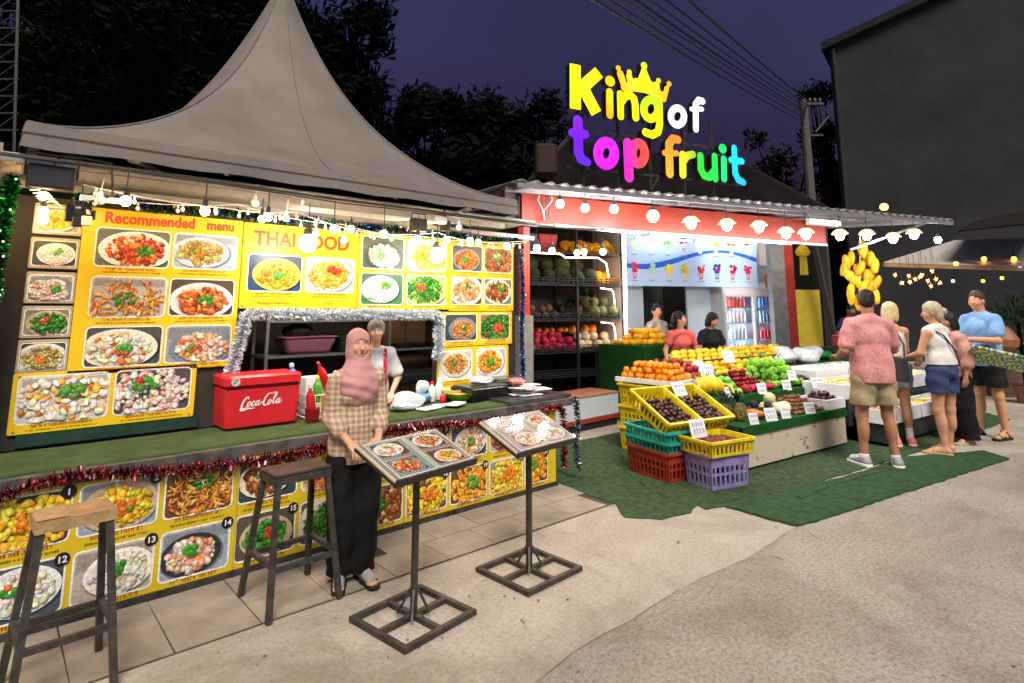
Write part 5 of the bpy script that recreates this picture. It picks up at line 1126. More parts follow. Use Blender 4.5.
def bananas():
    mb = MB(); rr = random.Random(8)
    for i in range(8):
        a = R(-50 + 100 * i / 7); q = .01 * (i % 2); pts = []
        for k in range(7): s = k / 6; pts.append((math.sin(a) * (.02 + .10 * math.sin(s * 2.0)), -.02 - .055 * math.sin(s * 3.0) - q, .03 - .17 * s))
        mb.tube(pts, [.006, .014, .018, .019, .018, .013, .005], 8, rr.choice(['#d8b020', '#e0bc28', '#c8a81c', '#b8ac20']))
    mb.tube([(0, 0, .02), (0, 0, .06)], [.016, .01], 6, '#6a7020')
    return mb.mesh('banana_bunch', M_fruit, True)
FR['banana'] = bananas()
def heap(kind, name, quad, z, layers, step, label, cat, group, seed, zstep=None, rot='any', jitter=.30, sc=(.82, 1.12), shrink=.5):
    """a heap of single fruit on a level patch given by four ground corners (TL, TR, BR, BL)"""
    rr = random.Random(seed); a, b, c, d = [Vector((p[0], p[1], 0)) for p in quad]; zstep = zstep or step * .72; n = 0
    U, V = ((b - a).length + (c - d).length) / 2, ((d - a).length + (c - b).length) / 2; cen = (a + b + c + d) / 4
    for L in range(layers):
        ins = L * step * shrink; nu = max(1, int((U - 2 * ins) / step)); nv = max(1, int((V - 2 * ins) / step))
        if L and (U - 2 * ins < step * .5 or V - 2 * ins < step * .5): break
        for i in range(nu):
            for j in range(nv):
                uu = (ins + (i + .5 + (j % 2) * .25) * (U - 2 * ins) / nu) / U; vv = (ins + (j + .5) * (V - 2 * ins) / nv) / V
                uu += rr.uniform(-jitter, jitter) * step / U; vv += rr.uniform(-jitter, jitter) * step / V
                p = a.lerp(b, uu).lerp(d.lerp(c, uu), vv); r = (rr.uniform(0, 6.28), rr.uniform(0, 6.28), rr.uniform(0, 6.28)) if rot == 'any' else (rot[0] + rr.uniform(-.2, .2), rot[1] + rr.uniform(-.2, .2), rot[2] + rr.uniform(-.15, .15))
                place(FR[kind], name, (p.x, p.y, z + L * zstep + rr.uniform(-.004, .006)), r, label, cat, group, rr.uniform(*sc)); n += 1
    return n
def pq(*pts, z): return [G(x, y, z) for x, y in pts]
def sq(x0, x1, v0, v1): return [SP(Sx(x0), v1, 0), SP(Sx(x1), v1, 0), SP(Sx(x1), v0, 0), SP(Sx(x0), v0, 0)]
z1, z2, z3, z4, z5 = [z + .016 for z in zsh]
heap('watermelon', 'watermelon', sq(527, 600, .04, .56), z2 + .12, 2, .25, 'dark green watermelon on the wide shelf of the fruit rack', 'watermelon', 'watermelons on the fruit rack', 1, zstep=.16, jitter=.06, shrink=.4)
heap('mango', 'papaya', sq(600, 622, .04, .3), z2 + .06, 2, .13, 'yellow papaya at the end of the watermelon shelf', 'papaya', 'yellow papayas beside the watermelons', 2, rot=(0, 1.57, 0), sc=(1.7, 1.9))
heap('mango', 'mango', sq(566, 620, .05, .4), z1 + .05, 2, .11, 'yellow mango on the top shelf of the fruit rack', 'mango', 'mangoes on the top shelf', 3, sc=(1.25, 1.5))
heap('pineapple', 'pineapple', sq(572, 592, .1, .3), z1 + .12, 1, .16, 'small pineapple among the mangoes on the top shelf', 'pineapple', 'pineapples on the top shelf', 4, rot=(0, 0, 0))
heap('coconut', 'coconut', sq(528, 562, .04, .5), z3 + .06, 2, .13, 'brown coconut in the middle shelf of the fruit rack', 'coconut', 'coconuts on the fruit rack', 5)
heap('avocado', 'avocado', sq(562, 580, .04, .5), z3 + .05, 2, .10, 'dark avocado between the coconuts and pineapples on the rack', 'avocado', 'avocados on the rack shelf', 6, sc=(1.1, 1.3))
heap('pineapple', 'pineapple', sq(579, 600, .04, .5), z3 + .11, 2, .15, 'pineapple standing between avocados and green melons on the rack', 'pineapple', 'pineapples in the middle of the rack', 7, rot=(0, 0, 0), sc=(1.1, 1.25), zstep=.14)
heap('greenmelon', 'green_melon', sq(594, 622, .04, .5), z3 + .10, 2, .17, 'netted green melon at the end of the middle rack shelf', 'melon', 'green melons on the fruit rack', 8, rot=(0, 0, 0), zstep=.15)
heap('dragon', 'dragon_fruit', sq(536, 578, .04, .5), z4 + .06, 3, .12, 'pink dragon fruit heaped on the rack beside the pale melons', 'dragon fruit', 'dragon fruits on the rack', 9, sc=(1.1, 1.3))
heap('orange', 'orange', sq(536, 578, .2, .5), z4 + .30, 1, .11, 'orange on top of the dragon fruits', 'orange', 'oranges topping the dragon fruits', 10, sc=(1.1, 1.3))
heap('melon', 'pale_melon', sq(578, 622, .04, .5), z4 + .08, 2, .155, 'round pale melon on the rack beside the dragon fruits', 'melon', 'pale melons on the fruit rack', 11)
heap('canta', 'orange_melon', sq(580, 612, .3, .5), z4 + .30, 1, .18, 'orange melon on top of the pale melons', 'melon', 'orange melons on top of the pale ones', 12)
heap('lime', 'green_mango', sq(527, 540, .04, .4), z4 + .05, 2, .10, 'green mango at the dark end of the rack', 'mango', 'green mangoes at the rack end', 13)

# ------------------------------------------------------------------ stepped display
D0 = Vector((5.85, 3.10, 0)); aD = R(-6.4); uD = Vector((math.cos(aD), math.sin(aD), 0)); nD = Vector((-uD.y, uD.x, 0))
def D(u, v, z=0): p = D0 + uD * u + nD * v; return Vector((p.x, p.y, z))
def dbox(u0, u1, v0, v1, z0, z1, name, m, parent, r=0.0, col=None):
    c = D((u0 + u1) / 2, (v0 + v1) / 2); mb = MB(); d = (u1 - u0, v1 - v0, z1 - z0)
    if r: mb.rbox((c.x, c.y, (z0 + z1) / 2), d, r=r, rz=aD, col=col)
    else: mb.box((c.x, c.y, (z0 + z1) / 2), d, rz=aD, col=col)
    return mb.build(name, m, parent) if name else mb
t = thing('fruit_display', 'stepped fruit display with peeling white front board and green turf', 'display stand', (7, 3.8, 0))
M_peel = bpy.data.materials.new('peeling_board'); M_peel.use_nodes = True; nt = M_peel.node_tree; b = nt.nodes['Principled BSDF']; tc = nt.nodes.new('ShaderNodeTexCoord'); mp = nt.nodes.new('ShaderNodeMapping'); mp.inputs['Scale'].default_value = (2, 2, 3.5)
nz = nt.nodes.new('ShaderNodeTexNoise'); nz.inputs['Scale'].default_value = 3.2; nz.inputs['Detail'].default_value = 10; nz.inputs['Roughness'].default_value = .7; cr = nt.nodes.new('ShaderNodeValToRGB'); cr.color_ramp.elements[0].position = .36; cr.color_ramp.elements[0].color = (.10, .06, .035, 1); cr.color_ramp.elements[1].position = .42; cr.color_ramp.elements[1].color = (.50, .44, .34, 1)
nt.links.new(tc.outputs['Object'], mp.inputs[0]); nt.links.new(mp.outputs[0], nz.inputs['Vector']); nt.links.new(nz.outputs['Fac'], cr.inputs[0]); nt.links.new(cr.outputs[0], b.inputs['Base Color']); b.inputs['Roughness'].default_value = .75
dbox(-.02, 2.06, 0, .03, .035, .345, 'front_board', M_peel, t)
dbox(-.02, 2.08, .04, .55, .0, .42, 'lower_step', mat('step_core', (.05, .04, .03), .8, noise=.3), t); dbox(.05, 3.2, .55, 1.1, 0, .60, 'middle_step', mat('step_core'), t); dbox(.62, 4.8, 1.1, 1.75, 0, .76, 'upper_step', mat('step_core'), t); dbox(.68, 3.4, 1.33, 1.64, .76, .95, 'top_riser', mat('step_core'), t)
M_grass = mat('display_turf', (.012, .085, .018), .9, noise=.4, scale=40, bump=.8, bscale=150, spec=.15)
for (u0, u1, v, z0, z1, vb) in ((-.02, 2.09, -.012, .345, .43, .55), (.04, 3.2, .54, .52, .61, 1.1), (.61, 4.8, 1.09, .68, .77, 1.75)):
    s = dbox(u0, u1, v, vb, z1 - .012, z1 + .004, 'turf_sheet', M_grass, t); dbox(u0, u1, v - .006, v + .008, z0, z1 - .012, 'turf_edge', M_grass, s)
# back platform with mangoes by the tube light
t = thing('back_platform', 'green turf covered platform piled with mangoes under the drinks board', 'platform', (8.6, 5.6, 0)); q0, q1 = G(629, 372, .75), G(690, 362, .75)
q0 = q0 + Vector((.35, 0, 0)); wallbox((q0.x, q0.y, 0), (q1.x + .6, q1.y - .15, 0), 0, 1.08, .8, 'platform_box', M_grass, t)
heap('mango', 'mango', [q0 + Vector((.1, .62, 0)), q0 + Vector((.95, .42, 0)), q0 + Vector((.85, .12, 0)), q0 + Vector((.05, .22, 0))], 1.12, 4, .105, 'yellow mango piled on the turf platform below the drinks board', 'mango', 'mangoes piled under the drinks board', 14, rot=(0, 1.57, 0), sc=(1.1, 1.3), zstep=.08)
mb = MB(); mb.rbox(tuple(q0 + Vector((.32, -.30, .15))), (.24, .18, .14), r=.02, rz=aB, col='#e0d050'); single(mb, 'fruit_tub', M_vc, 'yellow tub on the ledge below the mango pile', 'tub')
mb = MB(); mb.rbox(tuple(q0 + Vector((1.25, .2, .42))), (.26, .2, .16), r=.02, rz=aB, col='#88c070'); single(mb, 'fruit_tub', M_vc, 'green tub beside the mango pile', 'tub')
wallbox((q0.x - .05, q0.y - .22, 0), (q0.x + 1.4, q0.y - .52, 0), 0, .80, .24, 'front_ledge', M_grass, t)
# heaps on the display
for i in range(6):
    v = 1.13 + .088 * i; z = .80 + .047 * i; n = int((1.80 + .16 * i) / .158); rr = random.Random(60 + i)
    for k in range(n):
        pos = D(.74 + .02 * i + .158 * k + (i % 2) * .07, v + rr.uniform(-.008, .008), z + rr.uniform(-.004, .006))
        place(FR['mango'], 'mango', pos, (rr.uniform(-.2, .2), 1.57 + rr.uniform(-.15, .15), aD + .22 + rr.uniform(-.15, .15)), ['ripe yellow mango in the lower rows of the fruit display', 'ripe yellow mango in the upper rows of the fruit display'][i > 2], 'mango', ['lower rows of mangoes on the display', 'upper rows of mangoes on the display'][i > 2], (1.0, rr.uniform(.95, 1.1), rr.uniform(1.35, 1.5)))
for (u, v, z, a) in ((.22, .72, .80, 0), (.34, .74, .81, .25), (.44, .72, .80, -.25)): p = D(u, v, z); place(FR['banana'], 'banana_bunch', p, (R(-20), 0, aD + a), 'bunch of yellow bananas propped on the middle step', 'bananas', 'banana bunches on the display', 1.15)
heap('lime', 'green_mango', [D(.55, 1.05), D(.92, 1.05), D(.92, .6), D(.55, .6)], .65, 3, .088, 'round green mango heaped beside the bananas', 'mango', 'green mangoes beside the bananas', 17)
heap('rambutan', 'rambutan', [D(.88, 1.08), D(1.62, 1.08), D(1.55, .70), D(.90, .70)], .66, 5, .062, 'hairy red rambutan heaped behind the dragon fruits', 'rambutan', 'rambutans heaped on the display', 18, shrink=.7, sc=(1, 1.2))
heap('dragon', 'dragon_fruit', [D(.95, .72), D(1.6, .72), D(1.6, .57), D(.95, .57)], .66, 1, .10, 'pink dragon fruit at the front of the rambutan heap', 'dragon fruit', 'dragon fruits before the rambutans', 19)
heap('custard', 'custard_apple', [D(1.6, 1.35), D(2.5, 1.35), D(2.3, .60), D(1.6, .60)], .67, 4, .105, 'knobbly green custard apple in the tall green heap', 'custard apple', 'heap of green custard apples', 20, zstep=.075)
heap('grape', 'dark_grape', [D(2.35, .9), D(2.75, .9), D(2.45, .58), D(2.1, .58)], .64, 3, .042, 'dark purple grape beside the custard apples', 'grape', 'dark grapes on the display', 21)
heap('pineapple', 'pineapple', [D(.02, .42), D(.44, .42), D(.40, .12), D(.02, .12)], .52, 1, .155, 'dark pineapple standing on the lowest step by the crates', 'pineapple', 'pineapples on the lowest step', 22, rot=(0, 0, 0), sc=(1.0, 1.15))
heap('papaya', 'papaya', [D(.42, .34), D(.64, .34), D(.64, .10), D(.42, .10)], .48, 1, .12, 'orange papaya between the pineapples and avocados', 'papaya', 'orange papayas on the lowest step', 23, rot=(1.4, 0, .3))
heap('avocado', 'avocado', [D(.60, .50), D(.86, .50), D(.86, .10), D(.60, .10)], .47, 2, .105, 'black skinned avocado beside the papayas', 'avocado', 'black avocados on the lowest step', 24)
heap('melon', 'pale_melon', [D(.84, .46), D(1.14, .46), D(1.14, .06), D(.84, .06)], .50, 2, .145, 'round pale melon on the lowest step beside the longans', 'melon', 'pale melons on the lowest step', 25)
heap('longan', 'longan', [D(1.12, .52), D(1.74, .52), D(1.70, .05), D(1.10, .05)], .45, 5, .046, 'small brown longan in the heap before the foam box', 'longan', 'longans heaped on the display', 26, zstep=.034, shrink=1.0, sc=(1.05, 1.4))
mb = MB(); rr = random.Random(4)
for i in range(60):
    u, v = rr.uniform(1.1, 1.7), rr.uniform(.06, .5); p = D(u, v, .50 + .08 * (1 - abs(u - 1.4) / .35)); d = Vector((rr.gauss(0, 1), rr.gauss(0, 1), rr.uniform(.0, 1))).normalized() * .06; mb.tube([p, p + d], .0025, 4, '#5a4420')
o = tag(mb.build('longan_twigs', M_vc), 'thin brown twigs sticking out of the longan heap', 'twigs'); o['kind'] = 'stuff'
for (u, v, z, a, s_) in ((.12, .9, .74, .5, .9), (.50, .92, .78, -.5, .9), (.62, .66, .72, .9, .8)):
    p = D(u, v, z); place(FR['banana'], 'banana_bunch', p, (R(-30), .2, aD + a), 'smaller bunch of bananas lying behind the propped bunches', 'bananas', 'small banana bunches on the display', s_)
mb = MB(); rr = random.Random(44)
for i in range(70):
    u, v, z = rr.choice([(rr.uniform(.5, 1.0), rr.uniform(.95, 1.12), .80), (rr.uniform(1.55, 1.75), rr.uniform(.6, 1.1), .80), (rr.uniform(1.5, 2.4), rr.uniform(.7, 1.3), .98)]); p = D(u, v, z); d = Vector((rr.gauss(0, 1), rr.gauss(0, 1), rr.uniform(.2, 1.2))).normalized(); s = d.orthogonal().normalized() * .018; L_ = rr.uniform(.05, .11)
    mb.add([p, p + d * L_ * .5 + s, p + d * L_, p + d * L_ * .5 - s], [(0, 1, 2, 3)], rr.choice(['#2c6a1c', '#3f8a28', '#1f4f18', '#5a9a34']))
o = tag(mb.build('fruit_leaves', M_vc), 'loose green leaves among the fruit on the display', 'leaves'); o['kind'] = 'stuff'
M_foam = mat('white_foam', (.66, .68, .70), .65, noise=.07, scale=20, bump=.15, bscale=120)
def foam(u0, u1, v0, v1, z0, z1, label, group='white foam boxes on the fruit stall'):
    t = thing('foam_box', label, 'box', D((u0 + u1) / 2, (v0 + v1) / 2, z0), 0, group); w = .035
    dbox(u0, u1, v0, v1, z0, z0 + .03, 'floor_slab', M_foam, t)
    mb = MB()
    for (a, b, c, d) in ((u0, u1, v0, v0 + w), (u0, u1, v1 - w, v1), (u0, u0 + w, v0 + w, v1 - w), (u1 - w, u1, v0 + w, v1 - w)):
        q = D((a + b) / 2, (c + d) / 2); mb.box((q.x, q.y, (z0 + z1) / 2 + .015), (b - a, d - c, z1 - z0 - .03), rz=aD)
    mb.build('box_walls', M_foam, t); return t
foam(1.72, 2.14, .02, .42, .434, .545, 'small white foam box of dark mangosteens at the end of the display')
heap('mangosteen', 'mangosteen', [D(1.77, .38), D(2.10, .38), D(2.10, .06), D(1.77, .06)], .50, 3, .062, 'dark mangosteen in the small foam box on the display', 'mangosteen', 'mangosteens in the foam box', 27)
t = thing('packed_fruit_table', 'dark low table carrying the foam boxes of cut fruit', 'table', D(3.7, .6, 0)); dbox(2.2, 5.3, .02, 1.08, .20, .50, 'table_body', mat('dark_board', (.025, .026, .03), .6, noise=.3), t); dbox(2.3, 5.2, -.36, -.02, .05, .26, 'front_shelf', mat('dark_board'), t)
dbox(3.1, 5.3, .56, 1.08, .505, .57, 'turf_strip', M_grass, t)
FRb = [(2.16, 3.10, .02, .56, .52, .69), (3.14, 4.05, .02, .56, .52, .69), (4.10, 5.0, .02, .56, .52, .69), (2.62, 3.5, .62, 1.2, .60, .78), (3.55, 4.5, .62, 1.2, .60, .78), (2.25, 3.15, -.40, -.04, .27, .43), (3.2, 4.1, -.40, -.04, .27, .43), (4.15, 5.05, -.40, -.04, .27, .43)]
nm = ['upper front foam box next to the custard apples', 'upper front foam box behind the man in the pink shirt', 'upper front foam box before the woman in denim shorts', 'rear foam box nearest the mangoes', 'rear foam box away from the mangoes', 'low foam box by the peeling white board', 'low foam box between the two blonde shoppers', 'low foam box at the dark end of the table']
M_pack = mat('cling_film', vcol=True, rough=.15, noise=.3, scale=30, spec=.6)
for k, (a, b, c, d, z0, z1) in enumerate(FRb):
    foam(a, b, c, d, z0, z1, 'white ' + nm[k]); rr = random.Random(k); cols = [['#e8b850', '#e8a038', '#f0d080'], ['#f0d070', '#e88830', '#f0e0a0'], ['#f0c838', '#e8e0a0'], ['#f4f0e0', '#f0e8d0', '#e8d8a8'], ['#e8f0e8', '#c8e0c0'], ['#e89048', '#d87840', '#f0c060'], ['#e8d030', '#e0a040', '#c8d850'], ['#e87838', '#f0c8a0']][k]
    pm = MB(); pm.rbox((0, 0, .0), (.15, .10, .03), r=.02, col='#f0f0ee')
    for i in range(12): pm.ball((rr.uniform(-.055, .055), rr.uniform(-.035, .035), .018), .018, 6, rr.choice(cols), (1.3, 1, .8))
    me = pm.mesh('fruit_pack', M_pack, True)
    for i in range(int((b - a - .1) / .165)):
        for j in range(max(1, int((d - c - .08) / .115))):
            q = D(a + .12 + .165 * i, c + .09 + .115 * j); place(me, 'fruit_pack', (q.x, q.y, z1 - .035 + rr.uniform(0, .02)), (rr.uniform(-.1, .1), rr.uniform(-.1, .1), aD + rr.uniform(-.15, .15)), 'cut fruit tray in the ' + nm[k].replace(' foam', ''), 'fruit tray', 'cut fruit trays in the ' + nm[k])
o = crumple('plastic_bag', tuple(D(3.15, 1.45, .77)), (.75, .45, .26), '#e4ecec', 'large clear plastic bag of packed fruit behind the foam boxes', 'bag', M_bag, 21)
o = crumple('plastic_sheet', tuple(D(3.85, 1.45, .77)), (.7, .45, .30), '#eef4f4', 'crumpled white plastic sheet draped behind the foam boxes', 'sheet', M_bag, 22)
o = crumple('green_bag', tuple(D(4.65, 1.5, .77)), (.3, .25, .14), '#18b048', 'bright green plastic bag at the back of the stall', 'bag', M_bag, 23)
# ------------------------------------------------------------------ crates
def crate(name, c, w, d, h, col, rz, rx, label, group=None, hole=True, m=None):
    """slatted plastic crate: solid rim and base, walls pierced by rows of slots; c = base centre"""
    t = thing(name, label, 'crate', c, 0, group); M = Matrix.Translation(Vector(c)) @ Matrix.Rotation(rz, 4, 'Z') @ Matrix.Rotation(rx, 4, 'X'); mb = MB(); mb.M = M; mb.col = lin(col); k = .93; th = .010
    def wpt(sx, sy, s, z):  # corner param
        f = k + (1 - k) * z / h; return Vector((sx * w / 2 * f, sy * d / 2 * f, z))
    rows = [0, .22, .30, .50, .58, .78, 1.0] if h > .2 else [0, .3, .45, .75, 1.0]
    for (c0, c1) in (((-1, -1), (1, -1)), ((1, -1), (1, 1)), ((1, 1), (-1, 1)), ((-1, 1), (-1, -1))):
        L = w if c0[1] == c1[1] else d; nn = max(5, int(L / .055))
        a = lambda s, z: wpt(*c0, 0, z).lerp(wpt(*c1, 0, z), s)
        inn = Vector((-(c1[1] - c0[1]), c1[0] - c0[0], 0)).normalized() * th
        def pan(s0, s1, za, zb):
            q = [a(s0, za * h), a(s1, za * h), a(s1, zb * h), a(s0, zb * h)]; mb.add(q + [p + inn for p in q], [(0, 1, 2, 3), (7, 6, 5, 4), (0, 4, 5, 1), (1, 5, 6, 2), (2, 6, 7, 3), (3, 7, 4, 0)])
        solid = [(0, .12), (.40, .48), (.66, 1.0)] if h > .2 else [(0, .18), (.70, 1.0)]
        for za, zb in solid: pan(0, 1, za, zb)
        gaps = [(.12, .40), (.48, .66)] if h > .2 else [(.18, .70)]
        for za, zb in gaps:
            for i in range(nn + 1):
                s = i / nn; hw = .012 / L * (2.2 if i in (0, nn) else 1); pan(max(0, s - hw), min(1, s + hw), za, zb)
    mb.build('basket_walls', m or M_vcg, t)
    mb = MB(); mb.M = M; mb.col = lin(col); r = .016
    for (a, b) in (((-1, -1), (1, -1)), ((1, -1), (1, 1)), ((1, 1), (-1, 1)), ((-1, 1), (-1, -1))):
        p, q = Vector((a[0] * (w / 2 + .006), a[1] * (d / 2 + .006), h)), Vector((b[0] * (w / 2 + .006), b[1] * (d / 2 + .006), h)); mb.bar(p, q, .026, .022)
    mb.build('rim', m or M_vcg, t)
    mb = MB(); mb.M = M; mb.bb((-w / 2 * k + .005, -d / 2 * k + .005, 0), (w / 2 * k - .005, d / 2 * k - .005, .012), tuple(x * .8 for x in lin(col))); mb.build('base', m or M_vcg, t)
    return M
M_crate = mat('crate_plastic', vcol=True, rough=.38, noise=.3, scale=8, spec=.45)
CRY = '#d8c018'
crate('plastic_crate', (5.15, 3.60, .012), .385, .58, .25, '#96301f', R(-12), 0, 'brick red slatted crate at the bottom of the front stack', m=M_crate)
crate('plastic_crate', (5.152, 3.60, .265), .40, .60, .095, '#22988c', R(-11), 0, 'lower of the two shallow teal crates on the red crate', 'teal crates', m=M_crate)
crate('plastic_crate', (5.15, 3.60, .363), .40, .60, .095, '#24a294', R(-13), 0, 'upper of the two shallow teal crates, under the tilted yellow crate', 'teal crates', m=M_crate)
M1 = crate('plastic_crate', (5.19, 3.61, .535), .43, .58, .15, CRY, R(-12), .45, 'tilted yellow crate of dark fruit above the teal crates', 'tilted yellow crates', m=M_crate)
M2 = crate('plastic_crate', (5.625, 3.517, .535), .43, .58, .15, '#dcc41c', R(-12), .45, 'tilted yellow crate of dark fruit with a price card, above the pineapples end', 'tilted yellow crates', m=M_crate)
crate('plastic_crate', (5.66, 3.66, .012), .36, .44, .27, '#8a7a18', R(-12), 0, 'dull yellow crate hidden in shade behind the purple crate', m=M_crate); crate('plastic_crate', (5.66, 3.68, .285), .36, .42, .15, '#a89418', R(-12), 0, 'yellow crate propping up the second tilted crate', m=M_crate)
crate('plastic_crate', (5.27, 3.075, .012), .48, .345, .29, '#8578a8', R(-16), 0, 'lilac slatted crate standing on the green carpet', m=M_crate)
M3 = crate('plastic_crate', (5.27, 3.07, .300), .56, .42, .13, CRY, R(-14), 0, 'shallow yellow crate of brown snake fruit on the lilac crate', m=M_crate)
for k in range(3): crate('plastic_crate', (5.90, 4.26, .012 + .245 * k), .42, .58, .24, ['#c8b820', '#d0be20', '#c4a820'][k], .0, 0, ['lowest', 'middle', 'highest'][k] + ' crate of the three stacked yellow crates under the orange tray', 'yellow crates under the orange tray', m=M_crate)
def fill(M, w, d, z, kind, name, step, label, cat, group, layers, seed, zs=.03):
    rr = random.Random(seed)
    for L in range(layers):
        nu, nv = int(w / step), int(d / step)
        for i in range(nu):
            for j in range(nv):
                p = M @ Vector((-w / 2 + (i + .5 + rr.uniform(-.25, .25)) * w / nu, -d / 2 + (j + .5 + rr.uniform(-.25, .25)) * d / nv, z + L * zs + rr.uniform(-.006, .012)))
                place(FR[kind], name, p, (rr.uniform(-.8, .8), rr.uniform(-.8, .8), rr.uniform(0, 6)), label, cat, group, rr.uniform(.85, 1.1))
fill(M1 @ Matrix.Translation((0, -.05, 0)), .38, .42, .04, 'mangosteen', 'mangosteen', .055, 'small purple mangosteen in the tilted yellow crate over the teal crates', 'mangosteen', 'mangosteens in the first tilted crate', 3, 31)
fill(M2 @ Matrix.Translation((0, -.05, 0)), .38, .42, .04, 'mangosteen', 'mangosteen', .055, 'small purple mangosteen in the tilted yellow crate with the price card', 'mangosteen', 'mangosteens in the second tilted crate', 3, 32)
fill(M3, .48, .34, .05, 'salak', 'snake_fruit', .058, 'brown snake fruit in the shallow yellow crate', 'snake fruit', 'snake fruits in the yellow crate', 2, 33, .028)
# orange and apple tray
t = thing('foam_tray', 'white foam tray of oranges and apples on the yellow crates', 'tray', (5.95, 4.35, .75)); TA = [G(611, 375, .78), G(646, 388, .78), G(692, 378, .78)]
tc_ = Vector((5.98, 4.42, 0)); MB().rbox((6.19, 4.27, .772), (.84, .82, .035), r=.02, rz=R(3)).build('tray_floor', M_foam, t)
mb = MB(); mb.box((6.205, 3.865, .79), (.83, .025, .05), rz=R(3)); mb.box((5.782, 4.25, .79), (.025, .78, .05), rz=R(3)); mb.build('tray_rim', M_foam, t)
single(MB().bb((6.15, 3.98, 0), (6.36, 4.5, .745)), 'support_box', mat('step_core'), 'dark box holding up the orange tray behind the crates', 'box')
heap('orange', 'orange', [Vector((5.80, 4.62, 0)), Vector((6.22, 4.64, 0)), Vector((6.28, 3.91, 0)), Vector((5.84, 3.90, 0))], .83, 3, .085, 'bright orange in the pile on the white foam tray', 'orange', 'oranges on the foam tray', 34, zstep=.062)
heap('apple', 'apple', [Vector((6.26, 4.64, 0)), Vector((6.58, 4.62, 0)), Vector((6.60, 3.96, 0)), Vector((6.32, 3.93, 0))], .83, 3, .090, 'dark red apple piled beside the oranges', 'apple', 'red apples on the foam tray', 35, zstep=.066)
# price cards
M_card = mat('white_card', (.72, .73, .78), .5, noise=.05)
def price(p, w, h, label, rz=-.35, tilt=-.25):
    t = thing('price_card', label, 'price card', p, 0, 'white handwritten price cards'); M = Matrix.Translation(Vector(p)) @ Matrix.Rotation(rz, 4, 'Z') @ Matrix.Rotation(tilt, 4, 'X'); mb = MB(); mb.M = M; mb.rbox((0, 0, h / 2), (w, h, .006), r=.012, rx=R(90)); mb.build('card', M_card, t)
    mb = MB(); mb.M = M; rr = random.Random(int(p[0] * 1000)); 
    for row, (z, s, cc) in enumerate(((h * .62, h * .20, '#38449a'), (h * .2, h * .30, '#2c3050'))):
        x = -w * .38
        while x < w * .36:
            ww = s * rr.uniform(.4, .65); P = [(x, z), (x + ww, z + s * rr.uniform(.2, .9)), (x + ww * rr.uniform(0, .6), z + s), (x + ww, z + s * .1)]
            for a, b in zip(P, P[1:]): mb.bar((a[0], -.0045, a[1]), (b[0], -.0045, b[1]), h * .025, .001, col=cc)
            x += ww * 1.35
    mb.build('handwriting', M_vc, t)
price((6.50, 3.84, .80), .19, .17, 'white price card in front of the red apples'); price(D(.70, 1.04, .86), .15, .13, 'price card leaning on the mango rows above the bananas'); price(D(.62, .56, .60), .13, .13, 'price card before the green mangoes'); price(D(1.22, .53, .60), .14, .13, 'price card before the dragon fruits')
price(D(1.78, .54, .60), .14, .13, 'lower price card before the custard apples'); price(D(2.02, .60, .70), .14, .13, 'higher price card among the custard apples'); price(D(2.18, .36, .62), .18, .13, 'wide price card over the mangosteen box')
price(D(.24, .02, .43), .12, .12, 'price card before the pineapples'); price(D(.56, .02, .43), .16, .14, 'wide price card before the orange papayas'); price(D(.84, .02, .43), .13, .13, 'price card before the pale melons'); price(D(1.34, .02, .43), .15, .13, 'price card before the longans')
price(M3 @ Vector((-.14, .06, .12)), .20, .17, 'large two row price card in the snake fruit crate', rz=-.2); price(M2 @ Vector((-.06, .16, .12)), .19, .15, 'price card lying in the second tilted yellow crate', rz=-.1, tilt=-.5); price(D(1.45, 1.12, .92), .18, .16, 'blank looking card behind the rambutans', tilt=-.4)

# ------------------------------------------------------------------ roof edge lamps of the shop
RP = lambda x, y: PP(x, y, R0 + nR * .06, R1 + nR * .06)
gb = 'bare white bulbs hanging from the shop roof edge'
for i, (x, y, r, lab) in enumerate(((560, 204, .042, 'bare white bulb nearest the dark end of the red fascia'), (585, 208, .042, 'second bare white bulb along the red fascia'), (614, 209, .044, 'third bare white bulb along the red fascia'), (653, 216, .064, 'large bare white bulb below the rainbow lettering'))):
    hung_bulb(RP(x, y), r, .22, lab, gb, M_cool_l)
M_shade2 = bpy.data.materials.new('amber_glass'); M_shade2.use_nodes = True; _n = M_shade2.node_tree; _n.nodes.clear(); _o = _n.nodes.new('ShaderNodeOutputMaterial'); _mx = _n.nodes.new('ShaderNodeMixShader'); _mx.inputs[0].default_value = .65
_d = _n.nodes.new('ShaderNodeBsdfDiffuse'); _d.inputs[0].default_value = (.8, .72, .6, 1); _t = _n.nodes.new('ShaderNodeBsdfTranslucent'); _t.inputs[0].default_value = (.9, .72, .50, 1); _n.links.new(_d.outputs[0], _mx.inputs[1]); _n.links.new(_t.outputs[0], _mx.inputs[2]); _n.links.new(_mx.outputs[0], _o.inputs[0])
gs = 'glass shaded lamps hanging from the shop roof edge'
for i, (x, y, lab) in enumerate(((691, 224, 'first shaded lamp after the large bare bulb'), (727, 226, 'shaded lamp above the drinks fridge end of the board'), (759, 228, 'shaded lamp above the grey corner post side'), (786, 234, 'shaded lamp above the red corner post'), (806, 235, 'shaded lamp over the yellow tassel'), (840, 236, 'shaded lamp beside the hanging mangoes'), (867, 236, 'shaded lamp over the man in the pink shirt'), (893, 239, 'large shaded lamp past the hanging mangoes'), (914, 235, 'small shaded lamp near the roof end'))):
    p = RP(x, y); hung_bulb(p, .054, max(.15, 2.87 - p.z), lab, gs, M_cool_l, shade=M_shade2)
p = RP(938, 240); hung_bulb(p, .045, .2, 'last bare white bulb at the roof end', gb, M_cool_l)
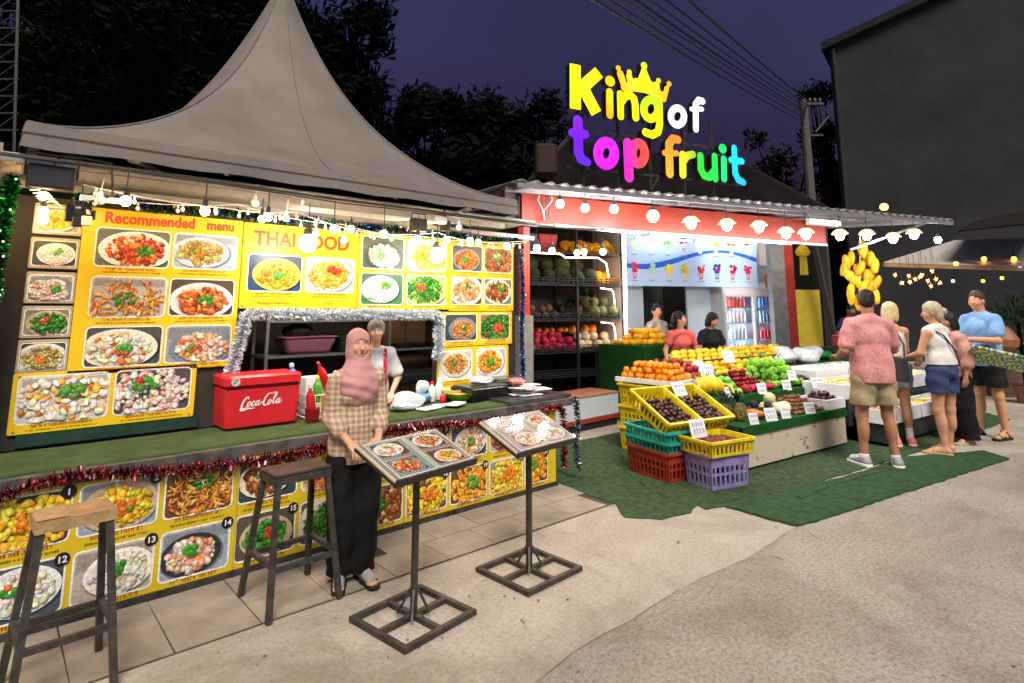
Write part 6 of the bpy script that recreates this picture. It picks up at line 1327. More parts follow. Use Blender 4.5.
t = thing('flood_bar', 'white box light fixed to the red fascia', 'lamp', FP(822, 222, .08)); a, b = FP(808, 221.5, .1), FP(838, 224, .1); MB().bar(a, b, .07, .09).build('housing', M_white, t); MB().bar(a - nF * .04, b - nF * .04, .01, .06).build('lens', mat('flood_lens', (1, 1, 1), noise=0, emit='#dfe6ff', es=3), t)
t = thing('roof_lamp', 'orange glowing lamp standing on the shop roof', 'lamp', (9.84, 2.79, 2.95)); p = PD(884, 207, 8.6); MB().ball(p, .055, 14).build('bulb', mat('sodium_bulb', (1, .7, .3), noise=0, emit='#ff9a30', es=9), t, smooth=True); MB().tube([p - Vector((0, 0, .2)), p - Vector((0, 0, .05))], .02).build('stem', M_steel, t)
t = thing('wire_cluster', 'tangle of cables at the dark end of the fascia', 'cables', FP(545, 205, .1)); mb = MB(); rr = random.Random(9)
for i in range(5): mb.tube([FP(541 + 2 * i, 190, .06), FP(538 + 4 * i + rr.uniform(-2, 2), 200, .08), FP(545 + rr.uniform(-4, 4), 212, .08), FP(546 + rr.uniform(-2, 2), 220, .06)], .006, 5, rr.choice(['#c8c8c8', '#2a2a2a']))
mb.build('cables', M_vc, t)
# hanging artificial mangoes and tassel
SC_ = 1.35
t = thing('mango_cluster', 'hanging cluster of large artificial yellow mangoes at the roof edge', 'decoration', PD(860, 300, 9.0)); Q = lambda x, y: PD(x, y, 9.0)
mm = [(853, 258), (862, 252), (872, 257), (848, 268), (858, 268), (868, 266), (874, 274), (853, 277), (863, 277), (872, 283), (857, 287), (866, 291), (855, 297), (862, 301), (872, 296), (859, 251), (866, 246), (850, 262), (866, 259), (855, 282), (868, 278), (861, 271), (850, 273), (864, 296), (858, 303), (869, 289), (853, 290)]
for i, (x, y) in enumerate(mm):
    o = bpy.data.objects.new('mango', FR['mango']); COL.objects.link(o); o.parent = t; p = Q(x, y) - Vector(t.location); o.location = p + Vector((rng.uniform(-.03, .03), rng.uniform(-.10, .08), 0)); o.rotation_euler = (rng.uniform(-.35, .35), rng.uniform(-.35, .35), rng.uniform(0, 6)); o.scale = (SC_, SC_, SC_ + .35)
MB().tube([Q(860, 300), Q(860, 236)], .008).build('rope', M_vc, t)
t = thing('tassel_lantern', 'yellow paper lantern with a long tassel under the shop roof', 'decoration', PD(803, 262, 10.5)); Q = lambda x, y: PD(x, y, 10.5)
MB().lathe([(.02, 0), (.10, .03), (.13, .09), (.09, .17), (.05, .20), (.02, .24)], Q(803, 257) - Vector((0, 0, 0)), 12, '#d8b820').build('lantern_body', M_vc, t)
mb = MB(); c = Q(803, 257)
for i in range(16): a = i * .39; mb.tube([c + Vector((.05 * math.cos(a), .05 * math.sin(a), 0)), c + Vector((.06 * math.cos(a), .06 * math.sin(a), -.32))], .010, 5, '#c8b018')
mb.build('tassel', M_vc, t); MB().tube([c + Vector((0, 0, .2)), c + Vector((0, 0, .55))], .004, 5).build('string', M_vc, t)

# ------------------------------------------------------------------ illuminated shop sign
SG0, SG1 = Vector((4.2, 4.72, 0)), Vector((10.7, 2.6, 0)); uG = (SG1 - SG0).normalized(); nG = Vector((-uG.y, uG.x, 0))
def ZP(X, Y):
    p = PP(510 + X * 270 / 1024, 40 + Y * 180 / 683, SG0, SG1); q = Vector((p.x, p.y, 0)) - SG0; return (q.dot(uG), p.z)
def zs(X, Y): a, b = ZP(X, Y), ZP(X, Y + 10); return (a[1] - b[1]) / 10
sign = thing('shop_sign', 'glowing rainbow lettered sign with a gold crown on the shop roof', 'sign', SG0 + uG * 1.8 + Vector((0, 0, 3.0)))
M_sign = mat('sign_face', vcol=True, rough=.4, noise=0, emit='vcol', es=.55)
def arc(cx, cy, rx, ry, a0=0, a1=360, n=22): return [(cx + rx * math.cos(R(a0 + (a1 - a0) * i / n)), cy - ry * math.sin(R(a0 + (a1 - a0) * i / n))) for i in range(n + 1)]
def letter(name, strokes, cf, holes=[]):
    S = []
    for pts, w, *o in strokes:
        q = [ZP(*p) for p in pts]; m = pts[len(pts) // 2]; k = zs(*m); ww = [x * k for x in w] if isinstance(w, list) else w * k
        S.append(dict(p=q, w=ww, sq=bool(o)))
    xs = [p[0] for s in S for p in s['p']]; ys = [p[1] for s in S for p in s['p']]; x0, x1, y0, y1 = min(xs) - .06, max(xs) + .06, min(ys) - .06, max(ys) + .06
    fn = lambda x, y: cf((x - x0) / (x1 - x0), (y - y0) / (y1 - y0))
    return stroke_shape(name, S, [], (SG0, uG, (0, 0, 1)), .10, None, None, fn, h=.012, bandcol=(.004, .004, .005)).build('letter', M_sign, sign)
def gr(*cols):
    cs = [lin(c) for c in cols]
    def f(u, v):
        t = min(.999, max(0, u)) * (len(cs) - 1); i = int(t); return lerp(cs[i], cs[i + 1], t - i)
    return f
def gv(*cols): g = gr(*cols); return lambda u, v: g(v, u)
def kcol(u, v):
    a = gr('#ffc400', '#f8e800', '#e0f820', '#f8d800', '#ffae00')(u, v); return lerp(a, lin('#ff9c00'), max(0, 1 - abs(v - .98) / .15) * .6)
letter('K', [([(247, 92), (248, 262)], 23, 1), ([(262, 190), (338, 122)], 23, 1), ([(275, 178), (328, 278)], 24, 1)], kcol)
letter('i', [([(378, 198), (379, 284)], 15), ([(379, 156), (380, 156)], 20)], gv('#ff9a00', '#ffc000', '#ffb000'))
letter('n', [([(418, 205), (420, 290)], 14), ([(424, 232), (436, 214), (455, 208), (470, 222), (475, 246), (477, 294)], 15)], gv('#f0e000', '#c8f000', '#e8e800'))
letter('g', [(arc(534, 262, 27, 36), 16), ([(566, 220), (568, 318), (562, 348), (540, 360), (514, 350)], 15)], gv('#e8e000', '#c0ec10', '#a0e020'))
letter('o', [(arc(635, 290, 25, 32), 14)], gr('#c8dcff', '#f0f4ff')); letter('f', [([(730, 232), (716, 228), (704, 244), (705, 338)], 13), ([(688, 262), (728, 262)], 9)], gr('#b8d4ff', '#f4f8ff'))
letter('t', [([(257, 305), (260, 425), (270, 452), (293, 463)], [20, 20, 18, 16]), ([(236, 352), (286, 358)], 16)], gv('#5a20ff', '#6010ff', '#7818f0'))
letter('o', [(arc(365, 430, 31, 42), 21)], gv('#b818f0', '#d020f8', '#c820ff')); letter('p', [([(446, 392), (452, 520)], 20), (arc(487, 430, 24, 38), 19)], gr('#f018c0', '#f83090', '#f84048', '#f85030'))
letter('f', [([(637, 378), (618, 374), (603, 394), (606, 506)], [15, 16, 17, 17]), ([(586, 428), (632, 430)], 11)], gv('#f0a030', '#f89028', '#f87830')); letter('r', [([(655, 436), (656, 510)], 16), ([(662, 456), (674, 438), (694, 434)], [13, 14, 14])], gr('#e8c828', '#a8b820', '#88a818'))
letter('u', [([(722, 440), (724, 490), (736, 514), (756, 520), (772, 500)], 15), ([(776, 442), (779, 526)], 14)], gr('#30c030', '#18d048')); letter('i', [([(811, 452), (812, 526)], 14), ([(806, 412), (807, 412)], 18)], gv('#18c880', '#20d870', '#20b850'))
letter('t', [([(850, 410), (854, 505), (866, 530), (886, 540)], [13, 14, 14, 12]), ([(838, 455), (880, 460)], 12)], gv('#20a8e8', '#18c0f0', '#18c8e0'))
crown = [([(418, 128), (436, 180)], 14), ([(436, 180), (470, 178), (510, 184), (550, 198), (580, 214)], 17), ([(452, 138), (462, 178)], 13), ([(508, 108), (496, 170)], [8, 20]), ([(508, 108), (526, 176)], [8, 20]), ([(556, 170), (560, 200)], 13), ([(594, 184), (584, 226)], [10, 10]), ([(480, 165), (545, 180)], 20)]
cw = [([p for p in a], b) for a, b in crown]
letter('crown', cw + [([(410, 106), (411, 106)], 10), ([(452, 122), (453, 122)], 10), ([(508, 97), (509, 97)], 13), ([(563, 154), (564, 154)], 10), ([(603, 166), (604, 166)], 10), ([(410, 106), (420, 140)], 6), ([(603, 166), (592, 196)], 6)], lambda u, v: lerp(lin('#f8a028'), lin('#c8e818'), max(0, 1 - abs(u - .5) * 2.2) * min(1, v * 1.8 + .2))).name = 'crown'
mb = MB()
for X in (300, 440, 560, 690, 800): a = ZP(X, 560); b = ZP(X, 330 if X > 250 else 200); p = SG0 + uG * a[0] + nG * .14; mb.bar(p + Vector((0, 0, 2.98)), p + Vector((0, 0, b[1] + .1)), .03)
for Y in (320, 470): a, b = ZP(235, Y), ZP(870, Y + 40); pa, pb = SG0 + uG * a[0] + nG * .14, SG0 + uG * b[0] + nG * .14; mb.bar(pa + Vector((0, 0, a[1])), pb + Vector((0, 0, min(a[1], b[1] + .3))), .025)
mb.bar(SG0 + uG * ZP(690, 300)[0] + nG * .14 + Vector((0, 0, 3.9)), SG0 + uG * ZP(560, 500)[0] + nG * .14 + Vector((0, 0, 3.1)), .02); mb.bar(SG0 + uG * ZP(430, 300)[0] + nG * .14 + Vector((0, 0, 3.8)), SG0 + uG * ZP(330, 420)[0] + nG * .14 + Vector((0, 0, 3.3)), .02)
mb.build('support_frame', M_steel, sign)
# ------------------------------------------------------------------ people
M_skin = mat('skin', vcol=True, rough=.5, noise=.06, scale=30, spec=.35); M_hair = mat('hair', vcol=True, rough=.55, noise=.45, scale=70, bump=.3, bscale=160, spec=.4)
def pattern_mat(name, base, col2, kind, scale=30.0):
    m = mat(name, base, .85, noise=.14, scale=10, bump=.45, bscale=22, spec=.2); nt = m.node_tree; N, L = nt.nodes, nt.links; b = N['Principled BSDF']; tc = N.new('ShaderNodeTexCoord'); src = b.inputs['Base Color'].links[0].from_socket
    if kind == 'plaid':
        facs = []
        for ax in ('X', 'Z'):
            for sc, th in ((scale, .93), (scale * .5, .80)):
                w = N.new('ShaderNodeTexWave'); w.wave_type = 'BANDS'; w.bands_direction = ax; w.inputs['Scale'].default_value = sc; w.inputs['Distortion'].default_value = .6; L.new(tc.outputs['Object'], w.inputs['Vector'])
                g = N.new('ShaderNodeMapRange'); g.inputs['From Min'].default_value = th - .12; g.inputs['From Max'].default_value = th + .05; g.inputs['To Max'].default_value = .45; L.new(w.outputs['Fac'], g.inputs['Value']); facs.append(g.outputs['Result'])
        f = facs[0]
        for q in facs[1:]: a = N.new('ShaderNodeMath'); a.operation = 'ADD'; a.use_clamp = True; L.new(f, a.inputs[0]); L.new(q, a.inputs[1]); f = a.outputs[0]
    else:
        v = N.new('ShaderNodeTexVoronoi'); v.inputs['Scale'].default_value = scale; L.new(tc.outputs['Object'], v.inputs['Vector']); g = N.new('ShaderNodeMapRange'); g.inputs['From Min'].default_value = .25; g.inputs['From Max'].default_value = .18; L.new(v.outputs['Distance'], g.inputs['Value']); f = g.outputs['Result']
    mx = N.new('ShaderNodeMix'); mx.data_type = 'RGBA'; L.new(f, mx.inputs[0]); L.new(src, mx.inputs[6]); mx.inputs[7].default_value = (*lin(col2), 1); L.new(mx.outputs[2], b.inputs['Base Color']); return m
def V3(*a): return np.array(a, float)
class Body:
    def __init__(s, label, loc, rz, H=1.7, skin='#c89878', female=False, res=.008, head_yaw=0, head_pitch=0, name='person', lean=(0, 0), group=None):
        s.k = H / 1.75; s.f = female; s.res = res / s.k; s.skin = skin; s.t = thing(name, label, 'person', loc, rz, group); s.hy, s.hp = R(head_yaw), R(head_pitch); s.lean = lean
        sh = .165 if female else .19; hp = .092 if female else .088
        s.J = {}
        for n, q in (('R', 1), ('L', -1)):
            s.J[n] = dict(sh=V3(q * sh, 0, 1.385), el=V3(q * (sh + .07), -.02, 1.13), wr=V3(q * (sh + .08), .06, .88), hd=V3(0, .2, -1), hip=V3(q * hp, 0, .92), kn=V3(q * (hp + .01), .02, .49), an=V3(q * (hp + .0), -.02, .08), toe=V3(q * .04, .19, 0))
    def at(s, p):  # lean of the upper body
        p = np.array(p, float); w = max(0, p[2] - .9); return p + V3(s.lean[0] * w, s.lean[1] * w, 0)
    def pose(s, n, **kw):
        for k, v in kw.items(): s.J[n][k] = np.array(v, float)
        return s
    def limbs(s): return [(n, s.J[n], 1 if n == 'R' else -1) for n in ('R', 'L')]
    def box(s, z0=0, z1=1.85, m=.12):
        P = np.array([s.at(v) if k not in ('hd', 'toe') else s.J['R']['sh'] for n in ('R', 'L') for k, v in s.J[n].items()] + [V3(-.22, -.16, 0), V3(.22, .24, 1.7)])
        lo, hi = P.min(0) - m, P.max(0) + m; lo[2], hi[2] = z0, z1; return lo, hi
    def head_M(s):
        c = s.at((0, 0, 1.50)); Mx = Euler((s.hp, 0, s.hy)).to_matrix(); A = np.array(Mx); return lambda p: c + A @ (np.array(p, float) - V3(0, 0, 1.50)), A
    def build(s):
        lo, hi = s.box(-.02, 1.80); F = Field(lo, hi, s.res); f = s.f; at = s.at
        F.ell(at((0, 0, .95)), (.165 if f else .155, .115, .12), .05); F.ell(at((0, .0, 1.08)), (.13 if f else .145, .095, .13), .06); F.ell(at((0, 0, 1.27)), (.145 if f else .17, .105 if f else .115, .17), .06)
        if f:
            for q in (-1, 1): F.ell(at((q * .06, .075, 1.26)), (.055, .045, .055), .03)
        F.cone(at(s.J['L']['sh'] + V3(.02, 0, 0)), at((0, -.01, 1.425)), .050, .058, .04); F.cone(at(s.J['R']['sh'] - V3(.02, 0, 0)), at((0, -.01, 1.425)), .050, .058, .04); F.cone(at((0, -.01, 1.43)), at((0, .0, 1.56)), .052 if f else .06, .048 if f else .056, .03)
        hm, A = s.head_M(); e = tuple(Matrix(A).to_euler())
        F.ell(hm((0, -.008, 1.648)), (.074, .092, .094), .02, rot=e); F.ell(hm((0, .028, 1.590)), (.054, .060, .070), .035, rot=e); F.ell(hm((0, .045, 1.552)), (.030, .036, .028), .03, rot=e)
        F.cone(hm((0, .085, 1.640)), hm((0, .103, 1.603)), .007, .013, .012)
        for q in (-1, 1): F.ell(hm((q * .077, .0, 1.615)), (.010, .018, .030), .006, rot=e); F.ell(hm((q * .030, .094, 1.637)), (.017, .012, .010), .01, 'sub', rot=e); F.ell(hm((q * .040, .062, 1.60)), (.022, .025, .025), .02, rot=e)
        F.ell(hm((0, .083, 1.575)), (.023, .012, .008), .008, rot=e)
        for n, J, q in s.limbs():
            F.cone(at(J['sh']), at(J['el']), .050 if f else .056, .036 if f else .042, .03); F.cone(at(J['el']), at(J['wr']), .038 if f else .043, .024 if f else .029, .02)
            s.hand(F, at(J['wr']), J['hd'], q)
            F.cone(J['hip'], J['kn'], .088 if f else .085, .053, .04); F.cone(J['kn'], J['an'], .053, .034, .03); d = J['kn'] - J['an']; F.ell(J['an'] + d * .68 + V3(0, -.022, 0), (.046, .048, .11), .03)
            F.cone(J['an'] + V3(0, -.025, -.03), J['an'] + J['toe'] * .72 + V3(0, 0, -.045), .036, .030, .02); F.cone(J['an'], J['an'] + J['toe'] * .5 + V3(0, 0, -.03), .034, .03, .02); F.ell(J['an'] + J['toe'] * .85 + V3(0, 0, -.052), (.040, .038, .020), .02)
        F.cut((0, 0, .0), (0, 0, -1)) if False else None
        def paint(V, c):
            for q in (-1, 1):
                dab(V, c, hm((q * .031, .088, 1.638)), (.018, .020, .0095), '#c8bcb0', .3); dab(V, c, hm((q * .031, .092, 1.639)), (.0105, .020, .0095), '#0c0808', .4); dab(V, c, hm((q * .031, .090, 1.645)), (.019, .02, .0045), '#1a100c', .5)
                dab(V, c, hm((q * .032, .094, 1.656)), (.024, .022, .0065), '#140c0a', .5)
                dab(V, c, hm((q * .036, .08, 1.605)), (.026, .025, .022), lerp(lin(s.skin), lin('#c05848'), .35), 1)
            dab(V, c, hm((0, .090, 1.574)), (.021, .016, .0075), '#a04c44', .7); dab(V, c, hm((0, .094, 1.5745)), (.017, .012, .0016), '#5a2822', .6)
        s.body = field_obj(F, 'body', M_skin, s.t, s.skin, paint); s.scale(s.body); return s
    def scale(s, o): o.data.transform(Matrix.Scale(s.k, 4))
    def hand(s, F, w, d, q):
        d = d / np.linalg.norm(d); up = V3(0, 0, 1) if abs(d[2]) < .8 else V3(0, 1, 0); side = np.cross(d, up); side /= np.linalg.norm(side); nrm = np.cross(side, d)  # back of hand
        if d[2] < -.8: side = V3(0, -1, 0) * 1.0; nrm = V3(q, 0, 0); side = np.cross(nrm, d)
        pc = w + d * .045
        F.cone(w, w + d * .02, .024, .026, .012); F.cone(pc - side * .018, pc + side * .018, .019, .019, .014); F.cone(pc + d * .025 - side * .022, pc + d * .025 + side * .022, .014, .014, .012)
        for i, (o, L) in enumerate(((-.030, .058), (-.010, .072), (.010, .068), (.029, .052))):
            a = w + d * .075 + side * o; b = a + d * L * .45 - nrm * .008; c = b + d * L * .30 - nrm * .022; e = c + d * L * .10 - nrm * .020
            F.cone(a - d * .02, a, .0105, .010, .006); F.cone(a, b, .0100, .0092, .003); F.cone(b, c, .0092, .0085, .003); F.cone(c, e, .0085, .0075, .003)
        ts = -1 if q > 0 else 1
        a = w + d * .018 + side * .024 * ts; b = a + d * .03 + side * .024 * ts - nrm * .012; c = b + d * .03 + side * .002 * ts - nrm * .012
        F.cone(a, b, .014, .011, .008); F.cone(b, c, .011, .0085, .003)
    def garment(s, name, m, fn, z0, z1, color=(1, 1, 1), cuts=(), wr=None, paint=None, pad=.14):
        lo, hi = s.box(z0, z1, pad); F = Field(lo, hi, s.res); fn(F)
        if wr: F.wrinkle(wr)
        for p, n in cuts: F.cut(p, n)
        o = field_obj(F, name, m, s.t, color, paint); s.scale(o); return o
    def top(s, m, color, hem=.86, sleeve=.55, pad=.014, loose=1.0, name='shirt', neck=1.49, fold=.006, sleeveless=False, flare=.0):
        f = s.f; at = s.at
        def fn(F):
            r = pad; F.ell(at((0, 0, 1.26)), ((.148 if f else .174) + r, (.108 if f else .118) + r, .18), .05); F.ell(at((0, 0, 1.08)), ((.14 if f else .152) + r * 1.2 * loose, .100 + r * 1.2 * loose, .16), .05)
            F.ell(at((0, 0, .92)), (.166 + r * loose + flare, .118 + r * loose + flare, .17 if loose < 1.1 else .34), .05)
            if f and loose < 2:
                for q in (-1, 1): F.ell(at((q * .06, .078, 1.26)), (.058 + r * .5, .048 + r * .5, .058), .03)
            for n in ('L', 'R'): F.cone(at(s.J[n]['sh'] * (V3(.90, 1, 1) if not sleeveless else V3(.72, 1, 1.012))), at((0, -.01, 1.43)), .062 + r * .6, .064 + r * .4, .03)
            F.cone(at((0, -.01, 1.44)), at((0, -.005, neck)), .068, .062, .03)
            if not sleeveless:
                for n, J, q in s.limbs():
                    a, b, c = at(J['sh']), at(J['el']), at(J['wr']); 
                    if sleeve <= 1: F.cone(a, a + (b - a) * sleeve, .054 + r * .7, .050 + r * 1.2, .025)
                    else: F.cone(a, b, .054 + r * .7, .050 + r * .8, .025); F.cone(b, b + (c - b) * (sleeve - 1), .048 + r * .8, .050 + r * 1.1, .02)
        cuts = [((0, 0, hem), (0, 0, -1)), ((0, 0, neck), (0, .25, 1))]
        def wr(X, Y, Z): return fold * (np.sin(X * 38 + Z * 17 + 2 * np.sin(Z * 9)) * .6 + np.sin(Z * 30 + X * 12 + Y * 25) * .5) + fold * .8 * np.sin(np.arctan2(Y, X) * 7 + Z * 4) * np.clip((1.15 - Z) * 2, 0, 1)
        o = s.garment(name, m, fn, hem - .02, 1.60, color, cuts, wr)
        return o
    def legs(s, m, color, length='long', name='trousers', pad=.012, wide=1.0, top=1.0, fold=.006):
        f = s.f; z0 = {'long': .07, 'knee': .47, 'short': .70, 'mid': .60}[length]
        def fn(F):
            F.ell((0, 0, .95), (.165 + pad, .122 + pad, .13), .04)
            for n, J, q in s.limbs():
                kn = J['kn']; hp = J['hip']
                if length == 'long': F.cone(hp, kn, .093 + pad, .066 * wide + pad, .03); F.cone(kn, J['an'] + V3(0, 0, .0), .066 * wide + pad, .060 * wide + pad, .03)
                elif length == 'knee': F.cone(hp, kn, .095 + pad, .084 + pad, .03)
                else: F.cone(hp, hp + (kn - hp) * .75, .096 + pad, .090 + pad, .025)
        wr = lambda X, Y, Z: fold * (np.sin(Z * 26 + X * 20 + 2 * np.sin(Z * 7)) + .6 * np.sin(X * 45 + Z * 9))
        return s.garment(name, m, fn, z0 - .03, top + .05, color, [((0, 0, z0), (0, 0, -1)), ((0, 0, top), (0, 0, 1))], wr)
    def hair(s, color, kind='short', name='hair'):
        hm, A = s.head_M(); e = tuple(Matrix(A).to_euler()); c = hm((0, 0, 1.6)); F = Field(c - .24, c + .24, min(s.res, .007))
        if kind in ('short',): F.ell(hm((0, -.014, 1.668)), (.080, .094, .088), .0, rot=e); F.ell(hm((0, -.045, 1.62)), (.068, .060, .075), .02, rot=e)
        else: F.ell(hm((0, -.016, 1.664)), (.088, .102, .096), .0, rot=e); F.ell(hm((0, -.05, 1.60)), (.076, .062, .09), .02, rot=e)
        if kind == 'bob':
            for q in (-1, 1): F.ell(hm((q * .070, -.01, 1.585)), (.026, .050, .085), .02, rot=e)
            F.ell(hm((0, -.065, 1.56)), (.075, .045, .10), .02, rot=e)
        if kind == 'bun': F.ell(hm((0, -.125, 1.625)), (.040, .036, .040), .01, rot=e)
        if kind == 'pony': F.cone(hm((0, -.10, 1.66)), hm((.03, -.13, 1.52)), .030, .034, .02); F.cone(hm((.03, -.13, 1.52)), hm((.06, -.09, 1.40)), .034, .012, .02)
        lowf = .030 if kind in ('short', 'bun', 'pony') else .045
        F.ell(hm((0, .085, 1.60)), (.066, .075, .088 if kind != 'bob' else .082), .008, 'sub', rot=e); F.ell(hm((0, .15, 1.58)), (.085, .11, .115), .008, 'sub', rot=e)
        if kind in ('short', 'bun', 'pony'): F.ell(hm((0, .03, 1.53)), (.11, .075, .080), .01, 'sub', rot=e)
        F.wrinkle(lambda X, Y, Z: .0025 * np.sin(X * 160 + Z * 30) + .0015 * np.sin(Y * 190 + Z * 50))
        o = field_obj(F, name, M_hair, s.t, color); s.scale(o); return o
    def shoe(s, color, sole='#e0e0dc', kind='shoe', m=None):
        for n, J, q in s.limbs():
            a, t = J['an'], J['toe']; F = Field(a + V3(-.16, -.16, -.10), a + V3(.16, .30, .14), .006)
            if kind == 'shoe': F.cone(a + V3(0, -.03, -.035), a + t * .8 + V3(0, 0, -.045), .047, .044, .02); F.cone(a + V3(0, -.01, .0), a + t * .4 + V3(0, 0, -.03), .046, .042, .02); F.cut((0, 0, .03), (0, 0, -1)); F.cut((0, 0, a[2] + .02), (0, .3, 1))
            else: F.cone(a + V3(0, -.03, -.058), a + t * .45 + V3(0, 0, -.058), .044, .044, .02); F.cone(a + t * .45 + V3(0, 0, -.058), a + t * .95 + V3(0, 0, -.058), .044, .048, .02); F.cut((0, 0, .03), (0, 0, 1)) if False else F.cut((0, 0, a[2] - .052), (0, 0, 1))
            if kind == 'shoe' : pass
            sh = field_obj(F, 'shoe' if kind == 'shoe' else 'sandal', m or M_vc, s.t, color); s.scale(sh)
            if kind == 'sandal':
                F = Field(a + V3(-.16, -.16, -.10), a + V3(.16, .30, .14), .006)
                for k in (.42, .70): F.cone(a + t * k + V3(-.045, 0, -.05), a + t * k + V3(0, 0, -.005 - .02 * k), .011, .012, .004); F.cone(a + t * k + V3(.045, 0, -.05), a + t * k + V3(0, 0, -.005 - .02 * k), .011, .012, .004)
                F.cone(a + V3(-.042, -.01, -.05), a + V3(-.036, .03, .01), .009, .009, .004); F.cone(a + V3(.042, -.01, -.05), a + V3(.036, .03, .01), .009, .009, .004); F.cone(a + V3(-.036, .03, .01), a + V3(.036, .03, .01), .010, .010, .004)
                st = field_obj(F, 'strap', m or M_vc, sh, color); s.scale(st)
            else:
                F = Field(a + V3(-.16, -.16, -.10), a + V3(.16, .30, .14), .006); F.cone(a + V3(0, -.03, -.06), a + t * .85 + V3(0, 0, -.06), .052, .049, .02); F.cut((0, 0, a[2] - .045), (0, 0, 1)); F.cut((0, 0, .001), (0, 0, -1)); st = field_obj(F, 'sole', M_vc, sh, sole); s.scale(st)
    def sock(s, color, h=.16):
        for n, J, q in s.limbs():
            a = J['an']; d = J['kn'] - a; d /= np.linalg.norm(d); F = Field(a + V3(-.1, -.12, -.08), a + V3(.1, .25, .25), .006); F.cone(a + V3(0, 0, -.02), a + d * h, .040, .042, .02); F.cone(a, a + J['toe'] * .75 + V3(0, 0, -.035), .041, .038, .02); F.cut(a + d * h * .8, d); o = field_obj(F, 'sock', M_cloth, s.t, color); s.scale(o)
M_tee = lambda n, c, **k: mat(n, c, .85, noise=.14, scale=8, bump=.5, bscale=20, spec=.2, **k)

# woman in the headscarf
p = Body('woman in a dusty pink headscarf and beige plaid shirt standing behind a menu stand', (1.80, 3.53, 0), R(172), 1.50, '#cc9c7e', True, .0050, head_yaw=-2, head_pitch=0)
p.pose('R', sh=(.150, 0, 1.38), el=(.185, .0, 1.12), wr=(.11, .21, .98), hd=(-.25, .9, -.35)).pose('L', sh=(-.150, 0, 1.38), el=(-.185, .02, 1.12), wr=(-.09, .23, .99), hd=(.65, .65, -.3))
p.pose('R', toe=(.06, .18, 0), an=(.075, .0, .08), kn=(.085, .03, .49)).pose('L', toe=(-.03, .19, 0), an=(-.07, .03, .08), kn=(-.085, .04, .49)); p.build()
M_plaid = pattern_mat('plaid_shirt', (.60, .46, .32), (.26, .16, .11), 'plaid', 19)
p.top(M_plaid, (1, 1, 1), hem=.81, sleeve=1.5, pad=.011, loose=1.3, fold=.005, flare=.010); p.legs(M_tee('black_trousers', (.008, .008, .009)), (1, 1, 1), 'long', wide=1.35, pad=.014, top=.88); p.sock('#a8a4a0'); p.shoe('#131316', kind='sandal')
hm, A = p.head_M(); e = tuple(Matrix(A).to_euler())
def hj(F):
    F.ell(hm((0, -.012, 1.648)), (.087, .105, .106), .0, rot=e); F.ell(hm((0, .0, 1.56)), (.088, .095, .085), .04, rot=e); F.ell((0, .015, 1.46), (.110, .105, .085), .04); F.ell((0, .04, 1.37), (.150, .118, .095), .05); F.ell((0, .070, 1.30), (.135, .085, .11), .05); F.ell((0, -.04, 1.38), (.145, .095, .09), .05)
    F.ell(hm((0, .105, 1.606)), (.062, .085, .066), .012, 'sub', rot=e)
p.garment('headscarf', mat('pink_scarf', (.52, .27, .265), .85, noise=.12, scale=10, bump=.2, bscale=100, spec=.15), hj, 1.10, 1.80, (1, 1, 1), (), lambda X, Y, Z: .0036 * np.sin(np.sqrt((X * .8 + .03) ** 2 + (Z - 1.62) ** 2) * 78 + 2.4 * np.sin(X * 11 + Z * 6) + X * 22) * np.clip((1.53 - Z) * 9, 0, 1) * np.clip((Y + .02) * 9, .15, 1) + .0018 * np.sin(Z * 45 + X * 40))
# cook
p = Body('woman cook in a hair net, white shirt and red apron straps inside the stall', (2.74, 5.10, 0), R(165), 1.52, '#d0a088', True, .007, head_yaw=-10, head_pitch=0, lean=(-.03, .16))
p.pose('R', el=(.24, .02, 1.13), wr=(.12, .22, 1.02), hd=(-.4, .8, -.3)).pose('L', el=(-.27, .04, 1.14), wr=(-.16, .24, 1.0), hd=(.4, .8, -.3)); p.build(); p.top(M_tee('white_cotton', (.62, .64, .66)), (1, 1, 1), sleeve=.75, pad=.022, loose=1.2); p.legs(M_tee('dark_trousers', (.02, .022, .03)), (1, 1, 1)); p.hair('#1a1412', 'short'); p.shoe('#202020')
hm, A = p.head_M(); e = tuple(Matrix(A).to_euler())
def net(F): F.ell(hm((0, -.020, 1.668)), (.094, .108, .100), .0, rot=e); F.ell(hm((0, .125, 1.59)), (.085, .10, .098), .01, 'sub', rot=e); F.ell(hm((0, .02, 1.53)), (.12, .12, .075), .02, 'sub', rot=e)
p.garment('hair_net', mat('hair_net_gauze', (.42, .40, .42), .7, noise=.3, scale=60), net, 1.5, 1.82, (1, 1, 1), (), lambda X, Y, Z: .002 * np.sin(X * 90) * np.sin(Z * 90))
def apr(F):
    for q in (-1, 1): F.cone(p.at((q * .085, .10, 1.44)), p.at((q * .09, .15, 1.22)), .018, .020, .01)
    F.ell(p.at((0, .12, 1.12)), (.13, .05, .15), .02)
p.garment('apron', pattern_mat('apron_print', (.50, .03, .05), (.7, .6, .55), 'dots', 26), apr, .8, 1.5, (1, 1, 1))
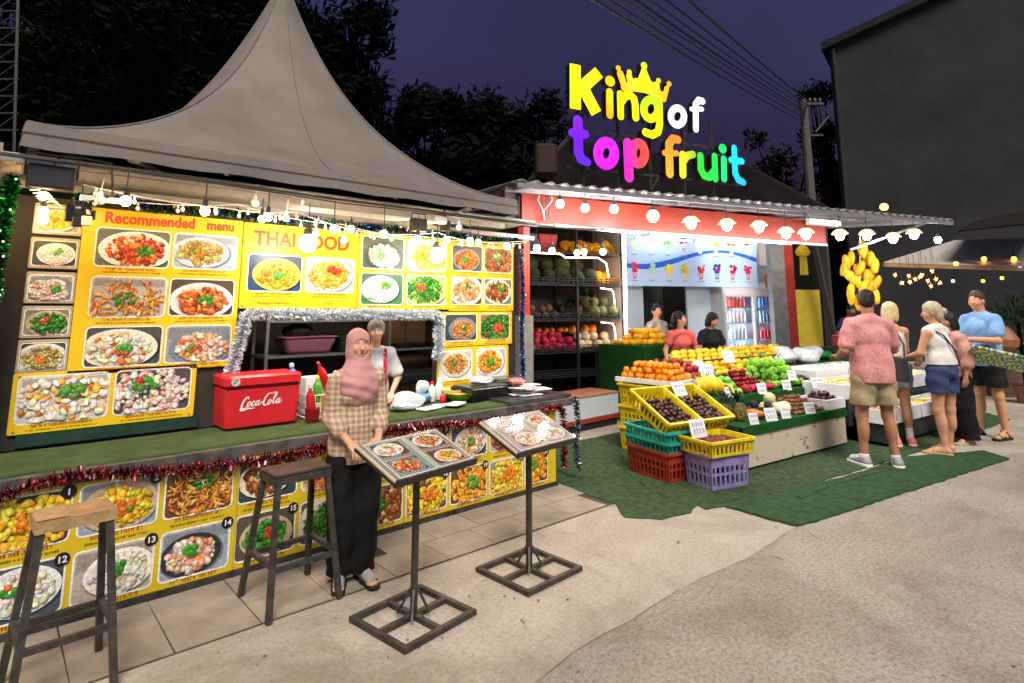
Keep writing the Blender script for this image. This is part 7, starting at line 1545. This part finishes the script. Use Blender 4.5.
# shop women
p = Body('shop worker in a coral T-shirt with a dark ponytail leaning on the mango display', D(1.52, 1.98), R(150), 1.58, '#c08a70', True, .009, head_yaw=48, head_pitch=4, lean=(.10, .22))
p.pose('R', el=(.30, .06, 1.15), wr=(.36, .24, .98), hd=(.1, .9, -.5)).pose('L', el=(-.24, .05, 1.14), wr=(-.12, .26, 1.05)); p.build(); p.top(M_tee('coral_cotton', (.62, .12, .10)), (1, 1, 1), sleeve=.5, pad=.012); p.legs(M_tee('dark_trousers', (.02, .022, .03)), (1, 1, 1)); p.hair('#0c0a0b', 'pony'); p.shoe('#202020')
p = Body('shop worker in a black T-shirt looking down behind the fruit', D(2.22, 2.02), R(158), 1.57, '#b88468', True, .009, head_yaw=12, head_pitch=-24, lean=(0, .1))
p.pose('R', el=(.26, .06, 1.14), wr=(.12, .28, 1.05), hd=(-.3, .9, 0)).pose('L', el=(-.26, .06, 1.14), wr=(-.12, .28, 1.02), hd=(.3, .9, 0)); p.build(); p.top(M_tee('black_cotton', (.016, .016, .020)), (1, 1, 1), sleeve=.55, pad=.014); p.legs(M_tee('dark_trousers', (.02, .022, .03)), (1, 1, 1)); p.hair('#0c0a0b', 'bob'); p.shoe('#202020')
q = PD(656, 303, 9.9); p = Body('woman in a floral blouse with tied back hair behind the mango pile', (q.x, q.y, 0), R(172), 1.70, '#c08c72', True, .010, head_yaw=-12); p.build(); p.top(pattern_mat('floral_cotton', (.42, .36, .28), (.05, .05, .06), 'dots', 22), (1, 1, 1), sleeve=.6); p.legs(M_tee('dark_trousers', (.02, .022, .03)), (1, 1, 1)); p.hair('#100c0c', 'bun'); p.shoe('#202020')
q = PD(846, 296, 12.2); p = Body('person with short black hair and navy shirt behind the stall near the hanging mangoes', (q.x, q.y, 0), R(150), 1.72, '#8a5c44', False, .011, head_pitch=-20, lean=(0, .1)); p.build(); p.top(M_tee('navy_cotton', (.02, .03, .10)), (1, 1, 1)); p.legs(M_tee('dark_trousers', (.02, .022, .03)), (1, 1, 1)); p.hair('#08080a', 'short'); p.shoe('#202020')
# shoppers
p = Body('man seen from behind in pink patterned shirt, khaki shorts and white trainers', (7.10, 2.27, 0), R(-40), 1.83, '#a8765a', False, .008, head_yaw=-28, head_pitch=-12)
p.pose('R', el=(.27, .05, 1.14), wr=(.20, .28, 1.10), hd=(-.3, .9, .1)).pose('L', el=(-.28, -.01, 1.13), wr=(-.22, .22, 1.05), hd=(.2, .9, .1)).pose('L', hip=(-.09, 0, .92), kn=(-.125, .04, .49), an=(-.14, .03, .08)).pose('R', kn=(.12, .01, .49), an=(.135, -.04, .08), toe=(.11, .17, 0)); p.build()
p.top(pattern_mat('pink_print', (.60, .27, .27), (.38, .12, .15), 'dots', 30), (1, 1, 1), hem=.82, sleeve=.72, pad=.022, loose=1.3, fold=.005, flare=.016); p.legs(M_tee('khaki_cotton', (.36, .29, .18)), (1, 1, 1), 'mid', 'shorts', pad=.022); p.hair('#171210', 'short'); p.shoe('#8a8c90', '#e0e0dc'); p.sock('#d8d8d4', .055)
p = Body('blonde woman in white crop top, grey shorts and pink trainers with a black bag', (8.35, 2.42, 0), R(-38), 1.70, '#c89878', True, .008, head_yaw=-60, head_pitch=-6)
p.pose('R', el=(.22, .08, 1.14), wr=(.08, .26, 1.12), hd=(-.5, .8, 0)).pose('L', el=(-.22, .05, 1.14), wr=(-.1, .26, 1.08)).pose('R', an=(.11, .0, .08), toe=(.10, .16, 0)); p.build(); p.top(M_tee('white_cotton2', (.60, .60, .58)), (1, 1, 1), hem=1.02, sleeveless=True, neck=1.36, pad=.010); p.legs(M_tee('grey_shorts', (.30, .32, .38)), (1, 1, 1), 'short', 'shorts', pad=.012); p.hair('#c8b888', 'bob'); p.sock('#e0e4e8', .17); p.shoe('#e07880', '#f0c8c0')
t = thing('shoulder_bag', 'black shoulder bag hanging at the side of the blonde woman', 'bag', (8.2, 2.28, .8)); MB().rbox((8.10, 2.30, .92), (.08, .22, .28), r=.03, rz=-.6).build('pouch', M_black, t); MB().tube([(8.10, 2.36, 1.06), (8.14, 2.38, 1.38), (8.22, 2.36, 1.42), (8.15, 2.25, 1.2), (8.10, 2.24, 1.06)], .01, 6).build('strap', M_blackwire, t)
p = Body('blonde woman with a bun, white sleeveless top, denim shorts and tan sandals', (8.28, 1.93, 0), R(-20), 1.70, '#c09070', True, .008, head_yaw=42, head_pitch=-8, lean=(0, .05))
p.pose('L', el=(-.24, .06, 1.15), wr=(-.20, .28, 1.08), hd=(.1, .9, .1)).pose('R', el=(.22, .08, 1.14), wr=(.06, .28, 1.10)).pose('L', an=(-.10, -.02, .08), toe=(-.10, .17, 0)).pose('R', an=(.09, .06, .08)); p.build()
p.top(M_tee('white_cotton3', (.66, .66, .64)), (1, 1, 1), hem=1.02, sleeveless=True, pad=.016, loose=1.3, flare=.01); p.legs(M_tee('denim', (.035, .055, .13)), (1, 1, 1), 'short', 'shorts', pad=.020, top=1.05); p.hair('#b8ac8c', 'bun'); p.shoe('#b89868', kind='sandal')
F = Field((-.3, -.25, .9), (.3, .3, 1.55), .007)
def strap(F):
    P = [(-.15, .02, 1.47), (-.06, -.125, 1.36), (.06, -.155, 1.18), (.17, -.11, 1.02), (.19, -.02, .98)]
    for a, b in zip(P, P[1:]): F.cone(p.at(a), p.at(b), .010, .010, .003)
p.garment('bag_strap', M_black, strap, .9, 1.56)
p = Body('man in a light blue T-shirt and black shorts with raised forearms and a belt bag', (9.78, 1.80, 0), R(58), 1.86, '#c8946e', False, .009, head_yaw=8, head_pitch=-8)
p.pose('L', el=(-.26, .08, 1.15), wr=(-.10, .32, 1.16), hd=(.5, .8, 0)).pose('R', el=(.25, .10, 1.14), wr=(.06, .34, 1.16), hd=(-.5, .8, 0)).pose('R', an=(.14, .04, .08), toe=(.10, .16, 0)).pose('L', an=(-.14, -.02, .08), kn=(-.12, .0, .49)); p.build(); p.top(M_tee('light_blue_cotton', (.20, .38, .68)), (1, 1, 1), hem=.84, sleeve=.62, pad=.026, loose=1.3, fold=.006); p.legs(M_tee('black_shorts', (.012, .012, .014)), (1, 1, 1), 'mid', 'shorts', pad=.02); p.hair('#3a2a1e', 'short'); p.shoe('#181410', kind='sandal')
F = Field((-.2, .2, .95), (.2, .5, 1.35), .006)
def belt(F): F.cone(p.at((-.16, .13, 1.07)), p.at((.16, .13, 1.07)), .03, .03, .01)
p.garment('belt_bag', M_black, belt, .9, 1.3)
p = Body('dark haired woman in peach top and long black skirt between two shoppers', (9.10, 1.98, 0), R(50), 1.58, '#a87858', True, .009, head_pitch=-10); p.pose('R', el=(.24, .06, 1.14), wr=(.14, .26, 1.05)); p.build(); p.top(M_tee('peach_cotton', (.55, .30, .24)), (1, 1, 1), hem=.74, sleeve=1.3, pad=.025, loose=1.3); p.legs(M_tee('black_trousers', (.008, .008, .009)), (1, 1, 1), 'long', 'long_skirt', wide=1.7, pad=.02); p.hair('#0c0a0a', 'bob'); p.shoe('#b0a890', kind='sandal')
# patterned beach mat held under the arm
t = thing('beach_mat', 'green, blue and yellow patterned padded beach mat carried by the man in light blue', 'mat', (9.6, 1.6, 1.0)); a, b = PD(968, 350, 7.3), PD(1040, 366, 7.0)
M_mat = mat('mat_print', vcol=True, rough=.6, noise=.15, scale=20); mb = MB(); u = (b - a).normalized(); v = Vector((0, 0, 1)).cross(u).normalized(); wv = u.cross(v)
L = (b - a).length; rr = random.Random(3)
for i in range(36):
    for j in range(9):
        p0 = a + u * (L * i / 36) + v * (-.18 + .04 * j) - wv * (.02 * j - .08) ; s1, s2 = u * (L / 36), v * .04 - wv * .02; k = (i + (j % 3) * 2) % 6; col = ['#6aa83a', '#e8e0a0', '#3a80b8', '#e8e8e0', '#d0c838', '#4a9a90'][(k + (rr.random() < .25)) % 6]
        mb.prism([p0, p0 + s1, p0 + s1 + s2, p0 + s2], wv * .022 * -1, col)
mb.build('mat_surface', M_mat, t)
# ------------------------------------------------------------------ background
M_dark = mat('dark_render', (.030, .031, .036), .95, noise=.3, scale=.5, detail=8, spec=.03)
hall = thing('warehouse', 'large dark rendered building with a sloping roof behind the shops', 'building', (24, 4, 0))
dv = lambda p: Vector((p.x, p.y, 0))
A = PD(850, 300, 19); Bq = A + Vector((8, -12.5, 0)) * 1.1; A0, B0_ = dv(A), dv(Bq)
def wtop(x, y): return PP(x, y, A0, B0_)
a = wtop(836, 50); b = wtop(945, 0); e = (b.z - a.z) / (dv(b) - dv(a)).length; Lw = (B0_ - A0).length; uw = (B0_ - A0).normalized(); nw = Vector((-uw.y, uw.x, 0))
if nw.dot(Vector((math.cos(YAW), math.sin(YAW), 0))) < 0: nw = -nw
mb = MB(); P = [A0, A0 + uw * Lw, A0 + uw * Lw + Vector((0, 0, a.z + e * Lw)), A0 + Vector((0, 0, a.z))]; hd_ = A0.normalized() * 12 + uw * 1.5; mb.prism(P, hd_); mb.build('wall', M_dark, hall)
mb = MB(); P = [A0 - uw * .3 - nw * .3 + Vector((0, 0, a.z - .05)), A0 + uw * Lw - nw * .3 + Vector((0, 0, a.z + e * Lw + .05)), A0 + uw * Lw - nw * .3 + Vector((0, 0, a.z + e * Lw + .35)), A0 - uw * .3 - nw * .3 + Vector((0, 0, a.z + .2))]; mb.prism(P, hd_); mb.build('roof', mat('dark_roof', (.02, .02, .022), .95, spec=.03, noise=.3), hall)
mb = MB()
mb.tube([A0 - nw * .12 + uw * .1 + Vector((0, 0, 0)), A0 - nw * .12 + uw * .1 + Vector((0, 0, a.z))], .06); mb.build('downpipe', M_dark, hall)
# gabled house behind the sign
h = thing('gabled_house', 'dark gabled house roof behind the rainbow lettering', 'house', (12, 8, 0)); Q = lambda x, y, d: PD(x, y, d)
r0, r1 = Q(567, 140, 14), Q(745, 166, 14.5); el, er = Q(508, 205, 12.5), Q(825, 208, 13); bk = Vector((math.cos(YAW), math.sin(YAW), 0))
mb = MB(); mb.add([el, er, r1, r0, el + bk * 5, er + bk * 5], [(0, 1, 2, 3), (5, 4, 3, 2), (0, 3, 4), (1, 5, 2)]); mb.build('roof', mat('night_roof', (.010, .008, .009), .95, spec=.03, noise=.4, scale=2), h)
mb = MB(); P = [Vector((el.x, el.y, 0)), Vector((er.x, er.y, 0)), er - Vector((0, 0, .05)), el - Vector((0, 0, .05))]; mb.prism([p + bk * .4 for p in P], bk * 4.2); mb.build('wall', mat('night_wall', (.010, .010, .009), .95, spec=.03, noise=.3), h)
MB().bar(r1, er, .06, .10).build('roof_verge', mat('verge', (.025, .02, .022), .7), h); MB().bar(el, r0, .06, .10).build('roof_verge', mat('verge'), h)
p = Q(546, 160, 12.6); mb = MB(); mb.rbox(p, (.5, .3, .7), r=.1, rz=-.6); single(mb, 'folded_canopy', mat('maroon_canvas2', (.02, .004, .005), .8, noise=.3), 'dark maroon folded canopy above the dark end of the shop roof', 'canopy')
# utility pole and cables
pole = thing('utility_pole', 'concrete utility pole carrying black cables above the shop', 'pole', dv(Q(811, 200, 17)))
p = dv(Q(811, 200, 17)); zt = PD(806, 100, 17).z; MB().tube([p, p + Vector((0, 0, zt))], [.17, .11], 10).build('shaft', mat('pole_concrete', (.07, .065, .06), .8, noise=.2), pole)
mb = MB(); up_ = Vector((0, 0, 1)); sdir = Vector((RT.x, RT.y, 0)); mb.bar(p + up_ * (zt - .12) - sdir * .1, p + up_ * (zt - .12) + sdir * .6, .07); mb.bar(p + up_ * (zt - 1.1) - sdir * .1, p + up_ * (zt - 1.1) + sdir * .5, .06)
for k in range(4): mb.lathe([(.04, 0), (.06, .05), (.03, .14)], p + up_ * (zt - .08) + sdir * (.05 + .15 * k), 8)
mb.tube([p + up_ * (zt - .1) + sdir * .5, p + up_ * (zt - .5) + sdir * .75, p + up_ * (zt - 1.0) + sdir * .3], .025, 6); mb.build('crossarm', M_steel, pole)
for k, (x0, y0, x1, y1, d0, sag) in enumerate(((597, 0, 800, 122, 5.0, .06), (612, 0, 801, 118, 5.2, .05), (628, 0, 802, 114, 5.4, .05), (638, 0, 802, 111, 5.6, .05), (652, 0, 803, 108, 5.8, .05), (668, 0, 804, 105, 6.2, .05), (690, 0, 804, 101, 6.6, .05))):
    a, b = PD(x0, y0, d0), PD(x1 + 4, y1, 17); a = a + (a - b) * .12; pts = [a.lerp(b, i / 16) - Vector((0, 0, sag * 4 * (i / 16) * (1 - i / 16))) for i in range(17)]
    single(MB().tube(pts, .013 + .004 * (k % 3 == 0), 6), 'power_cable', M_blackwire, ['lowest black cable reaching the utility pole', 'second cable from the bottom of the bundle to the pole', 'third cable from the bottom of the bundle to the pole', 'middle cable of the seven running to the pole', 'third cable from the top of the bundle to the pole', 'second cable from the top of the bundle to the pole', 'topmost black cable reaching the utility pole'][k], 'cable', 'black cables running to the utility pole')
# antenna mast at the edge
t = thing('lattice_mast', 'dark steel lattice mast behind the tent', 'mast', dv(PD(8, 200, 12))); mb = MB(); 
for x in (-6, 19): mb.bar(dv(PD(x, 300, 12)), PD(x, -40, 12), .05)
for k in range(12): a, b = PD(-6, 130 - 17 * k, 12), PD(19, 130 - 17 * k, 12); mb.bar(a, b, .03); mb.bar(a, PD(19, 113 - 17 * k, 12), .018)
mb.build('lattice', mat('mast_steel', (.02, .02, .022), .6), t)

# ------------------------------------------------------------------ trees
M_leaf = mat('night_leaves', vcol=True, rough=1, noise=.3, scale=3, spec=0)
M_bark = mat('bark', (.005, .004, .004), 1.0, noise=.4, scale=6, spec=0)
def tree(base, h, rx, rz, seed, label, n=3800, cz=.62, leaf=.17, clumps=30, group=None, name='tree', low=.2):
    rr = random.Random(seed); t = thing(name, label, 'tree', base, 0, group); base = Vector(base); mb = MB(); top = base + Vector((0, 0, h * .75))
    mb.tube([base, base + Vector((rr.uniform(-.2, .2), rr.uniform(-.2, .2), h * .35)), top], [h * .028, h * .02, h * .006], 8); cl = []
    for i in range(clumps):
        a = rr.uniform(0, 6.28); q = rr.uniform(.25, 1); zz = h * (cz + rr.uniform(-1, 1) * rz / h); w = math.sqrt(max(.05, 1 - ((zz - h * cz) / rz) ** 2)); c = base + Vector((rx * q * w * math.cos(a), rx * q * w * math.sin(a), zz)); cl.append((c, rr.uniform(.10, .24) * rx + .25))
        s = base + Vector((0, 0, rr.uniform(.25, .65) * h)); m = s.lerp(c, .5) + Vector((0, 0, -.1 * rr.random())); mb.tube([s, m, c], [h * .009, h * .005, .01], 5)
    mb.build('trunk', M_bark, t); mb = MB()
    for i in range(n):
        c, r = cl[rr.randrange(len(cl))]; d = Vector((rr.gauss(0, 1), rr.gauss(0, 1), rr.gauss(0, .7))); d = d.normalized() * r * rr.random() ** .45; p = c + d; s = leaf * rr.uniform(.6, 1.5); u = Vector((rr.gauss(0, 1), rr.gauss(0, 1), rr.gauss(0, 1))).normalized(); v = u.orthogonal().normalized(); k = rr.uniform(.6, 1.5)
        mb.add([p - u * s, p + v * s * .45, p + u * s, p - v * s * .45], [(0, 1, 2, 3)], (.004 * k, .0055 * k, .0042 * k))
    mb.build('crown', M_leaf, t)
gt = 'dark trees behind the stalls'
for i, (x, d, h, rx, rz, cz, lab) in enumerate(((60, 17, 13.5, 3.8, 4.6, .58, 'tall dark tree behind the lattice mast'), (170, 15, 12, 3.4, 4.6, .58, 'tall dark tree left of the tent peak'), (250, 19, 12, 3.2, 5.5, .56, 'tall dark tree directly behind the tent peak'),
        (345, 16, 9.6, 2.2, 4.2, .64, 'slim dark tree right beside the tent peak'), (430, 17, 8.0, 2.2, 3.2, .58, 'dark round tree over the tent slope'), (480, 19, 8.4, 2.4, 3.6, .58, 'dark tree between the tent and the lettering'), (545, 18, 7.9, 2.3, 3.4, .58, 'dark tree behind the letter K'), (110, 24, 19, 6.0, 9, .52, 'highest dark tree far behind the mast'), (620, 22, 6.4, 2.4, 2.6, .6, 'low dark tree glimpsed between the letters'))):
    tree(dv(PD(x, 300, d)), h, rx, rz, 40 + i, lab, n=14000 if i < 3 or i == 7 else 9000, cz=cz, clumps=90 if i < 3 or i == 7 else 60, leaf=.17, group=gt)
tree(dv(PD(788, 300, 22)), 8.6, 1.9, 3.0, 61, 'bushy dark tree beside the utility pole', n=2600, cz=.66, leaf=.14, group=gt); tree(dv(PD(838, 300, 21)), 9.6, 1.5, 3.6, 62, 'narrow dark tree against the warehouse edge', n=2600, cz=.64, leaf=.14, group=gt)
def bush(x, y, d, s, seed, label):
    rr = random.Random(seed); c = PD(x, y, d); t = thing('potted_bush', label, 'plant', dv(c)); mb = MB()
    for i in range(420):
        q = Vector((rr.gauss(0, 1), rr.gauss(0, 1), rr.gauss(0, 1))).normalized() * s * rr.random() ** .4; p = c + q; u = (q + Vector((0, 0, .2))).normalized(); v = u.orthogonal().normalized(); L = s * .28
        mb.add([p, p + u * L * .5 + v * L * .2, p + u * L, p + u * L * .5 - v * L * .2], [(0, 1, 2, 3)], (.04 * rr.uniform(.5, 1.5), .09 * rr.uniform(.5, 1.4), .02))
    mb.build('leaves', M_leaf, t); MB().lathe([(.14, 0), (.2, .3), (.22, .32), (.2, .3)], dv(c), 12, '#6a4a38').build('pot', M_vc, t); MB().tube([dv(c) + Vector((0, 0, .3)), c], .03, 6).build('stem', M_bark, t)
bush(1018, 322, 10.5, .42, 5, 'leafy green plant behind the man in the light blue shirt')

# ------------------------------------------------------------------ far right stall
t = thing('lean_to_roof', 'translucent corrugated lean-to roof with warm lamps behind the shoppers', 'roof', dv(PD(960, 300, 12)))
P = [PD(884, 263, 11), PD(955, 241, 13), PD(1060, 238, 13), PD(1060, 268, 10)]
mb = MB(); mb.add(P + [p + Vector((0, 0, .02)) for p in P], [(3, 2, 1, 0), (4, 5, 6, 7), (0, 1, 5, 4), (1, 2, 6, 5), (2, 3, 7, 6), (3, 0, 4, 7)]); mb.build('roof_sheet', mat('pale_translucent', (.42, .40, .36), .5, noise=.2, scale=6), t)
mb = MB()
for k in range(7): a = P[0].lerp(P[3], k / 6) - Vector((0, 0, .04)); b = P[1].lerp(P[2], k / 6) - Vector((0, 0, .04)); mb.bar(a, b, .05)
mb.bar(P[0] - Vector((0, 0, .04)), P[3] - Vector((0, 0, .04)), .06); mb.build('rafters', mat('warm_wood', (.30, .17, .07), .6, noise=.3), t)
mb = MB(); mb.bar(dv(P[0].lerp(P[3], .97)), P[0].lerp(P[3], .97), .1); mb.build('post', mat('warm_wood'), t)
P2 = [PD(958, 232, 10.5), PD(1060, 222, 9), PD(1060, 205, 14), PD(975, 222, 14)]
mb = MB(); mb.add(P2 + [p + Vector((0, 0, .03)) for p in P2], [(0, 1, 2, 3), (7, 6, 5, 4), (0, 4, 5, 1), (1, 5, 6, 2), (2, 6, 7, 3), (3, 7, 4, 0)]); single(mb, 'awning', mat('night_awning', (.02, .018, .018), .95, spec=.03, noise=.3), 'dark awning above the lean-to roof', 'awning')
M_star = mat('star_lamp', (1, .8, .5), noise=0, emit='#ff9850', es=6, sample=True); t = thing('star_lights', 'cluster of warm star shaped lamps on black wires', 'string lights', PD(910, 290, 10.8)); mb = MB(); rr = random.Random(2)
pts = [(895, 275), (902, 283), (909, 276), (915, 279), (920, 277), (910, 282), (928, 281), (932, 271), (936, 279), (940, 283), (931, 286), (922, 275)]
for (x, y) in pts:
    p = PD(x, y, 10.8 + rr.uniform(-.2, .2)); m2 = MB()
    for k in range(5): a = k * 1.2566 + rr.random(); d = Vector((RT.x * math.cos(a), RT.y * math.cos(a), math.sin(a))); s = Vector((0, 0, 1)).cross(FW).normalized() if False else d.orthogonal().normalized() * .014; m2.add([p - s, p + s, p + d * .05], [(0, 1, 2), (2, 1, 0)])
    m2.ball(p, .022, 8); m2.build('star', M_star, t); mb.tube([p, p + Vector((rr.uniform(-.1, .1), 0, .45))], .004, 4)
mb.build('wires', M_blackwire, t)
for i, (x, y) in enumerate(((956, 264), (984, 259), (1014, 259))): hung_bulb(PD(x, y, 10.6), .04, .2, 'warm star lamp hung under the lean-to roof', 'warm lamps under the lean-to roof', mat('sodium_bulb'))
for (x, y, c, lab) in ((983, 281, '#f0c020', 'dim yellow festoon lamp lower down the wire'), (1002, 278, '#f0d020', 'dim yellow festoon lamp higher up the wire'), (953, 281, '#8090ff', 'tiny bluish festoon lamp near the stars'), (1020, 268, '#9098ff', 'tiny bluish festoon lamp under the roof post')): hung_bulb(PD(x, y, 11), .03, .12, lab, 'coloured festoon lamps', mat('fest' + c, (1, 1, 1), noise=0, emit=c, es=3, sample=False))
single(MB().box(tuple(PD(808, 318, 13.3)) , (.62, .05, 1.25), rz=-.6), 'yellow_panel', mat('yellow_paint', (.42, .33, .02), .5, noise=.2, scale=5), 'upright mustard yellow panel behind the red corner post', 'panel')
p = dv(PD(828, 300, 14)); single(MB().bar(p, p + Vector((0, 0, 4)), .16), 'timber_post', mat('dark_timber', (.04, .035, .03), .8), 'dark timber post behind the hanging mangoes', 'post'); p = dv(PD(838, 300, 13)); single(MB().bar(p, p + Vector((-.5, .3, 3.6)), .10), 'timber_brace', mat('dark_timber'), 'slanting dark timber brace beside the post', 'post')
# back counter on the far side
t = thing('back_counter', 'dark wooden counter behind the shoppers', 'counter', dv(PD(1010, 300, 11.5))); c = dv(PD(1035, 300, 11.5)); MB().box((c.x, c.y, .45), (2.4, .6, .9), rz=-.7).build('cabinet', mat('warm_dark_wood', (.10, .06, .035), .6, noise=.4), t); MB().box((c.x, c.y, .93), (2.5, .7, .05), rz=-.7).build('top', mat('warm_wood'), t)
single(MB().lathe([(.10, 0), (.22, .08), (.24, .2), (.15, .36), (.10, .42)], PD(1003, 345, 10.4) - Vector((0, 0, .1)), 14, '#8a5a38'), 'clay_jar', M_vc, 'brown clay jar on the dark counter behind the man in light blue', 'jar')
mb = MB(); c = dv(PD(848, 330, 11.6)); mb.rbox((c.x, c.y, 1.0), (.5, .35, .22), r=.03, rz=-.5, col='#c04850'); single(mb, 'red_crate', M_vc, 'red and white carton beside the person behind the stall', 'box')
single(MB().box((c.x + .2, c.y, .44), (1.2, .5, .88), rz=-.5), 'rear_table', mat('dark_board'), 'dark rear table behind the packed fruit', 'table')
# dark hedge / fence line closing the view behind the stalls
mb = MB(); a, b = dv(PD(-300, 300, 26)), dv(PD(900, 300, 30)); nn = Vector((-(b - a).y, (b - a).x, 0)).normalized()
c = a.lerp(b, .5); mb.box((c.x, c.y, 1.6), ((b - a).length, .2, 3.2), rz=math.atan2((b - a).y, (b - a).x)); single(mb, 'boundary_wall', mat('night_wall'), 'long dark boundary wall behind the trees', 'wall')

# ------------------------------------------------------------------ sky, sun, camera
w = bpy.data.worlds.new('World'); scene.world = w; w.use_nodes = True; nt = w.node_tree; bg = nt.nodes['Background']
sky = nt.nodes.new('ShaderNodeTexSky'); sky.sky_type = 'NISHITA'; sky.sun_disc = False; sky.sun_elevation = R(-3.5); sky.sun_rotation = R(200); sky.dust_density = 2.0; sky.ozone_density = 4.0
mul = nt.nodes.new('ShaderNodeMix'); mul.data_type = 'RGBA'; mul.blend_type = 'MULTIPLY'; mul.inputs[0].default_value = 1; mul.inputs[7].default_value = SKY_TINT
nt.links.new(sky.outputs[0], mul.inputs[6]); cn = nt.nodes.new('ShaderNodeTexNoise'); cn.inputs['Scale'].default_value = 2.2; cn.inputs['Detail'].default_value = 5; cr_ = nt.nodes.new('ShaderNodeMapRange'); cr_.inputs['From Min'].default_value = .3; cr_.inputs['From Max'].default_value = .7; cr_.inputs['To Min'].default_value = .82; cr_.inputs['To Max'].default_value = 1.18; wc = nt.nodes.new('ShaderNodeTexCoord'); nt.links.new(wc.outputs['Generated'], cn.inputs['Vector']); nt.links.new(cn.outputs['Fac'], cr_.inputs['Value']); sv = nt.nodes.new('ShaderNodeVectorMath'); sv.operation = 'SCALE'; nt.links.new(mul.outputs[2], sv.inputs[0]); nt.links.new(cr_.outputs[0], sv.inputs['Scale']); nt.links.new(sv.outputs[0], bg.inputs[0]); bg.inputs[1].default_value = SKY_STR
sl = bpy.data.lights.new('sun', 'SUN'); sl.energy = SUN_E; sl.angle = R(30); sl.color = (1, .90, .78); so = bpy.data.objects.new('sun', sl); COL.objects.link(so); so.rotation_euler = (R(38), 0, R(-30))
cam = bpy.data.cameras.new('camera'); cam.sensor_width = 36; cam.lens = F_PX / 1024 * 36; cam.clip_start = .05; cam.clip_end = 600
cam.shift_x = 0; cam.shift_y = -(341.5 - CY) / 1024
co = bpy.data.objects.new('camera', cam); COL.objects.link(co); M = Matrix((RT, UP, -FW)).transposed().to_4x4(); co.matrix_world = Matrix.Translation((0, 0, CAM_H)) @ M; scene.camera = co
scene.view_settings.view_transform = 'Standard'; scene.view_settings.look = 'None'; scene.view_settings.gamma = 1; scene.view_settings.exposure = EXPO; scene.view_settings.use_curve_mapping = False
scene.render.engine = 'CYCLES'; cy = scene.cycles; cy.use_denoising = True; cy.max_bounces = 5; cy.diffuse_bounces = 3; cy.glossy_bounces = 2; cy.transmission_bounces = 3; cy.transparent_max_bounces = 8; cy.sample_clamp_indirect = 4; cy.caustics_reflective = False; cy.caustics_refractive = False; cy.use_light_tree = True
